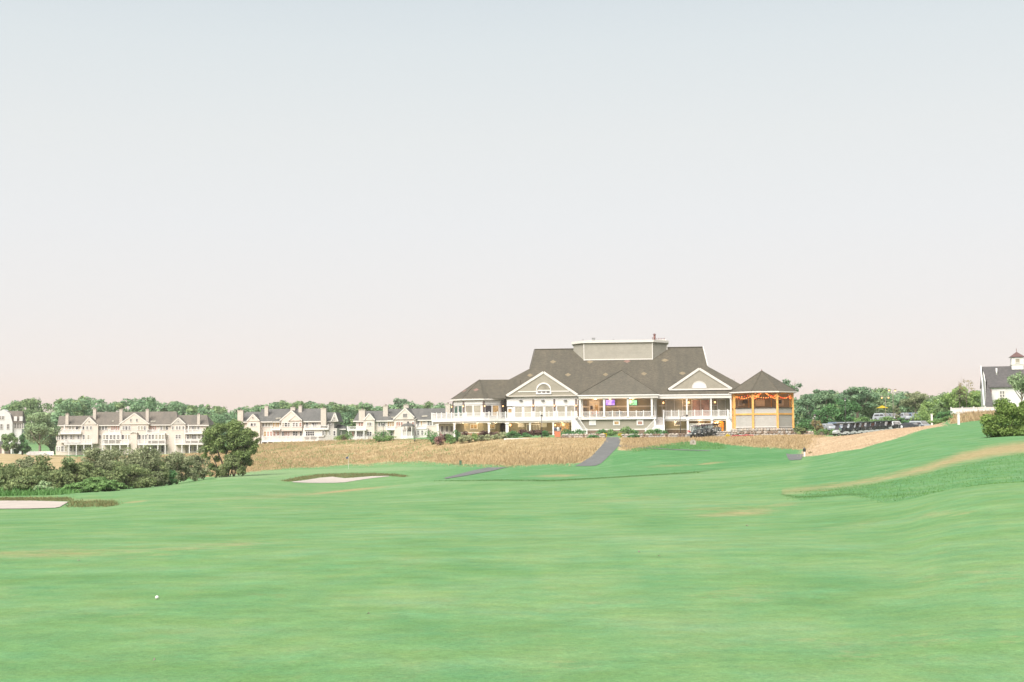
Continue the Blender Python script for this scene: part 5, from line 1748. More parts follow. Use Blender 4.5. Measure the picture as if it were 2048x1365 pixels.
r3 = dict(rm='roof_grey',
          walls=[(712, 905, 840, 884, 0, 12, 'cedar_beige'), (727, 749, 841, 884, -1.0, 0, 'cedar_beige'), (788, 831, 839, 884, -.8, 0, 'cedar_beige'), (697, 730, 859, 884, -1.2, 2, 'white_trim'), (831, 855, 857, 884, -1.4, 0, 'white_trim'), (789, 804, 858, 880, -2.0, -.8, 'cedar_beige')],
          roofs=[(706, 800, 841.5, 822, 12, 0, -.5, 12, 'roof_grey'), (775, 912, 840, 817.5, 2, 6, -.4, 12.5, 'roof_grey')],
          gables=[(727.5, 749.5, 738.5, 841, 827.5, -1.1, 6, 'cedar_beige', []), (786.5, 832.5, 810, 839.5, 817, -1.0, 8, 'cedar_beige', [(806, 814.5, 828, 835)])],
          chimneys=[(717.5, 730, 821, 840, -.4, 1.3), (766, 775.5, 813, 831, 2, 1.2), (807, 817, 811, 819, 5, 1.2), (891, 900, 809, 823, 3, 1.2)],
          windows=[([719, 724], 3.8, 846, 852.5, 0, 'pane_pink'), ([736, 741], 4.2, 845.5, 852, -1.0, PG), ([748.5], 4.4, 845, 853, 0, 'pane_grey'), ([759, 763.5, 769], 4, 845, 852.5, 0, ('pane_pink', 'pane_grey')), ([777, 782, 786], 3.6, 844, 853, 0, 'pane_warm'), ([794.5, 799, 803.5, 826], 3.8, 844.5, 852, -.8, 'pane_pink'), ([836.5, 843], 3.4, 843, 852, 0, ('pane_dark', 'pane_warm')), ([857, 862, 868], 4, 842.5, 851, 0, PG),
                   ([706], 4.5, 864, 873, -1.2, 'pane_pink'), ([716, 719.5, 723.5, 727], 3, 864, 873.5, -1.2, ('pane_dark', 'pane_grey')), ([736.5, 741], 4, 864, 872, -1.0, PG), ([748.5], 4.4, 863, 872, 0, 'pane_dark'), ([783], 4.4, 862, 871, 0, PG), ([836.5, 844.5], 3.8, 861.5, 870.5, -1.4, 'pane_grey')],
          decks=[(694, 732, 853.5, 859, -2.8, 0), (772.5, 790.5, 853, 858, -1.4, 0), (832, 853, 850, 856, -1.6, 0), (697, 735, 874.5, 879, -3.2, 0)],
          posts=[([697, 712, 728], 859.5, 880, -2.6)],
          skylights=[(846.5, 833.5, 0, .8, .9), (852, 833.2, 0, .8, .9), (778, 829.5, 0, .7, .8), (785.5, 835.5, 0, .9, .7)], skyroof=1)
res3, F3 = residence('residence', 'beige residence with tall chimneys and steep front gable, next to the clubhouse deck', 375, 800, 882, rad(7), r3)
# domed screen porch on the third residence
dx, dz = F3.at(816, 873, -3.0)
M3 = Matrix.Translation((dx, -2.8, 0))
hz_ = lambda v: F3.at(816, v, -3.0)[1]
ro = [(1.85, hz_(853)), (1.6, hz_(850)), (1.1, hz_(847.8)), (.5, hz_(847)), (.3, hz_(846.9)), (.28, hz_(844.5)), (.05, hz_(842.5))]
scr = MB().lathe(ro, 8, M3).build('porch_dome', 'roof_grey', res3)
for k in range(8):
    a = k * rad(45)
    MB().box(-.08, .08, -.08, .08, hz_(876), hz_(853), M3 @ Matrix.Translation((1.7 * math.cos(a), 1.7 * math.sin(a), 0))).build('porch_post', 'white_paint', res3)
MB().lathe([(1.62, hz_(872)), (1.62, hz_(863.5))], 8, M3).build('screen_panel', 'pale_siding', res3)
MB().lathe([(2.3, hz_(886)), (2.3, hz_(872))], 8, M3).build('porch_base', 'white_paint', res3)

# far house on the left with a gambrel end
ph = P(25, 866, 430)
FH = Frame((ph.x, 430, zg(ph.x, 430) - .3), rad(-12))
hs = thing('house', 'white gambrel roofed house at the far left edge among trees', 'house', FH.o, -FH.yaw)
X0, X1, XM = FH.X(-14, 0, 850), FH.X(25, 0, 850), FH.X(6, 0, 850)
z = lambda v: FH.at(8, v, 0)[1]
MB().face_prism([(X0, -2), (X1, -2), (X1, z(846)), (XM + (X1 - XM) * .72, z(828)), (XM, z(819)), (XM - (X1 - XM) * .72, z(828)), (X0, z(846))], 0, 9).build('gable_wall', 'house_white', hs)
xr = FH.X(47, 2, 830)
MB().add([(X1 - 1, .4, z(846)), (xr, .4, z(846)), (xr, 9, z(846)), (X1 - 1, 9, z(846)), (X1 - 2.2, 3.0, z(822)), (xr - .4, 3.0, z(822)), (xr - .4, 6, z(822)), (X1 - 2.2, 6, z(822))], BOXF).build('roof', 'roof_warm', hs)
MB().box(X1 - 1, xr - .3, .8, 8.6, -2, z(846)).build('wall', 'house_white', hs)
for (us, v0, v1, y, w) in [([0, 6], 833, 839, 0, 3.5), ([3, 16], 849, 858, 0, 4), ([31, 36, 41, 45], 847.5, 857, .8, 3.6), ([31, 42], 834, 841, .8, 4.2)]:
    for u in us:
        xx, z1 = FH.at(u, v0, y)
        z0 = FH.at(u, v1, y)[1]
        window(hs, xx - w / 2 * .15, xx + w / 2 * .15, z0, z1, y - .01, pane='pane_grey', t=.12, bars=(0, 1))
for u in (31, 42):
    xx, zz = FH.at(u, 842, .6)
    MB().box(xx - .45, xx + .45, .45, 2.4, zz - .1, zz + 1.2).build('dormer', 'house_white', hs)
xs = FH.X(-6, -14, 880)
hs2 = thing('shed', 'small beige shed below the white house, left edge', 'shed', FH.world(xs, -14, 0) + Vector((0, 0, 0)), 0)
hs2.location.z = zg(hs2.location.x, hs2.location.y)
MB().box(-2.5, 2.2, 0, 4, -.5, 2.0).build('wall', 'cedar_beige', hs2)
gable_prism('roof', 'roof_grey', hs2, -2.9, 2.6, -.1, 2.0, 3.6, -.3, 4.3)
MB().box(.2, 1.4, -.05, .05, -.2, 1.7).build('door', 'flue', hs2)
wf = thing('fence', 'low white fence between willow and long residence', 'fence', at_ground(78, 400))
for k in range(7):
    MB().box(-3.4 + k * 1.1, -3.4 + k * 1.1 + 1.0, -.03, .03, .15, 1.25).build('fence_panel', 'white_paint', wf)
    MB().box(-3.47 + k * 1.1, -3.37 + k * 1.1, -.07, .07, -.3, 1.4).build('post', 'white_paint', wf)

# house on the right with a cupola
YH = 225
ph = P(2010, 830, YH)
FR = Frame((ph.x, YH, zg(ph.x, YH)), rad(13))
rh = thing('house', 'white house with dark slate roof and small cupola at the right edge', 'house', FR.o, -FR.yaw)
z = lambda v, y=0: FR.at(2000, v, y)[1]
xa, xb = FR.X(1966, 0, 774), FR.X(2120, 0, 774)
MB().box(FR.X(1979, 0, 780), xb, .3, 8, -1.5, z(774)).build('wall', 'house_white', rh)
ze, zr = z(774), z(733, 4)
xrr_ = FR.X(1963.5, 4, 733)
k_ = (zr - ze) / 4
MB().add([(xa + .9, 0, ze), (xb, 0, ze), (xb, 4.2, zr), (xrr_, 4.2, zr), (xrr_, 8.4, ze), (xb, 8.4, ze), (xa + .9, 0, ze - .15), (xb, 0, ze - .15), (xrr_, 8.4, ze - .15)], [(0, 1, 2, 3), (3, 2, 5, 4), (0, 3, 4), (0, 6, 7, 1)]).build('roof', 'roof_slate', rh)
# lean-to slope running further down at the left end
xl0, xl1 = FR.X(1970, -1.6, 800), FR.X(1978.5, -.4, 790)
MB().add([(xrr_ + .55, 1.6, ze + k_ * 1.6 + .02), (xl1 + .1, 1.6, ze + k_ * 1.6 + .02), (xl1 + .4, -2.6, z(812, -2.6)), (xl0 - .1, -2.6, z(812, -2.6)), (xrr_ + .55, 1.6, ze - 2), (xl1 + .1, 1.6, ze - 2), (xl1 + .4, -2.6, z(812, -2.6) - .5), (xl0 - .1, -2.6, z(812, -2.6) - .5)],
         [(0, 3, 2, 1), (4, 5, 6, 7), (0, 1, 5, 4), (1, 2, 6, 5), (2, 3, 7, 6), (3, 0, 4, 7)]).build('lean_to_roof', 'roof_slate', rh)
MB().beam((xrr_ - .12, 4.2, zr + .03), (xl0 - .25, -2.65, z(812, -2.6)), .16, .3).build('rake_board', 'white_paint', rh)
xw = xrr_ + .12
MB().add([(xw, 1.2, -1.5), (xw, 8.2, -1.5), (xw, 8.2, ze - .1), (xw, 4.2, zr - .12), (xw, 1.2, ze + k_ * 1.1), (xw + .12, 1.2, -1.5), (xw + .12, 8.2, -1.5), (xw + .12, 8.2, ze - .1), (xw + .12, 4.2, zr - .12), (xw + .12, 1.2, ze + k_ * 1.1)],
         [(0, 1, 2, 3, 4), (9, 8, 7, 6, 5), (0, 4, 9, 5), (1, 6, 7, 2), (2, 7, 8, 3), (3, 8, 9, 4)]).build('end_wall', 'house_white', rh)
MB().box(xl0 - .05, xl1, -2.4, 1.2, -1.5, z(812, -2.6) - .45).build('lean_to_wall', 'house_white', rh)
MB().box(FR.X(1979, 0, 790), FR.X(1983.5, 0, 790), .16, .3, z(812), z(779)).build('cedar_strip', 'rust_metal', rh)
window(rh, FR.X(2000, .3, 790), FR.X(2008.5, .3, 790), z(801), z(783), .29, pane='pane_grey', t=.22, bars=(1, 2))
MB().box(FR.X(1979, 0, 775), xb, .18, .31, z(777.5), z(774.5)).build('frieze', 'white_paint', rh)
xc, zc = FR.at(2034, 735, 4.2)
cu = MB().box(xc - .9, xc + .9, 3.3, 5.1, zr - .6, z(717, 4)).build('cupola', 'white_paint', rh)
MB().box(xc - 1.0, xc + 1.0, 3.2, 5.2, z(731, 4), z(729.5, 4)).build('cupola_band', 'white_trim', cu)
window(cu, xc - .3, xc + .3, z(726, 4), z(719.5, 4), 3.29, pane='pane_painted_sky', t=.1, name='louver')
MB().add([(xc - 1.15, 3.05, z(715.5, 4)), (xc + 1.15, 3.05, z(715.5, 4)), (xc + 1.15, 5.35, z(715.5, 4)), (xc - 1.15, 5.35, z(715.5, 4)), (xc, 4.2, z(704.5, 4))], [(0, 1, 4), (1, 2, 4), (2, 3, 4), (3, 0, 4), (3, 2, 1, 0)]).build('cupola_roof', 'copper_roof', cu)
MB().tube([(xc, 4.2, z(704.5, 4)), (xc, 4.2, z(698, 4))], .04, 5).build('finial', 'rust_metal', cu)
xs, zs = FR.at(1992.5, 744, 3.1)
MB().tube([(xs, 2.6, zs - .6), (xs, 2.6, zs + .55)], .13, 8).build('vent_pipe', 'white_paint', rh, True)
# its fence
pa, pb = at_ground(1904, 215), at_ground(1996, 208)
zt1, zb1 = P(1940, 816, 212).z, P(1940, 829, 212).z
fe = thing('fence', 'white board fence in front of the right hand house', 'fence', (pa.x, pa.y, zb1), math.atan2(pb.y - pa.y, pb.x - pa.x))
Lf = (pb - pa).length
for k in range(4):
    MB().box(Lf * k / 4 + .06, Lf * (k + 1) / 4 - .06, -.03, .03, 0, zt1 - zb1).build('fence_panel', 'white_paint', fe)
for k in range(5):
    MB().box(Lf * k / 4 - .08, Lf * k / 4 + .08, -.08, .08, -2.6, zt1 - zb1 + .18).build('post', 'white_paint', fe)
MB().box(0, Lf, -.06, -.03, (zt1 - zb1) - .12, zt1 - zb1 + .04).build('top_rail', 'white_trim', fe)
for u, va, vb_, lb in ((1918, 828, 851, 'single white gate post on the lawn edge under the fence'), (1864.5, 829, 843, 'white post among shrubs at the end of the car park')):
    gp = at_ground(u, 150 if u > 1900 else 200)
    o = MB().box(-.11, .11, -.11, .11, -.3, P(u, va, gp.y).z - gp.z).box(-.15, .15, -.15, .15, P(u, va, gp.y).z - gp.z, P(u, va, gp.y).z - gp.z + .06).build('gate_post', 'white_paint')
    o.location = gp
    tag(o, lb, 'post')


# ------------------------------------------------------------------ golf carts, cars
plain('cart_black', (.02, .024, .024), .35, .2, spec=.5)
plain('cart_white', (.36, .36, .36), .35, .05)
plain('cart_roof_plum', (.05, .026, .034), .5, .2)
plain('cart_seat', (.3, .29, .27), .6, .1)
plain('rubber', (.018, .018, .018), .8, .2)
plain('chrome', (.4, .4, .4), .25, .05, metal=.7)
for nm, c in (('car_silver', (.3, .32, .34)), ('car_white', (.55, .56, .56)), ('car_blue', (.13, .17, .23)), ('car_dark', (.035, .04, .045)), ('car_grey', (.17, .19, .2))):
    plain(nm, c, .3, .04, spec=.5)
glow('tail_lamp', (.5, .04, .03), .15)
plain('head_lamp', (.6, .6, .58), .15, .05)


def golf_cart(body, roof, seat, pane='clear_glass'):
    """length along local x (front at +x), 2.4 m long"""
    o = thing('golf_cart', '', 'golf cart', (0, 0, 0))
    mb = MB().face_prism([(-1.15, .3), (.35, .3), (.45, .42), (1.15, .38), (1.2, .62), (1.0, .84), (.62, .95), (.42, .5), (-.1, .45), (-.25, .68), (-.85, .72), (-1.18, .6)], -.55, .55)
    mb.build('body', body, o)
    MB().box(-.45, .1, -.5, .5, .68, .82).build('seat', seat, o)
    MB().add([(-.5, -.5, .82), (-.38, -.5, .82), (-.38, .5, .82), (-.5, .5, .82), (-.62, -.5, 1.3), (-.54, -.5, 1.3), (-.54, .5, 1.3), (-.62, .5, 1.3)], BOXF).build('backrest', seat, o)
    MB().face_prism([(-.95, 1.83), (.85, 1.83), (.95, 1.88), (.8, 1.94), (-.9, 1.94), (-1.02, 1.88)], -.6, .6).build('roof', roof, o)
    for y in (-.52, .52):
        MB().tube([(.72, y, .9), (.5, y, 1.84)], .022, 6).build('roof_post', 'dark_metal', o)
        MB().tube([(-.7, y, .7), (-.82, y, 1.84)], .022, 6).build('roof_post', 'dark_metal', o)
        for x in (-.75, .78):
            w = MB().tube([(x, y - .1, .23), (x, y + .1, .23)], .23, 12).build('wheel', 'rubber', o)
            MB().tube([(x, y - .11, .23), (x, y + .11, .23)], .11, 8).build('hub', 'chrome', w)
        MB().box(1.12, 1.2, y * .7 - .09, y * .7 + .09, .58, .7).build('headlight', 'head_lamp', o)
    MB().add([(.7, -.5, .95), (.71, -.5, .95), (.71, .5, .95), (.7, .5, .95), (.52, -.5, 1.8), (.53, -.5, 1.8), (.53, .5, 1.8), (.52, .5, 1.8)], BOXF).build('windscreen', pane, o)
    MB().tube([(.5, -.25, .8), (.3, -.25, 1.08)], .02, 5).lathe([(.16, 0), (.18, .015), (.16, .03)], 10, Matrix.Translation((.3, -.25, 1.08)) @ Matrix.Rotation(-.6, 4, 'Y')).build('steering_wheel', 'dark_metal', o)
    for y in (-.25, .25):
        MB().tube([(-1.1, y, .5), (-1.2, y, 1.2)], [.13, .15], 8).build('golf_bag', 'cart_seat' if pane == 'clear_glass' else 'cart_black', o)
    return o


ORD = ['first', 'second', 'third', 'fourth', 'fifth', 'sixth', 'seventh', 'eighth', 'ninth', 'tenth']
proto = golf_cart('cart_black', 'cart_roof_plum', 'cart_seat')
spots = [(1392, 230.5), (1402, 232.5), (1399, 236), (1412, 237.5), (1411, 241), (1424, 241.5), (1434, 245)]
for k, (u, y) in enumerate(spots):
    c = proto if k == 0 else copy_tree(proto)
    c.location = at_ground(u, y)
    c.rotation_euler = (0, 0, rad(-120 + 16 * math.sin(k * 2.1)))
    c['label'] = ('black golf cart with dark roof parked below the deck, %s from left' % ORD[k]) if k else 'black golf cart nearest to the person in red, below the deck'
    c['group'] = 'black golf carts in front of the clubhouse'
proto = golf_cart('cart_white', 'cart_black', 'cart_black', 'pane_dark')
rg = random.Random(12)
spots = [(1682, 216), (1697, 218), (1711, 219), (1722, 220), (1733, 221.5), (1744, 222), (1753, 223.5), (1762, 224.5), (1772, 225.5), (1786, 226)]
for k, (u, y) in enumerate(spots):
    c = proto if k == 0 else copy_tree(proto)
    g = at_ground(u, y)
    c.location = g
    c.rotation_euler = (0, 0, rad(200 + rg.uniform(-8, 8)))
    c['label'] = 'white golf cart with black roof above the pale dry slope, %s from left' % ORD[k]
    c['group'] = 'white golf carts lined up at the car park'


def car(body, suv=True):
    o = thing('parked_car', '', 'car', (0, 0, 0))
    zt = 1.72 if suv else 1.46
    low = [(-2.3, .32), (2.25, .32), (2.33, .6), (2.2, .88), (1.15, 1.0), (-2.2, 1.02), (-2.34, .7)]
    MB().face_prism(low, -.9, .9).build('body', body, o)
    a = [(1.15, 1.0), (.35, zt - .06), (-1.95 if suv else -1.2, zt - .04), (-2.2, 1.02)]
    cab = MB()
    vs = []
    for x, z in a:
        t = (z - 1.0) / (zt - 1.0)
        vs += [(x, -.86 + .16 * t, z), (x, .86 - .16 * t, z)]
    cab.add(vs, [(0, 2, 3, 1), (2, 4, 5, 3), (4, 6, 7, 5), (0, 6, 4, 2), (1, 3, 5, 7), (0, 1, 7, 6)])
    cab.build('cabin', body, o)
    for sx in (-1, 1):
        g = MB()
        for (xa, xb) in ((.95, -.35), (-.45, -1.85)):
            g.add([(xa, sx * .862, 1.06), (xb, sx * .862, 1.06), (xb + (.1 if xb > -1 else .12), sx * .735, zt - .18), (min(xa, .42), sx * .735, zt - .18)], [(0, 1, 2, 3) if sx > 0 else (3, 2, 1, 0)])
        g.build('side_window', 'pane_dark', o)
    MB().add([(1.12, -.76, 1.04), (1.12, .76, 1.04), (.46, .64, zt - .12), (.46, -.64, zt - .12)], [(0, 1, 2, 3)]).build('windscreen', 'pane_grey', o)
    rx = -1.99 if suv else -1.4
    MB().add([(-2.19, -.74, 1.1), (-2.19, .74, 1.1), (rx, .64, zt - .14), (rx, -.64, zt - .14)], [(3, 2, 1, 0)]).build('rear_window', 'pane_dark', o)
    for x in (-1.4, 1.4):
        for y in (-.82, .82):
            w = MB().tube([(x, y - .11, .34), (x, y + .11, .34)], .34, 14).build('wheel', 'rubber', o)
            MB().tube([(x, y - .12, .34), (x, y + .12, .34)], .2, 10).build('rim', 'chrome', w)
    for y in (-.66, .66):
        MB().box(2.14, 2.3, y - .2, y + .2, .68, .84).build('headlight', 'head_lamp', o)
        MB().box(-2.33, -2.2, y - .16, y + .16, .78, .98).build('tail_light', 'tail_lamp', o)
    if suv:
        for y in (-.6, .6):
            MB().beam((-1.7, y, zt + .03), (.2, y, zt + .03), .04).build('roof_rail', 'dark_metal', o)
    return o


CARP = {}
cars = [(1655, 250, 'car_silver', False, 75, 2.6, 'pale saloon car half hidden behind the clipped hedge'), (1676, 252, 'car_blue', True, 70, 2.7, 'dark blue car behind the first golf carts'), (1701, 254, 'car_silver', True, 78, 2.9, 'silver car behind the golf carts, under the dark pine'),
        (1728, 252, 'car_grey', True, 85, 2.7, 'grey car behind the middle golf carts'), (1752, 252, 'car_blue', False, 80, 3.1, 'blue grey saloon car right of the middle golf carts'), (1768, 250, 'car_white', True, 82, 3.35, 'white car left in the pair at the end of the cart line'), (1790, 249, 'car_white', True, 78, 3.4, 'white car right in the pair at the end of the cart line'),
        (1826, 246, 'car_dark', False, 60, 3.5, 'dark car just left of the silver estate car'), (1843, 246, 'car_silver', True, 60, 3.4, 'silver estate car at the right end of the car park'),
        (1768, 300, 'car_silver', True, 60, 5.3, 'silver car on the upper lot under the yellow canopy'), (1787, 300, 'car_grey', True, 80, 5.3, 'grey car on the upper lot left of the small tree'), (1812, 298, 'car_silver', True, 80, 5.4, 'silver car on the upper lot right of the small tree'), (1828, 297, 'car_blue', True, 80, 5.4, 'blue grey car at the right end of the upper lot')]
for u, y, m, suv, ang, zc, lb in cars:
    k = (m, suv)
    if k not in CARP:
        c = CARP[k] = car(m, suv)
    else:
        c = copy_tree(CARP[k])
    g = at_ground(u, y)
    g.z = zc if zc > g.z else g.z
    c.location = g
    c.rotation_euler = (0, 0, rad(-ang))
    c['label'], c['group'] = lb, 'cars in the car park'
# the car park surface
ks = [at_ground(u, y) for u, y in ((1640, 240), (1880, 236), (1880, 262), (1640, 266))]
# flat lots so that the cars stand on asphalt
raw('car_park', [(p.x, p.y, zc) for p, zc in zip(ks, (2.58, 2.62, 2.75, 2.7))], [(0, 1, 2, 3)], 'asphalt', kind='structure')
for q in bpy.data.objects:
    if q.get('group') == 'cars in the car park' and q.location.y < 280:
        f = (q.location.x - ks[0].x) / (ks[1].x - ks[0].x)
        q.location.z = 2.62 + .06 * f + .0035 * (q.location.y - 246)
ks = [at_ground(u, y) for u, y in ((1735, 292), (1860, 289), (1860, 308), (1735, 311))]
raw('car_park', [(p.x, p.y, max(4.92, p.z + .02)) for p in ks], [(0, 1, 2, 3)], 'asphalt', kind='structure')
for q in bpy.data.objects:
    if q.get('group') == 'cars in the car park' and q.location.y > 280:
        q.location.z = 4.95
uc = thing('canopy', 'small yellow canopy above the cars on the upper lot', 'canopy', (at_ground(1766, 306).x, 306, 5.3))
MB().add([(-1.1, -1.1, 2.5), (1.1, -1.1, 2.5), (1.1, 1.1, 2.5), (-1.1, 1.1, 2.5), (0, 0, 3.1)], [(0, 1, 4), (1, 2, 4), (2, 3, 4), (3, 0, 4)]).build('canopy_cloth', 'leaf_yellow', uc)
for sx in (-1, 1):
    for sy in (-1, 1):
        MB().tube([(sx, sy, 0), (sx, sy, 2.5)], .03, 6).build('pole', 'zinc', uc)

# ------------------------------------------------------------------ people
for nm, c in (('skin', (.42, .27, .2)), ('cloth_navy', (.05, .06, .09)), ('cloth_white', (.55, .54, .52)), ('cloth_red', (.5, .07, .08)), ('cloth_khaki', (.4, .3, .19)), ('cloth_black', (.025, .024, .026)), ('hair_dark', (.035, .025, .02)), ('hair_fair', (.3, .2, .1)), ('cloth_rust', (.34, .11, .05)), ('cloth_grey', (.18, .19, .2))):
    plain(nm, c, .8, .12, 6)


def person(label, loc, rz, shirt, trousers, hair, pose='stand', sleeves='skin', shoes='cloth_black', scale=1.0):
    """one continuous body grown round a posed skeleton; clothing by region"""
    if pose == 'sit':
        hip, kn, an = .48, Vector((.0, -.42, .5)), Vector((0, -.44, .08))
        tilt = .06
    elif pose == 'bend':
        hip, tilt = .9, 1.05
    else:
        hip, tilt = .94, .03
    J = {}
    sp = lambda d: Vector((0, -math.sin(tilt) * d, hip + math.cos(tilt) * d))
    J['pel'] = sp(0)
    J['waist'], J['chest'], J['neck'], J['headb'], J['head'], J['top'] = sp(.2), sp(.4), sp(.56), sp(.63), sp(.72), sp(.82)
    if pose == 'bend':
        J['headb'], J['head'], J['top'] = (J['neck'] + Vector((0, -.08, .0)), J['neck'] + Vector((0, -.17, -.02)), J['neck'] + Vector((0, -.27, -.03)))
    rel = [('pel', 'waist'), ('waist', 'chest'), ('chest', 'neck'), ('neck', 'headb'), ('headb', 'head'), ('head', 'top')]
    R = {'pel': .135, 'waist': .125, 'chest': .15, 'neck': .065, 'headb': .07, 'head': .1, 'top': .075}
    part = {}
    for s, t in ((-1, 'l'), (1, 'r')):
        J['sh' + t] = J['chest'] + Vector((s * .19, 0, .07)).lerp(Vector((s * .19, -.07, .0)), 1 if pose == 'bend' else 0)
        if pose == 'bend':
            J['el' + t] = J['sh' + t] + Vector((s * .03, -.1, -.26))
            J['ha' + t] = J['el' + t] + Vector((-s * .02, -.16, -.2))
        elif pose == 'sit':
            J['el' + t] = J['sh' + t] + Vector((s * .06, -.05, -.26))
            J['ha' + t] = J['el' + t] + Vector((-s * .05, -.25, .02))
        else:
            J['el' + t] = J['sh' + t] + Vector((s * .05, .03, -.28))
            J['ha' + t] = J['el' + t] + Vector((s * .01, -.08 if s > 0 else -.03, -.25))
        J['fi' + t] = J['ha' + t] + (J['ha' + t] - J['el' + t]).normalized() * .12
        J['hi' + t] = J['pel'] + Vector((s * .1, 0, -.06))
        if pose == 'sit':
            J['kn' + t] = Vector((s * .11, -.46, .5))
            J['an' + t] = Vector((s * .11, -.46, .09))
        else:
            J['kn' + t] = Vector((s * .11, -.03, .49))
            J['an' + t] = Vector((s * .11, .03, .09))
        J['to' + t] = J['an' + t] + Vector((s * .02, -.17, -.05))
        rel += [('chest', 'sh' + t), ('sh' + t, 'el' + t), ('el' + t, 'ha' + t), ('ha' + t, 'fi' + t), ('pel', 'hi' + t), ('hi' + t, 'kn' + t), ('kn' + t, 'an' + t), ('an' + t, 'to' + t)]
        R.update({'sh' + t: .075, 'el' + t: .048, 'ha' + t: .034, 'fi' + t: .03, 'hi' + t: .1, 'kn' + t: .065, 'an' + t: .045, 'to' + t: .04})
    keys = list(J)
    me = bpy.data.meshes.new('person')
    me.from_pydata([tuple(J[k]) for k in keys], [(keys.index(a), keys.index(b)) for a, b in rel], [])
    tmp = bpy.data.objects.new('tmp', me)
    COL.objects.link(tmp)
    sk = tmp.modifiers.new('s', 'SKIN')
    for k, v in zip(keys, me.skin_vertices[0].data):
        v.radius = (R[k], R[k] * (.8 if k in ('pel', 'waist', 'chest') else 1))
        v.use_root = k == 'pel'
    sk.use_smooth_shade = True
    tmp.modifiers.new('d', 'SUBSURF').levels = 1
    dg = bpy.context.evaluated_depsgraph_get()
    m2 = bpy.data.meshes.new_from_object(tmp.evaluated_get(dg))
    bpy.data.objects.remove(tmp)
    m2.name = 'person'
    for m in ('skin', shirt, trousers, shoes, hair):
        m2.materials.append(MATS[m])
    segs = []
    for a, b in rel:
        if a in ('pel',) and b == 'waist' or a in ('waist', 'chest') :
            mi = 1
        elif a[:2] in ('hi', 'kn') or b[:2] == 'hi':
            mi = 2
        elif a[:2] == 'an':
            mi = 3
        elif a[:2] == 'sh':
            mi = 1
        elif a[:2] == 'el':
            mi = 1 if sleeves != 'skin' else 0
        else:
            mi = 0
        segs.append((J[a], J[b], mi))
    hd = J['head']
    back = Vector((0, .04, .04))
    for p in m2.polygons:
        c = p.center
        best = min(segs, key=lambda s_: (c - s_[0].lerp(s_[1], max(0, min(1, (c - s_[0]).dot(s_[1] - s_[0]) / max((s_[1] - s_[0]).length_squared, 1e-6))))).length)
        p.material_index = best[2]
        if (c - hd).length < .2 and (c - hd).dot(back) > .0015 and best[2] == 0 and c.z > hd.z - .12:
            p.material_index = 4
    o = bpy.data.objects.new('person', m2)
    COL.objects.link(o)
    o.location, o.rotation_euler, o.scale = loc, (0, 0, rz), (scale,) * 3
    tag(o, label, 'person')
    return o


g1 = at_ground(1111, 246.5)
person('person in navy shirt and rust trousers standing by the orange sign', g1, rad(165), 'cloth_navy', 'cloth_rust', 'hair_dark', sleeves='long')
person('person in white top standing in the middle of the trio by the sign', at_ground(1116.3, 247.5), rad(200), 'cloth_white', 'cloth_grey', 'hair_fair', sleeves='long')
person('dark haired person in dark top at the right of the trio by the sign', at_ground(1120.5, 248), rad(150), 'cloth_black', 'cloth_khaki', 'hair_dark')
person('person in red shirt bending over beside the black golf carts', at_ground(1382, 231.5), rad(-70), 'cloth_red', 'cloth_khaki', 'skin', 'bend')


def bar_stool(label, loc):
    o = thing('bar_stool', label, 'stool', loc)
    MB().lathe([(.19, .46), (.2, .5), (.17, .53)], 10).build('seat', 'cart_seat', o)
    for k in range(4):
        a = rad(45 + 90 * k)
        MB().tube([(.12 * math.cos(a), .12 * math.sin(a), .47), (.2 * math.cos(a), .2 * math.sin(a), 0)], .018, 5).build('leg', 'dark_metal', o)
    return o


for u, yy, sh, ha, lb, sc in ((1185, 1.4, 'cloth_rust', 'hair_fair', 'person in rust top at the left end of the porch', 1.12), (1192.5, 1.0, 'cloth_red', 'hair_fair', 'person in red top sitting by the porch door', 1.12), (1220, .2, 'cloth_black', 'hair_dark', 'dark haired person sitting under the purple television', 1.12), (1235, .6, 'cloth_black', 'hair_dark', 'dark clad person left of the pair on the middle of the porch', 1.1), (1241, .5, 'cloth_navy', 'hair_dark', 'dark clad person right of the pair on the middle of the porch', 1.15), (1282, .9, 'cloth_grey', 'hair_dark', 'person in grey sitting at the right end of the porch', 1.0)):
    p = B.world(B.X(u, yy, 825), yy, ZD + .01)
    person(lb, p, rad(180 if u > 1200 else 120), sh, 'cloth_grey', ha, 'sit', scale=sc)
    bar_stool('round stool under the ' + ' '.join(lb.split()[:12]), p + Vector((0, 0, -.03)))

# ------------------------------------------------------------------ small things of the course
bs = thing('sign_board', 'orange sandwich board in front of the three people', 'sign', at_ground(1115, 243.5))
MB().add([(-.5, -.25, .05), (.5, -.25, .05), (.5, -.2, .05), (-.5, -.2, .05), (-.5, -.03, 1.0), (.5, -.03, 1.0), (.5, .02, 1.0), (-.5, .02, 1.0)], BOXF).build('front_panel', 'cloth_rust', bs)
MB().add([(-.5, .2, .05), (.5, .2, .05), (.5, .25, .05), (-.5, .25, .05), (-.5, .03, .99), (.5, .03, .99), (.5, .07, .99), (-.5, .07, .99)], BOXF).build('rear_panel', 'cloth_rust', bs)


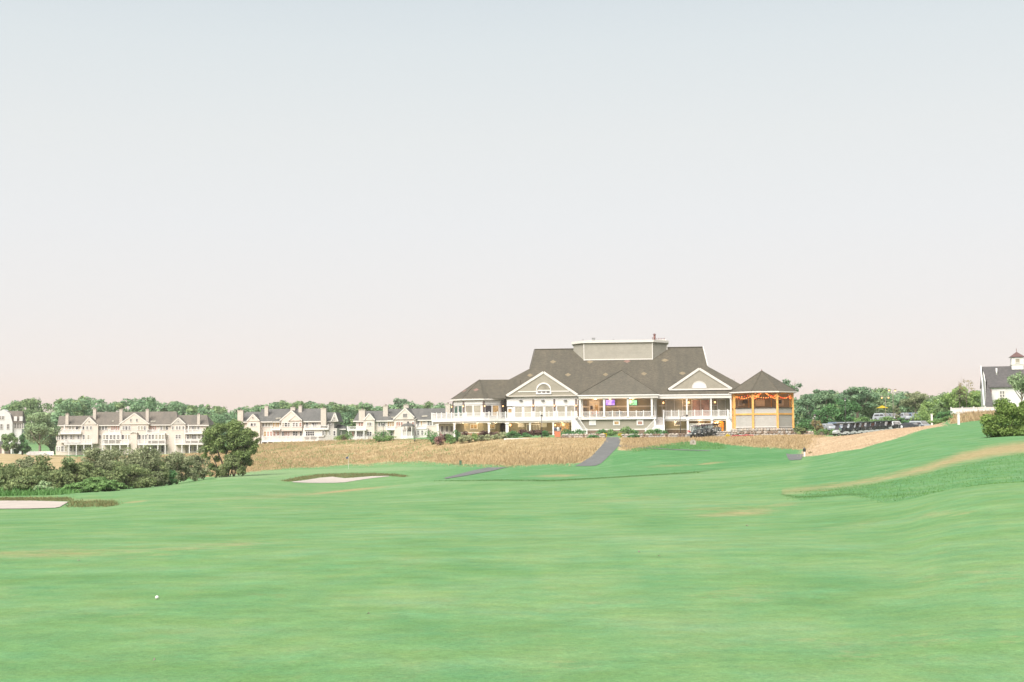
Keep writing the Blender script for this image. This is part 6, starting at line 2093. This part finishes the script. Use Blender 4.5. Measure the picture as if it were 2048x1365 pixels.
def light_pole(label, u, vt, y, arm=0.0, heads=((0, 0),), mat='dark_metal', globe=None, r=.06):
    g = at_ground(u, y)
    h = P(u, vt, y).z - g.z
    o = thing('lamp_post', label, 'lamp post', g)
    MB().tube([(0, 0, -.3), (0, 0, h)], [r * 1.2, r * .8], 8).lathe([(r * 2.2, -.1), (r * 2, .3), (r, .45)], 10).build('pole', mat, o, True)
    for dx_, dz_ in heads:
        if dx_ or arm:
            MB().tube([(0, 0, h - .1 + dz_), (dx_ * .6, 0, h + .1 + dz_), (dx_, 0, h + dz_)], r * .5, 6).build('arm', mat, o)
        hd_ = MB().lathe([(.06, .28), (.2, .2), (.24, .02), (.1, -.05)], 10, Matrix.Translation((dx_, 0, h + dz_))).build('lamp_head', mat, o)
        MB().lathe([(.05, .0), (.14, -.05), (.13, -.16), (.03, -.22)], 8, Matrix.Translation((dx_, 0, h + dz_))).build('lamp_globe', globe or 'head_lamp', hd_)
    return o


light_pole('dark lamp post in front of the clubhouse shrubs', 1083.5, 833, 243)
light_pole('dark lamp post in front of the domed screen porch', 829.5, 838, 268)
light_pole('short dark lamp post in front of the small balcony', 766.5, 851, 290, r=.05)
light_pole('dark lamp post with side arm near the white stairs', 1361, 833, 240, .8, ((1.1, 0),))
light_pole('dark lamp post in front of the round tan shrub', 1630.5, 832, 225, r=.05)
light_pole('short dark lamp post behind the low stone wall by the carts', 1426.5, 858, 236, r=.05)
light_pole('tall timber lamp post with two lit warm lamps, right one', 1788, 781, 282, .5, ((-.75, .1), (.5, 0)), 'bark_pale', 'lamp_warm')
light_pole('shorter timber lamp post with two lit warm lamps, left one', 1772.5, 795, 278, .5, ((-.65, 0), (.65, 0)), 'bark_pale', 'lamp_warm')
light_pole('thin dark pole in front of the dark pine', 1692, 800, 240, r=.05)

fl = thing('flagstick', 'golf flagstick with dark flag on the green behind the bunker', 'flag', G(697, 938.5, 180))
hfl = P(697, 913, fl.location.y).z - fl.location.z
MB().tube([(0, 0, 0), (0, 0, hfl)], [.02, .015], 6).build('pole', 'white_paint', fl)
MB().add([(0, 0, hfl), (-.15, -.02, hfl - .02), (-.45, .03, hfl - .16), (-.42, .03, hfl - .42), (-.15, -.02, hfl - .38), (0, 0, hfl - .4), (0, .012, hfl), (-.15, -.008, hfl - .02), (-.45, .042, hfl - .16), (-.42, .042, hfl - .42), (-.15, -.008, hfl - .38), (0, .012, hfl - .4)],
         [(0, 1, 4, 5), (1, 2, 3, 4), (11, 10, 7, 6), (10, 9, 8, 7), (0, 6, 7, 1), (1, 7, 8, 2), (2, 8, 9, 3), (3, 9, 10, 4), (4, 10, 11, 5)]).build('flag_cloth', 'cloth_navy', fl)
gp = G(921, 931, 150)
tb = thing('course_post', 'green course marker post at the foot of the golden slope', 'post', gp)
MB().box(-.17, .17, -.1, .1, -.1, .62).box(-.2, .2, -.13, .13, .62, .68).build('body', 'cloth_teal' if 'cloth_teal' in MATS else 'leaf_pine', tb)
gp = G(1609, 914, 130)
wb = thing('ball_washer', 'white and black course post beside the short cart path', 'post', gp)
MB().box(-.07, .07, -.07, .07, -.1, .5).build('post', 'white_paint', wb)
MB().box(-.13, .13, -.1, .1, .5, .8).lathe([(.1, .8), (.05, .92)], 8).build('box', 'cart_black', wb)
gp = at_ground(1386, 222)
gp.z = P(1386, 890, 222).z
gp = G(1386, 890.5, 185)
tm = thing('tee_sign', 'small beige stone tee sign with dark mark on the green mound', 'sign', gp)
MB().face_prism([(-.42, -.1), (.42, -.1), (.42, .5), (.18, .76), (-.18, .76), (-.42, .5)], -.1, .1).build('slab', 'stone_pale', tm)
MB().lathe([(.02, 0), (.1, .005), (.1, .03)], 10, Matrix.Translation((.02, -.1, .42)) @ Matrix.Rotation(rad(90), 4, 'X')).build('mark', 'flue', tm)
gb = G(314, 1199)
ball = MB().ball((0, 0, .0213), .0213, 16).build('golf_ball', 'white_paint', None, True)
ball.location = gb
tag(ball, 'white golf ball lying on the near fairway', 'golf ball')
tee = MB().lathe([(.004, -.02), (.004, .02), (.009, .028)], 6).build('golf_tee', 'white_paint')
for q, (u, v) in enumerate([(601, 1000), (1043, 1004)]):
    pass
bpy.data.objects.remove(tee)
rgl = random.Random(40)
for q, (u, v, lb) in enumerate([(1278, 1106, 'dry brown leaf lying on the middle fairway, left of two'), (1318, 1115, 'dry brown leaf lying on the middle fairway, right of two'), (157, 1124, 'dry brown leaf lying below the bare strip at left'), (309, 1325, 'dry brown leaf lying near the bottom of the fairway'), (737, 1232, 'dry brown leaf lying right of the golf ball'), (1494, 1053, 'dark divot of turf on the right fairway')]):
    p = G(u, v)
    s = 4.2 * p.y / FP
    lf = raw('dry_leaf', [(-s, 0, .01), (0, -s * .5, .025), (s, 0, .008), (0, s * .5, .03), (0, 0, .035)], [(0, 1, 4), (1, 2, 4), (2, 3, 4), (3, 0, 4)], 'flue')
    lf.location, lf.rotation_euler = p, (0, 0, rgl.uniform(0, 3))
    tag(lf, lb, 'leaf')

# white edge and retaining walls in front of the clubhouse
stone_wall('stone_wall', 'low pinkish fieldstone wall left of the cart path below the porch', P(1124, 879, 241.5) * 1.0, P(1212, 879.5, 238.5), .75, 3, ('stone_pale', 'stone_grey', 'stone_pale', 'stone_brown'))
stone_wall('stone_wall', 'low fieldstone wall right of the cart path below the porch', P(1246, 879, 237.5), P(1374, 877.5, 235), .7, 4, ('stone_pale', 'stone_grey', 'stone_brown'))
stone_wall('stone_wall', 'low fieldstone wall between the golf carts and the gazebo', P(1434, 875, 234), P(1474, 872.5, 233), 1.0, 5, ('stone_grey', 'stone_pale'))
stone_wall('stone_wall', 'fieldstone wall below the gazebo running to the hedge', P(1478, 871.5, 234.5), P(1628, 867, 232), .8, 6, ('stone_pale', 'stone_grey', 'stone_brown'))
for q in bpy.data.objects:
    if q.name.startswith('stone_wall') and q.parent is None:
        q.location.z = zg(q.location.x, q.location.y) - .05
cu_ = MB().box(0, 8.2, -.15, .15, -.3, .3).build('kerb_wall', 'white_trim')
cu_.location, cu_.rotation_euler = at_ground(1008, 243), (0, 0, rad(-4))
tag(cu_, 'low white kerb wall under the burgundy shrubs', 'wall')
# apron where the carts stand
ks = [at_ground(u, y) for u, y in ((1340, 230), (1440, 229), (1448, 252), (1330, 253))]
ap = []
for i in range(9):
    for j in range(9):
        p = ks[0].lerp(ks[1], i / 8).lerp(ks[3].lerp(ks[2], i / 8), j / 8)
        ap.append((p.x, p.y, zg(p.x, p.y) + .03))
raw('cart_apron', ap, [(i * 9 + j, (i + 1) * 9 + j, (i + 1) * 9 + j + 1, i * 9 + j + 1) for i in range(8) for j in range(8)], 'asphalt', kind='structure')

# ------------------------------------------------------------------ planting round the clubhouse
BEDS = [
    (866, 858, 20, 252, 'leaf_deep', 'dark green shrub at the far left end of the clubhouse bed'), (880, 866, 9, 248, 'leaf_rose', 'pink flowering shrub at the left of the clubhouse bed'), (893, 862.5, 9, 252, 'leaf_burgundy', 'burgundy shrub right of the pink flowering one'), (901, 866.5, 10, 248, 'leaf_bright', 'bright green shrub right of the pink flowering one'),
    (915, 861.5, 9, 250, 'leaf_deep', 'dark green shrub left of the burgundy ball, before the brick base'), (930, 862.5, 8, 250, 'leaf_burgundy', 'burgundy ball shrub left of the brick base'), (925, 870, 8, 246, 'leaf_hydrangea', 'cream hydrangea below the burgundy ball shrub'), (938, 869.5, 7, 246, 'leaf_hydrangea', 'cream hydrangea second along the bed'),
    (950, 867, 7, 247, 'leaf_lime', 'lime green shrub under the lit lower window'), (962, 869, 7, 246, 'leaf_olive', 'olive shrub between lime shrub and hydrangeas'), (968, 861, 9, 251, 'leaf_burgundy', 'burgundy shrub beside the middle left column'), (985, 862.5, 12, 251, 'leaf_burgundy', 'long burgundy shrub right of the middle left column'),
    (976, 869, 8, 246, 'leaf_hydrangea', 'cream hydrangea under the long burgundy shrub'), (990, 868, 8, 246, 'leaf_hydrangea', 'cream hydrangea left of the pale pink one'), (1006, 864.5, 9, 246, 'leaf_hydrangea', 'pale pink hydrangea left of the dark green mound'), (1026, 863, 13, 244, 'leaf_deep', 'dark green mound shrub before the big white column'),
    (1045, 860, 10, 249, 'leaf_burgundy', 'burgundy shrub left of the garage door'), (1060, 861, 10, 249, 'leaf_burgundy', 'burgundy shrub under the garage door'), (1053, 866, 8, 246, 'leaf_deep', 'small dark green shrub under the garage door'), (1076, 861, 10, 249, 'leaf_burgundy', 'burgundy shrub left of the lamp post'), (1088, 863, 8, 247, 'leaf_deep', 'dark green shrub right of the lamp post'),
    (1135, 860.5, 14, 246, 'leaf_deep', 'left part of the big green shrub bed under the white stairs'), (1156, 859.5, 16, 246, 'leaf_deep', 'right part of the big green shrub bed under the white stairs'), (1206, 857.5, 12, 246, 'leaf_deep', 'green shrub left of the path under the porch'), (1222, 860, 12, 246, 'leaf_bright', 'bright green shrub at the head of the path'),
    (1255, 854, 13, 246, 'leaf_bright', 'tall bright green shrub right of the path head'), (1268, 859, 9, 247, 'leaf_deep', 'dark green shrub right of the tall bright one'), (1300, 858.5, 12, 245, 'leaf_bright', 'left half of the grassy hedge under the right stairs'), (1320, 857.5, 13, 245, 'leaf_deep', 'right half of the grassy hedge under the right stairs'),
    (1187, 870, 11, 238, 'leaf_deep', 'low green mound by the wall left of the path'), (1268, 870, 10, 236, 'leaf_deep', 'low green mound by the wall right of the path'), (1209, 865, 4.8, 240, 'leaf_yellow', 'yellow flower ball left of the path'), (1242, 865, 4.8, 240, 'leaf_yellow', 'yellow flower ball right of the path'),
    (1455, 868, 5, 230, 'leaf_yellow', 'yellow flowers at the foot of the stone wall'), (1476, 871, 11, 230, 'leaf_red', 'red flower strip left below the gazebo'), (1494, 870.5, 10, 230, 'leaf_red', 'red flower strip right below the gazebo'),
    (765, 861, 17, 292, 'leaf_deep', 'dark round shrub behind the lighter one by the third residence'), (758, 870, 15, 285, 'leaf_bright', 'bright green shrub left before the third residence'), (778, 869, 15, 285, 'leaf_bright', 'bright green shrub right before the third residence'), (694, 860, 12, 330, 'leaf_bright', 'green shrub between second and third residence'), (682, 870, 12, 330, 'leaf_lime', 'low lime shrub right of the second residence'), (688, 866, 5, 325, 'leaf_burgundy', 'rusty red shrub between the two residences'),
]
for k, (u, vt, hw, y, m, lb) in enumerate(BEDS):
    plant('shrub', lb, 'shrub', u, vt - 1.2, y, hw * 1.22, m, n=900 if hw > 6 else 320, size=.11 if hw > 6 else .07, clumps=14, seed=100 + k, group='shrubs round the clubhouse')

# big scrub at the left
SCRUB = [(18, 922, 62, 138, 'leaf_shrub', 'dark scrub bush at the left edge, tall'), (92, 913, 52, 142, 'leaf_shrub', 'dark scrub bush second from the left edge'), (140, 919, 40, 146, 'leaf_shrub', 'dark scrub bush with gaps left of the tall olive pair'), (190, 895, 52, 155, 'leaf_olive', 'tall olive bush before the long residence, left of the pair'),
         (240, 884, 58, 160, 'leaf_olive', 'tall olive bush before the long residence, biggest'), (293, 893, 46, 166, 'leaf_olive', 'olive bush on the right slope of the scrub'), (250, 925, 60, 156, 'leaf_shrub', 'dark lower bush under the biggest olive bush'), (312, 935, 34, 166, 'leaf_shrub', 'dark bush at the right end of the tall scrub'), (60, 950, 55, 134, 'leaf_shrub', 'low dark bush at the foot of the left scrub'),
         (170, 925, 50, 150, 'leaf_shrub', 'dark lower bush under the left olive bush'), (300, 915, 40, 170, 'leaf_shrub', 'mid green bush filling the right of the tall scrub'), (40, 905, 40, 150, 'leaf_olive', 'pale topped bush behind the left edge scrub'),
         (354, 902, 42, 182, 'leaf_olive', 'rounded olive bush left of the lone tree'), (390, 893, 30, 188, 'leaf_olive', 'smaller olive bush touching the lone tree'), (338, 938, 18, 172, 'leaf_deep', 'small green bush at the edge of the fairway scrub'), (92, 963, 22, 130, 'leaf_pale', 'pale grey green bush low at the left'), (150, 968, 30, 132, 'leaf_bright', 'bright green fern clump left, low'), (195, 955, 36, 138, 'leaf_bright', 'bright green fern clump middle'), (225, 962, 26, 142, 'leaf_bright', 'bright green fern clump right')]
for k, (u, vt, hw, y, m, lb) in enumerate(SCRUB):
    plant('bush', lb, 'bush', u, vt, y, hw, m, n=8200 if hw > 35 else 3200, size=.125, clumps=44 if hw > 35 else 22, seed=200 + k, group='scrub along the fairway', rc=.26, inner=.3, shape='mound')
# low ground cover along the scrub edge
ge = []
for k in range(900):
    u = rgl.uniform(-60, 420)
    vb = np.interp(u, [-60, 0, 100, 200, 300, 420], [993, 992, 990, 982, 971, 951])
    ge.append(tuple(G(u, vb - abs(rgl.gauss(0, 3)) + 1, 90)))
blades('ground_cover', 'blade_green', np.array(ge), .3, .08, 8, 31, .3, .7, 'low green growth at the foot of the scrub')

# the lone tree
lg = at_ground(452, 196)
lt = thing('tree', 'lone leafy tree with leaning stems between the first two residences', 'tree', lg)
rel_ = lambda u, v, dy=0.0: P(u, v, lg.y + dy) - lg
rgt = random.Random(31)
cs, rs = [], []
for (u, v, r) in [(424, 868, 15), (440, 858, 14), (458, 853, 13), (474, 854, 14), (490, 864, 14), (436, 880, 16), (458, 872, 16), (480, 878, 16), (500, 884, 13), (508, 898, 10), (418, 886, 13), (411, 901, 11), (488, 900, 12), (466, 894, 12), (505, 872, 9), (426, 902, 10), (446, 896, 9), (497, 909, 10), (470, 864, 12), (414, 912, 7), (512, 886, 7), (430, 915, 9), (490, 922, 11), (475, 912, 12), (500, 925, 9), (420, 930, 8), (462, 908, 10), (485, 936, 11), (468, 930, 11), (445, 905, 9)]:
    for q in range(3):
        dy = rgt.uniform(-2.2, 2.2)
        p = rel_(u + rgt.uniform(-7, 7), v + rgt.uniform(-6, 6), dy)
        k = r * .068 * rgt.uniform(.6, 1.0)
        cs.append(tuple(p))
        rs.append((k, k, k * .75))
v_, f_, tone = leaves(cs, rs, 21000, .13, 330, .1, .2)
arr_mesh('crown', v_, f_, 'leaf_tree', lt, tone, 'stuff')
tk = MB()
for pts, r0 in (([(449, 946), (444, 925), (436, 905), (428, 880)], .15), ([(452, 946), (450, 920), (456, 895), (452, 865)], .17), ([(455, 946), (462, 922), (474, 900), (484, 875)], .14), ([(440, 944), (432, 928), (424, 912), (416, 898)], .09), ([(458, 945), (470, 925), (490, 908), (503, 893)], .09)):
    tk.tube([rel_(u, v, rgt.uniform(-.4, .4)) if i else Vector((rel_(u, v).x, 0, -.3)) for i, (u, v) in enumerate(pts)], [r0, r0 * .8, r0 * .6, r0 * .25], 7)
tk.build('trunk', 'bark', lt, True)
plant('bush', 'dark bush under the lone tree', 'bush', 468, 905, 194, 26, 'leaf_shrub', n=3200, size=.13, clumps=20, seed=302, group='scrub along the fairway', rc=.3, inner=.3)
plant('bush', 'small dark bush left of the lone tree trunk', 'bush', 432, 925, 196, 14, 'leaf_shrub', n=1200, size=.12, clumps=12, seed=303, group='scrub along the fairway', rc=.3, inner=.3)

TREES = [(80, 822, 42, 405, 'leaf_pale', 'big pale willow like tree left of the long residence', 'round', 6500, .26, .22, (.35, .5)), (108, 838, 22, 440, 'leaf_wood_b', 'dense green tree touching the left end of the long residence', 'round', 3500, .3, .1, (.3, .5)), (45, 862, 18, 395, 'leaf_deep', 'dark conifer like tree below the white house', 'cone', 2500, .25, .05, (.2, .5)), (20, 866, 18, 392, 'leaf_wood', 'round dark tree below the white house at the left edge', 'round', 2500, .25, .05, (.2, .5)),
         (103, 870, 14, 410, 'leaf_wood_b', 'low green tree left beside the long residence porch', 'round', 1800, .25, .05, (.2, .5)), (415, 832, 22, 470, 'leaf_lime', 'light green tree behind the right end of the long residence', 'round', 3000, .32, .1, (.25, .5)), (447, 826, 30, 500, 'leaf_wood_b', 'blue green tree behind the lone tree', 'round', 3200, .35, .1, (.3, .5)), (690, 826, 26, 430, 'leaf_wood_b', 'green tree right behind the second residence', 'round', 3600, .3, .08, (.3, .5)), (705, 836, 16, 405, 'leaf_wood', 'dark tree left behind the third residence', 'round', 2000, .28, .08, (.25, .5)),
         (805, 799, 20, 560, 'leaf_pine', 'rounded pine standing above the third residence roof', 'umbrella', 2600, .4, .5, (.3, .75)), (850, 803, 24, 560, 'leaf_wood', 'pine top left of the clubhouse pavilion', 'umbrella', 2600, .4, .45, (.3, .7)),
         (1578, 757, 26, 300, 'leaf_pine', 'wispy pine top showing above the gazebo roof', 'umbrella', 900, .22, .62, (.22, .85)), (1462, 760, 14, 300, 'leaf_pine', 'wispy pine top between clubhouse roof and gazebo', 'umbrella', 420, .2, .7, (.2, .88)),
         (1612, 790, 20, 290, 'leaf_pine', 'green pine just right of the gazebo', 'round', 3400, .2, .15, (.22, .7)), (1648, 779, 34, 300, 'leaf_pine', 'big spreading pine with gaps, left in the car park row', 'umbrella', 5200, .22, .42, (.28, .7)), (1716, 776, 42, 320, 'leaf_pine', 'broad pine on the skyline behind the car park', 'umbrella', 5600, .24, .35, (.3, .7)), (1690, 797, 34, 262, 'leaf_deep', 'dark low pine in front of the skyline pines', 'round', 5200, .18, .2, (.22, .6)), (1648, 815, 22, 270, 'leaf_deep', 'dark green tree left of the low pine', 'round', 3000, .18, .1, (.2, .6)),
         (1752, 787, 40, 325, 'leaf_pale', 'pale green rounded tree behind the lamp posts', 'round', 5000, .24, .1, (.25, .6)), (1795, 783, 26, 330, 'leaf_wood_b', 'fresh green tree right behind the lamp posts', 'round', 3000, .24, .1, (.25, .6)), (1832, 785, 30, 275, 'leaf_olive', 'vase shaped tree with pale forked stems', 'umbrella', 3000, .18, .45, (.12, .75)), (1795, 808, 9, 270, 'leaf_olive', 'small slim tree between the upper lot cars', 'round', 900, .16, .1, (.08, .6)),
         (1866, 800, 26, 260, 'leaf_lime', 'lime green tree right of the vase shaped one', 'round', 3200, .18, .05, (.2, .5)), (1925, 776, 40, 240, 'leaf_lime', 'wide yellow green tree left of the right hand house', 'round', 6000, .18, .1, (.2, .6)), (1922, 746, 9, 236, 'leaf_olive', 'slim tree tip rising above the yellow green tree', 'cone', 520, .13, .3, (.06, .8)), (1935, 762, 18, 235, 'leaf_tan', 'thin airy branches beside the slim tree tip', 'round', 330, .1, .55, (.05, .8)), (1893, 795, 22, 255, 'leaf_wood', 'dark green tree behind the fence end', 'round', 2600, .2, .1, (.2, .5)),
         (2046, 745, 26, 190, 'leaf_pale', 'pale leafy branch tree in front of the right hand house', 'round', 2600, .13, .45, (.12, .7))]
for k, (u, vt, hw, y, m, lb, shp, n, sz, z0, tr_) in enumerate(TREES):
    plant('tree', lb, 'tree', u, vt, y, hw, m, n=n, size=sz, shape=shp, clumps=30 if n > 2000 else 16, z0=z0, trunk=tr_, seed=400 + k, rc=.27, inner=.3, limbs=5, bark='bark_pale' if 'pale' in lb else 'bark', depth=None)

RIGHT = [(1636, 834, 13, 226, 'leaf_tan', 'round tan shrub left of the clipped hedge', 'round', 1800, .1), (1615, 835, 26, 240, 'leaf_deep', 'dark shrub between gazebo and the round tan shrub', 'mound', 2400, .13), (1600, 850, 14, 232, 'leaf_shrub', 'dark low shrub touching the gazebo', 'mound', 900, .12),
         (1725, 834, 30, 272, 'leaf_bright', 'bright green bank shrub above the golf carts, left', 'mound', 2400, .14), (1770, 832, 32, 272, 'leaf_bright', 'bright green bank shrub above the golf carts, right', 'mound', 2400, .14), (1815, 834, 28, 268, 'leaf_deep', 'dark green bank shrub under the upper lot', 'mound', 2000, .14), (1850, 818, 26, 255, 'leaf_lime', 'lime shrub above the last white car', 'mound', 2200, .14),
         (1893, 822, 24, 212, 'leaf_deep', 'dark green shrub left of the fence', 'mound', 2400, .12), (1880, 836, 18, 196, 'leaf_bright', 'bright low shrub at the lawn edge left of the fence', 'mound', 1700, .1), (1906, 832, 20, 190, 'leaf_bright', 'bright low shrub under the fence corner', 'mound', 1700, .1), (1945, 830, 26, 185, 'leaf_lime', 'yellowish tall weeds under the fence', 'mound', 1500, .1),
         (2012, 801, 50, 100, 'leaf_yellow_green', 'big yellow green bush on the dry ridge at the right', 'mound', 12000, .085), (2052, 798, 34, 104, 'leaf_yellow_green', 'green bush at the right edge behind the big one', 'mound', 7000, .085), (1612 + 8, 914, 5, 150, 'leaf_tan', 'small dry bush at the foot of the pale slope', 'mound', 160, .06)]
for k, (u, vt, hw, y, m, lb, shp, n, sz) in enumerate(RIGHT):
    plant('shrub', lb, 'shrub', u, vt, y, hw, m, n=n, size=sz, shape=shp, clumps=26 if n > 2000 else 14, seed=500 + k, rc=.3, inner=.35, z0=-.14 if hw > 40 else .0)
# clipped hedge
hg = thing('hedge', 'clipped green hedge in front of the car park', 'hedge', at_ground(1652, 224))
cs, rs = [], []
for k in range(40):
    cs.append((-1.7 + k * .105 - .1, rgl.uniform(-.3, .3), rgl.uniform(.2, .9)))
    rs.append((.3, .35, .32))
v, f, tone = leaves(cs, rs, 3200, .07, 77)
arr_mesh('foliage', v, f, 'leaf_bright', hg, tone, 'stuff')
MB().box(-1.6, 2.2, -.2, .2, -.2, .6).build('twigs', 'bark', hg)


# ------------------------------------------------------------------ thin haze volume, added to lift the dark tones
hb = MB().box(-7200, 7200, -7200, 7200, -9, 27).build('haze', None, None, kind='stuff')
hm = bpy.data.materials.new('haze')
hm.use_nodes = True
hm.node_tree.nodes.clear()
ho = hm.node_tree.nodes.new('ShaderNodeOutputMaterial')
hv = hm.node_tree.nodes.new('ShaderNodeVolumePrincipled')
hv.inputs['Color'].default_value = (0.69, 0.655, 0.625, 1)
hv.inputs['Density'].default_value = 0.00017
hv.inputs['Anisotropy'].default_value = 0.0
hm.node_tree.links.new(hv.outputs[0], ho.inputs['Volume'])
hb.data.materials.append(hm)
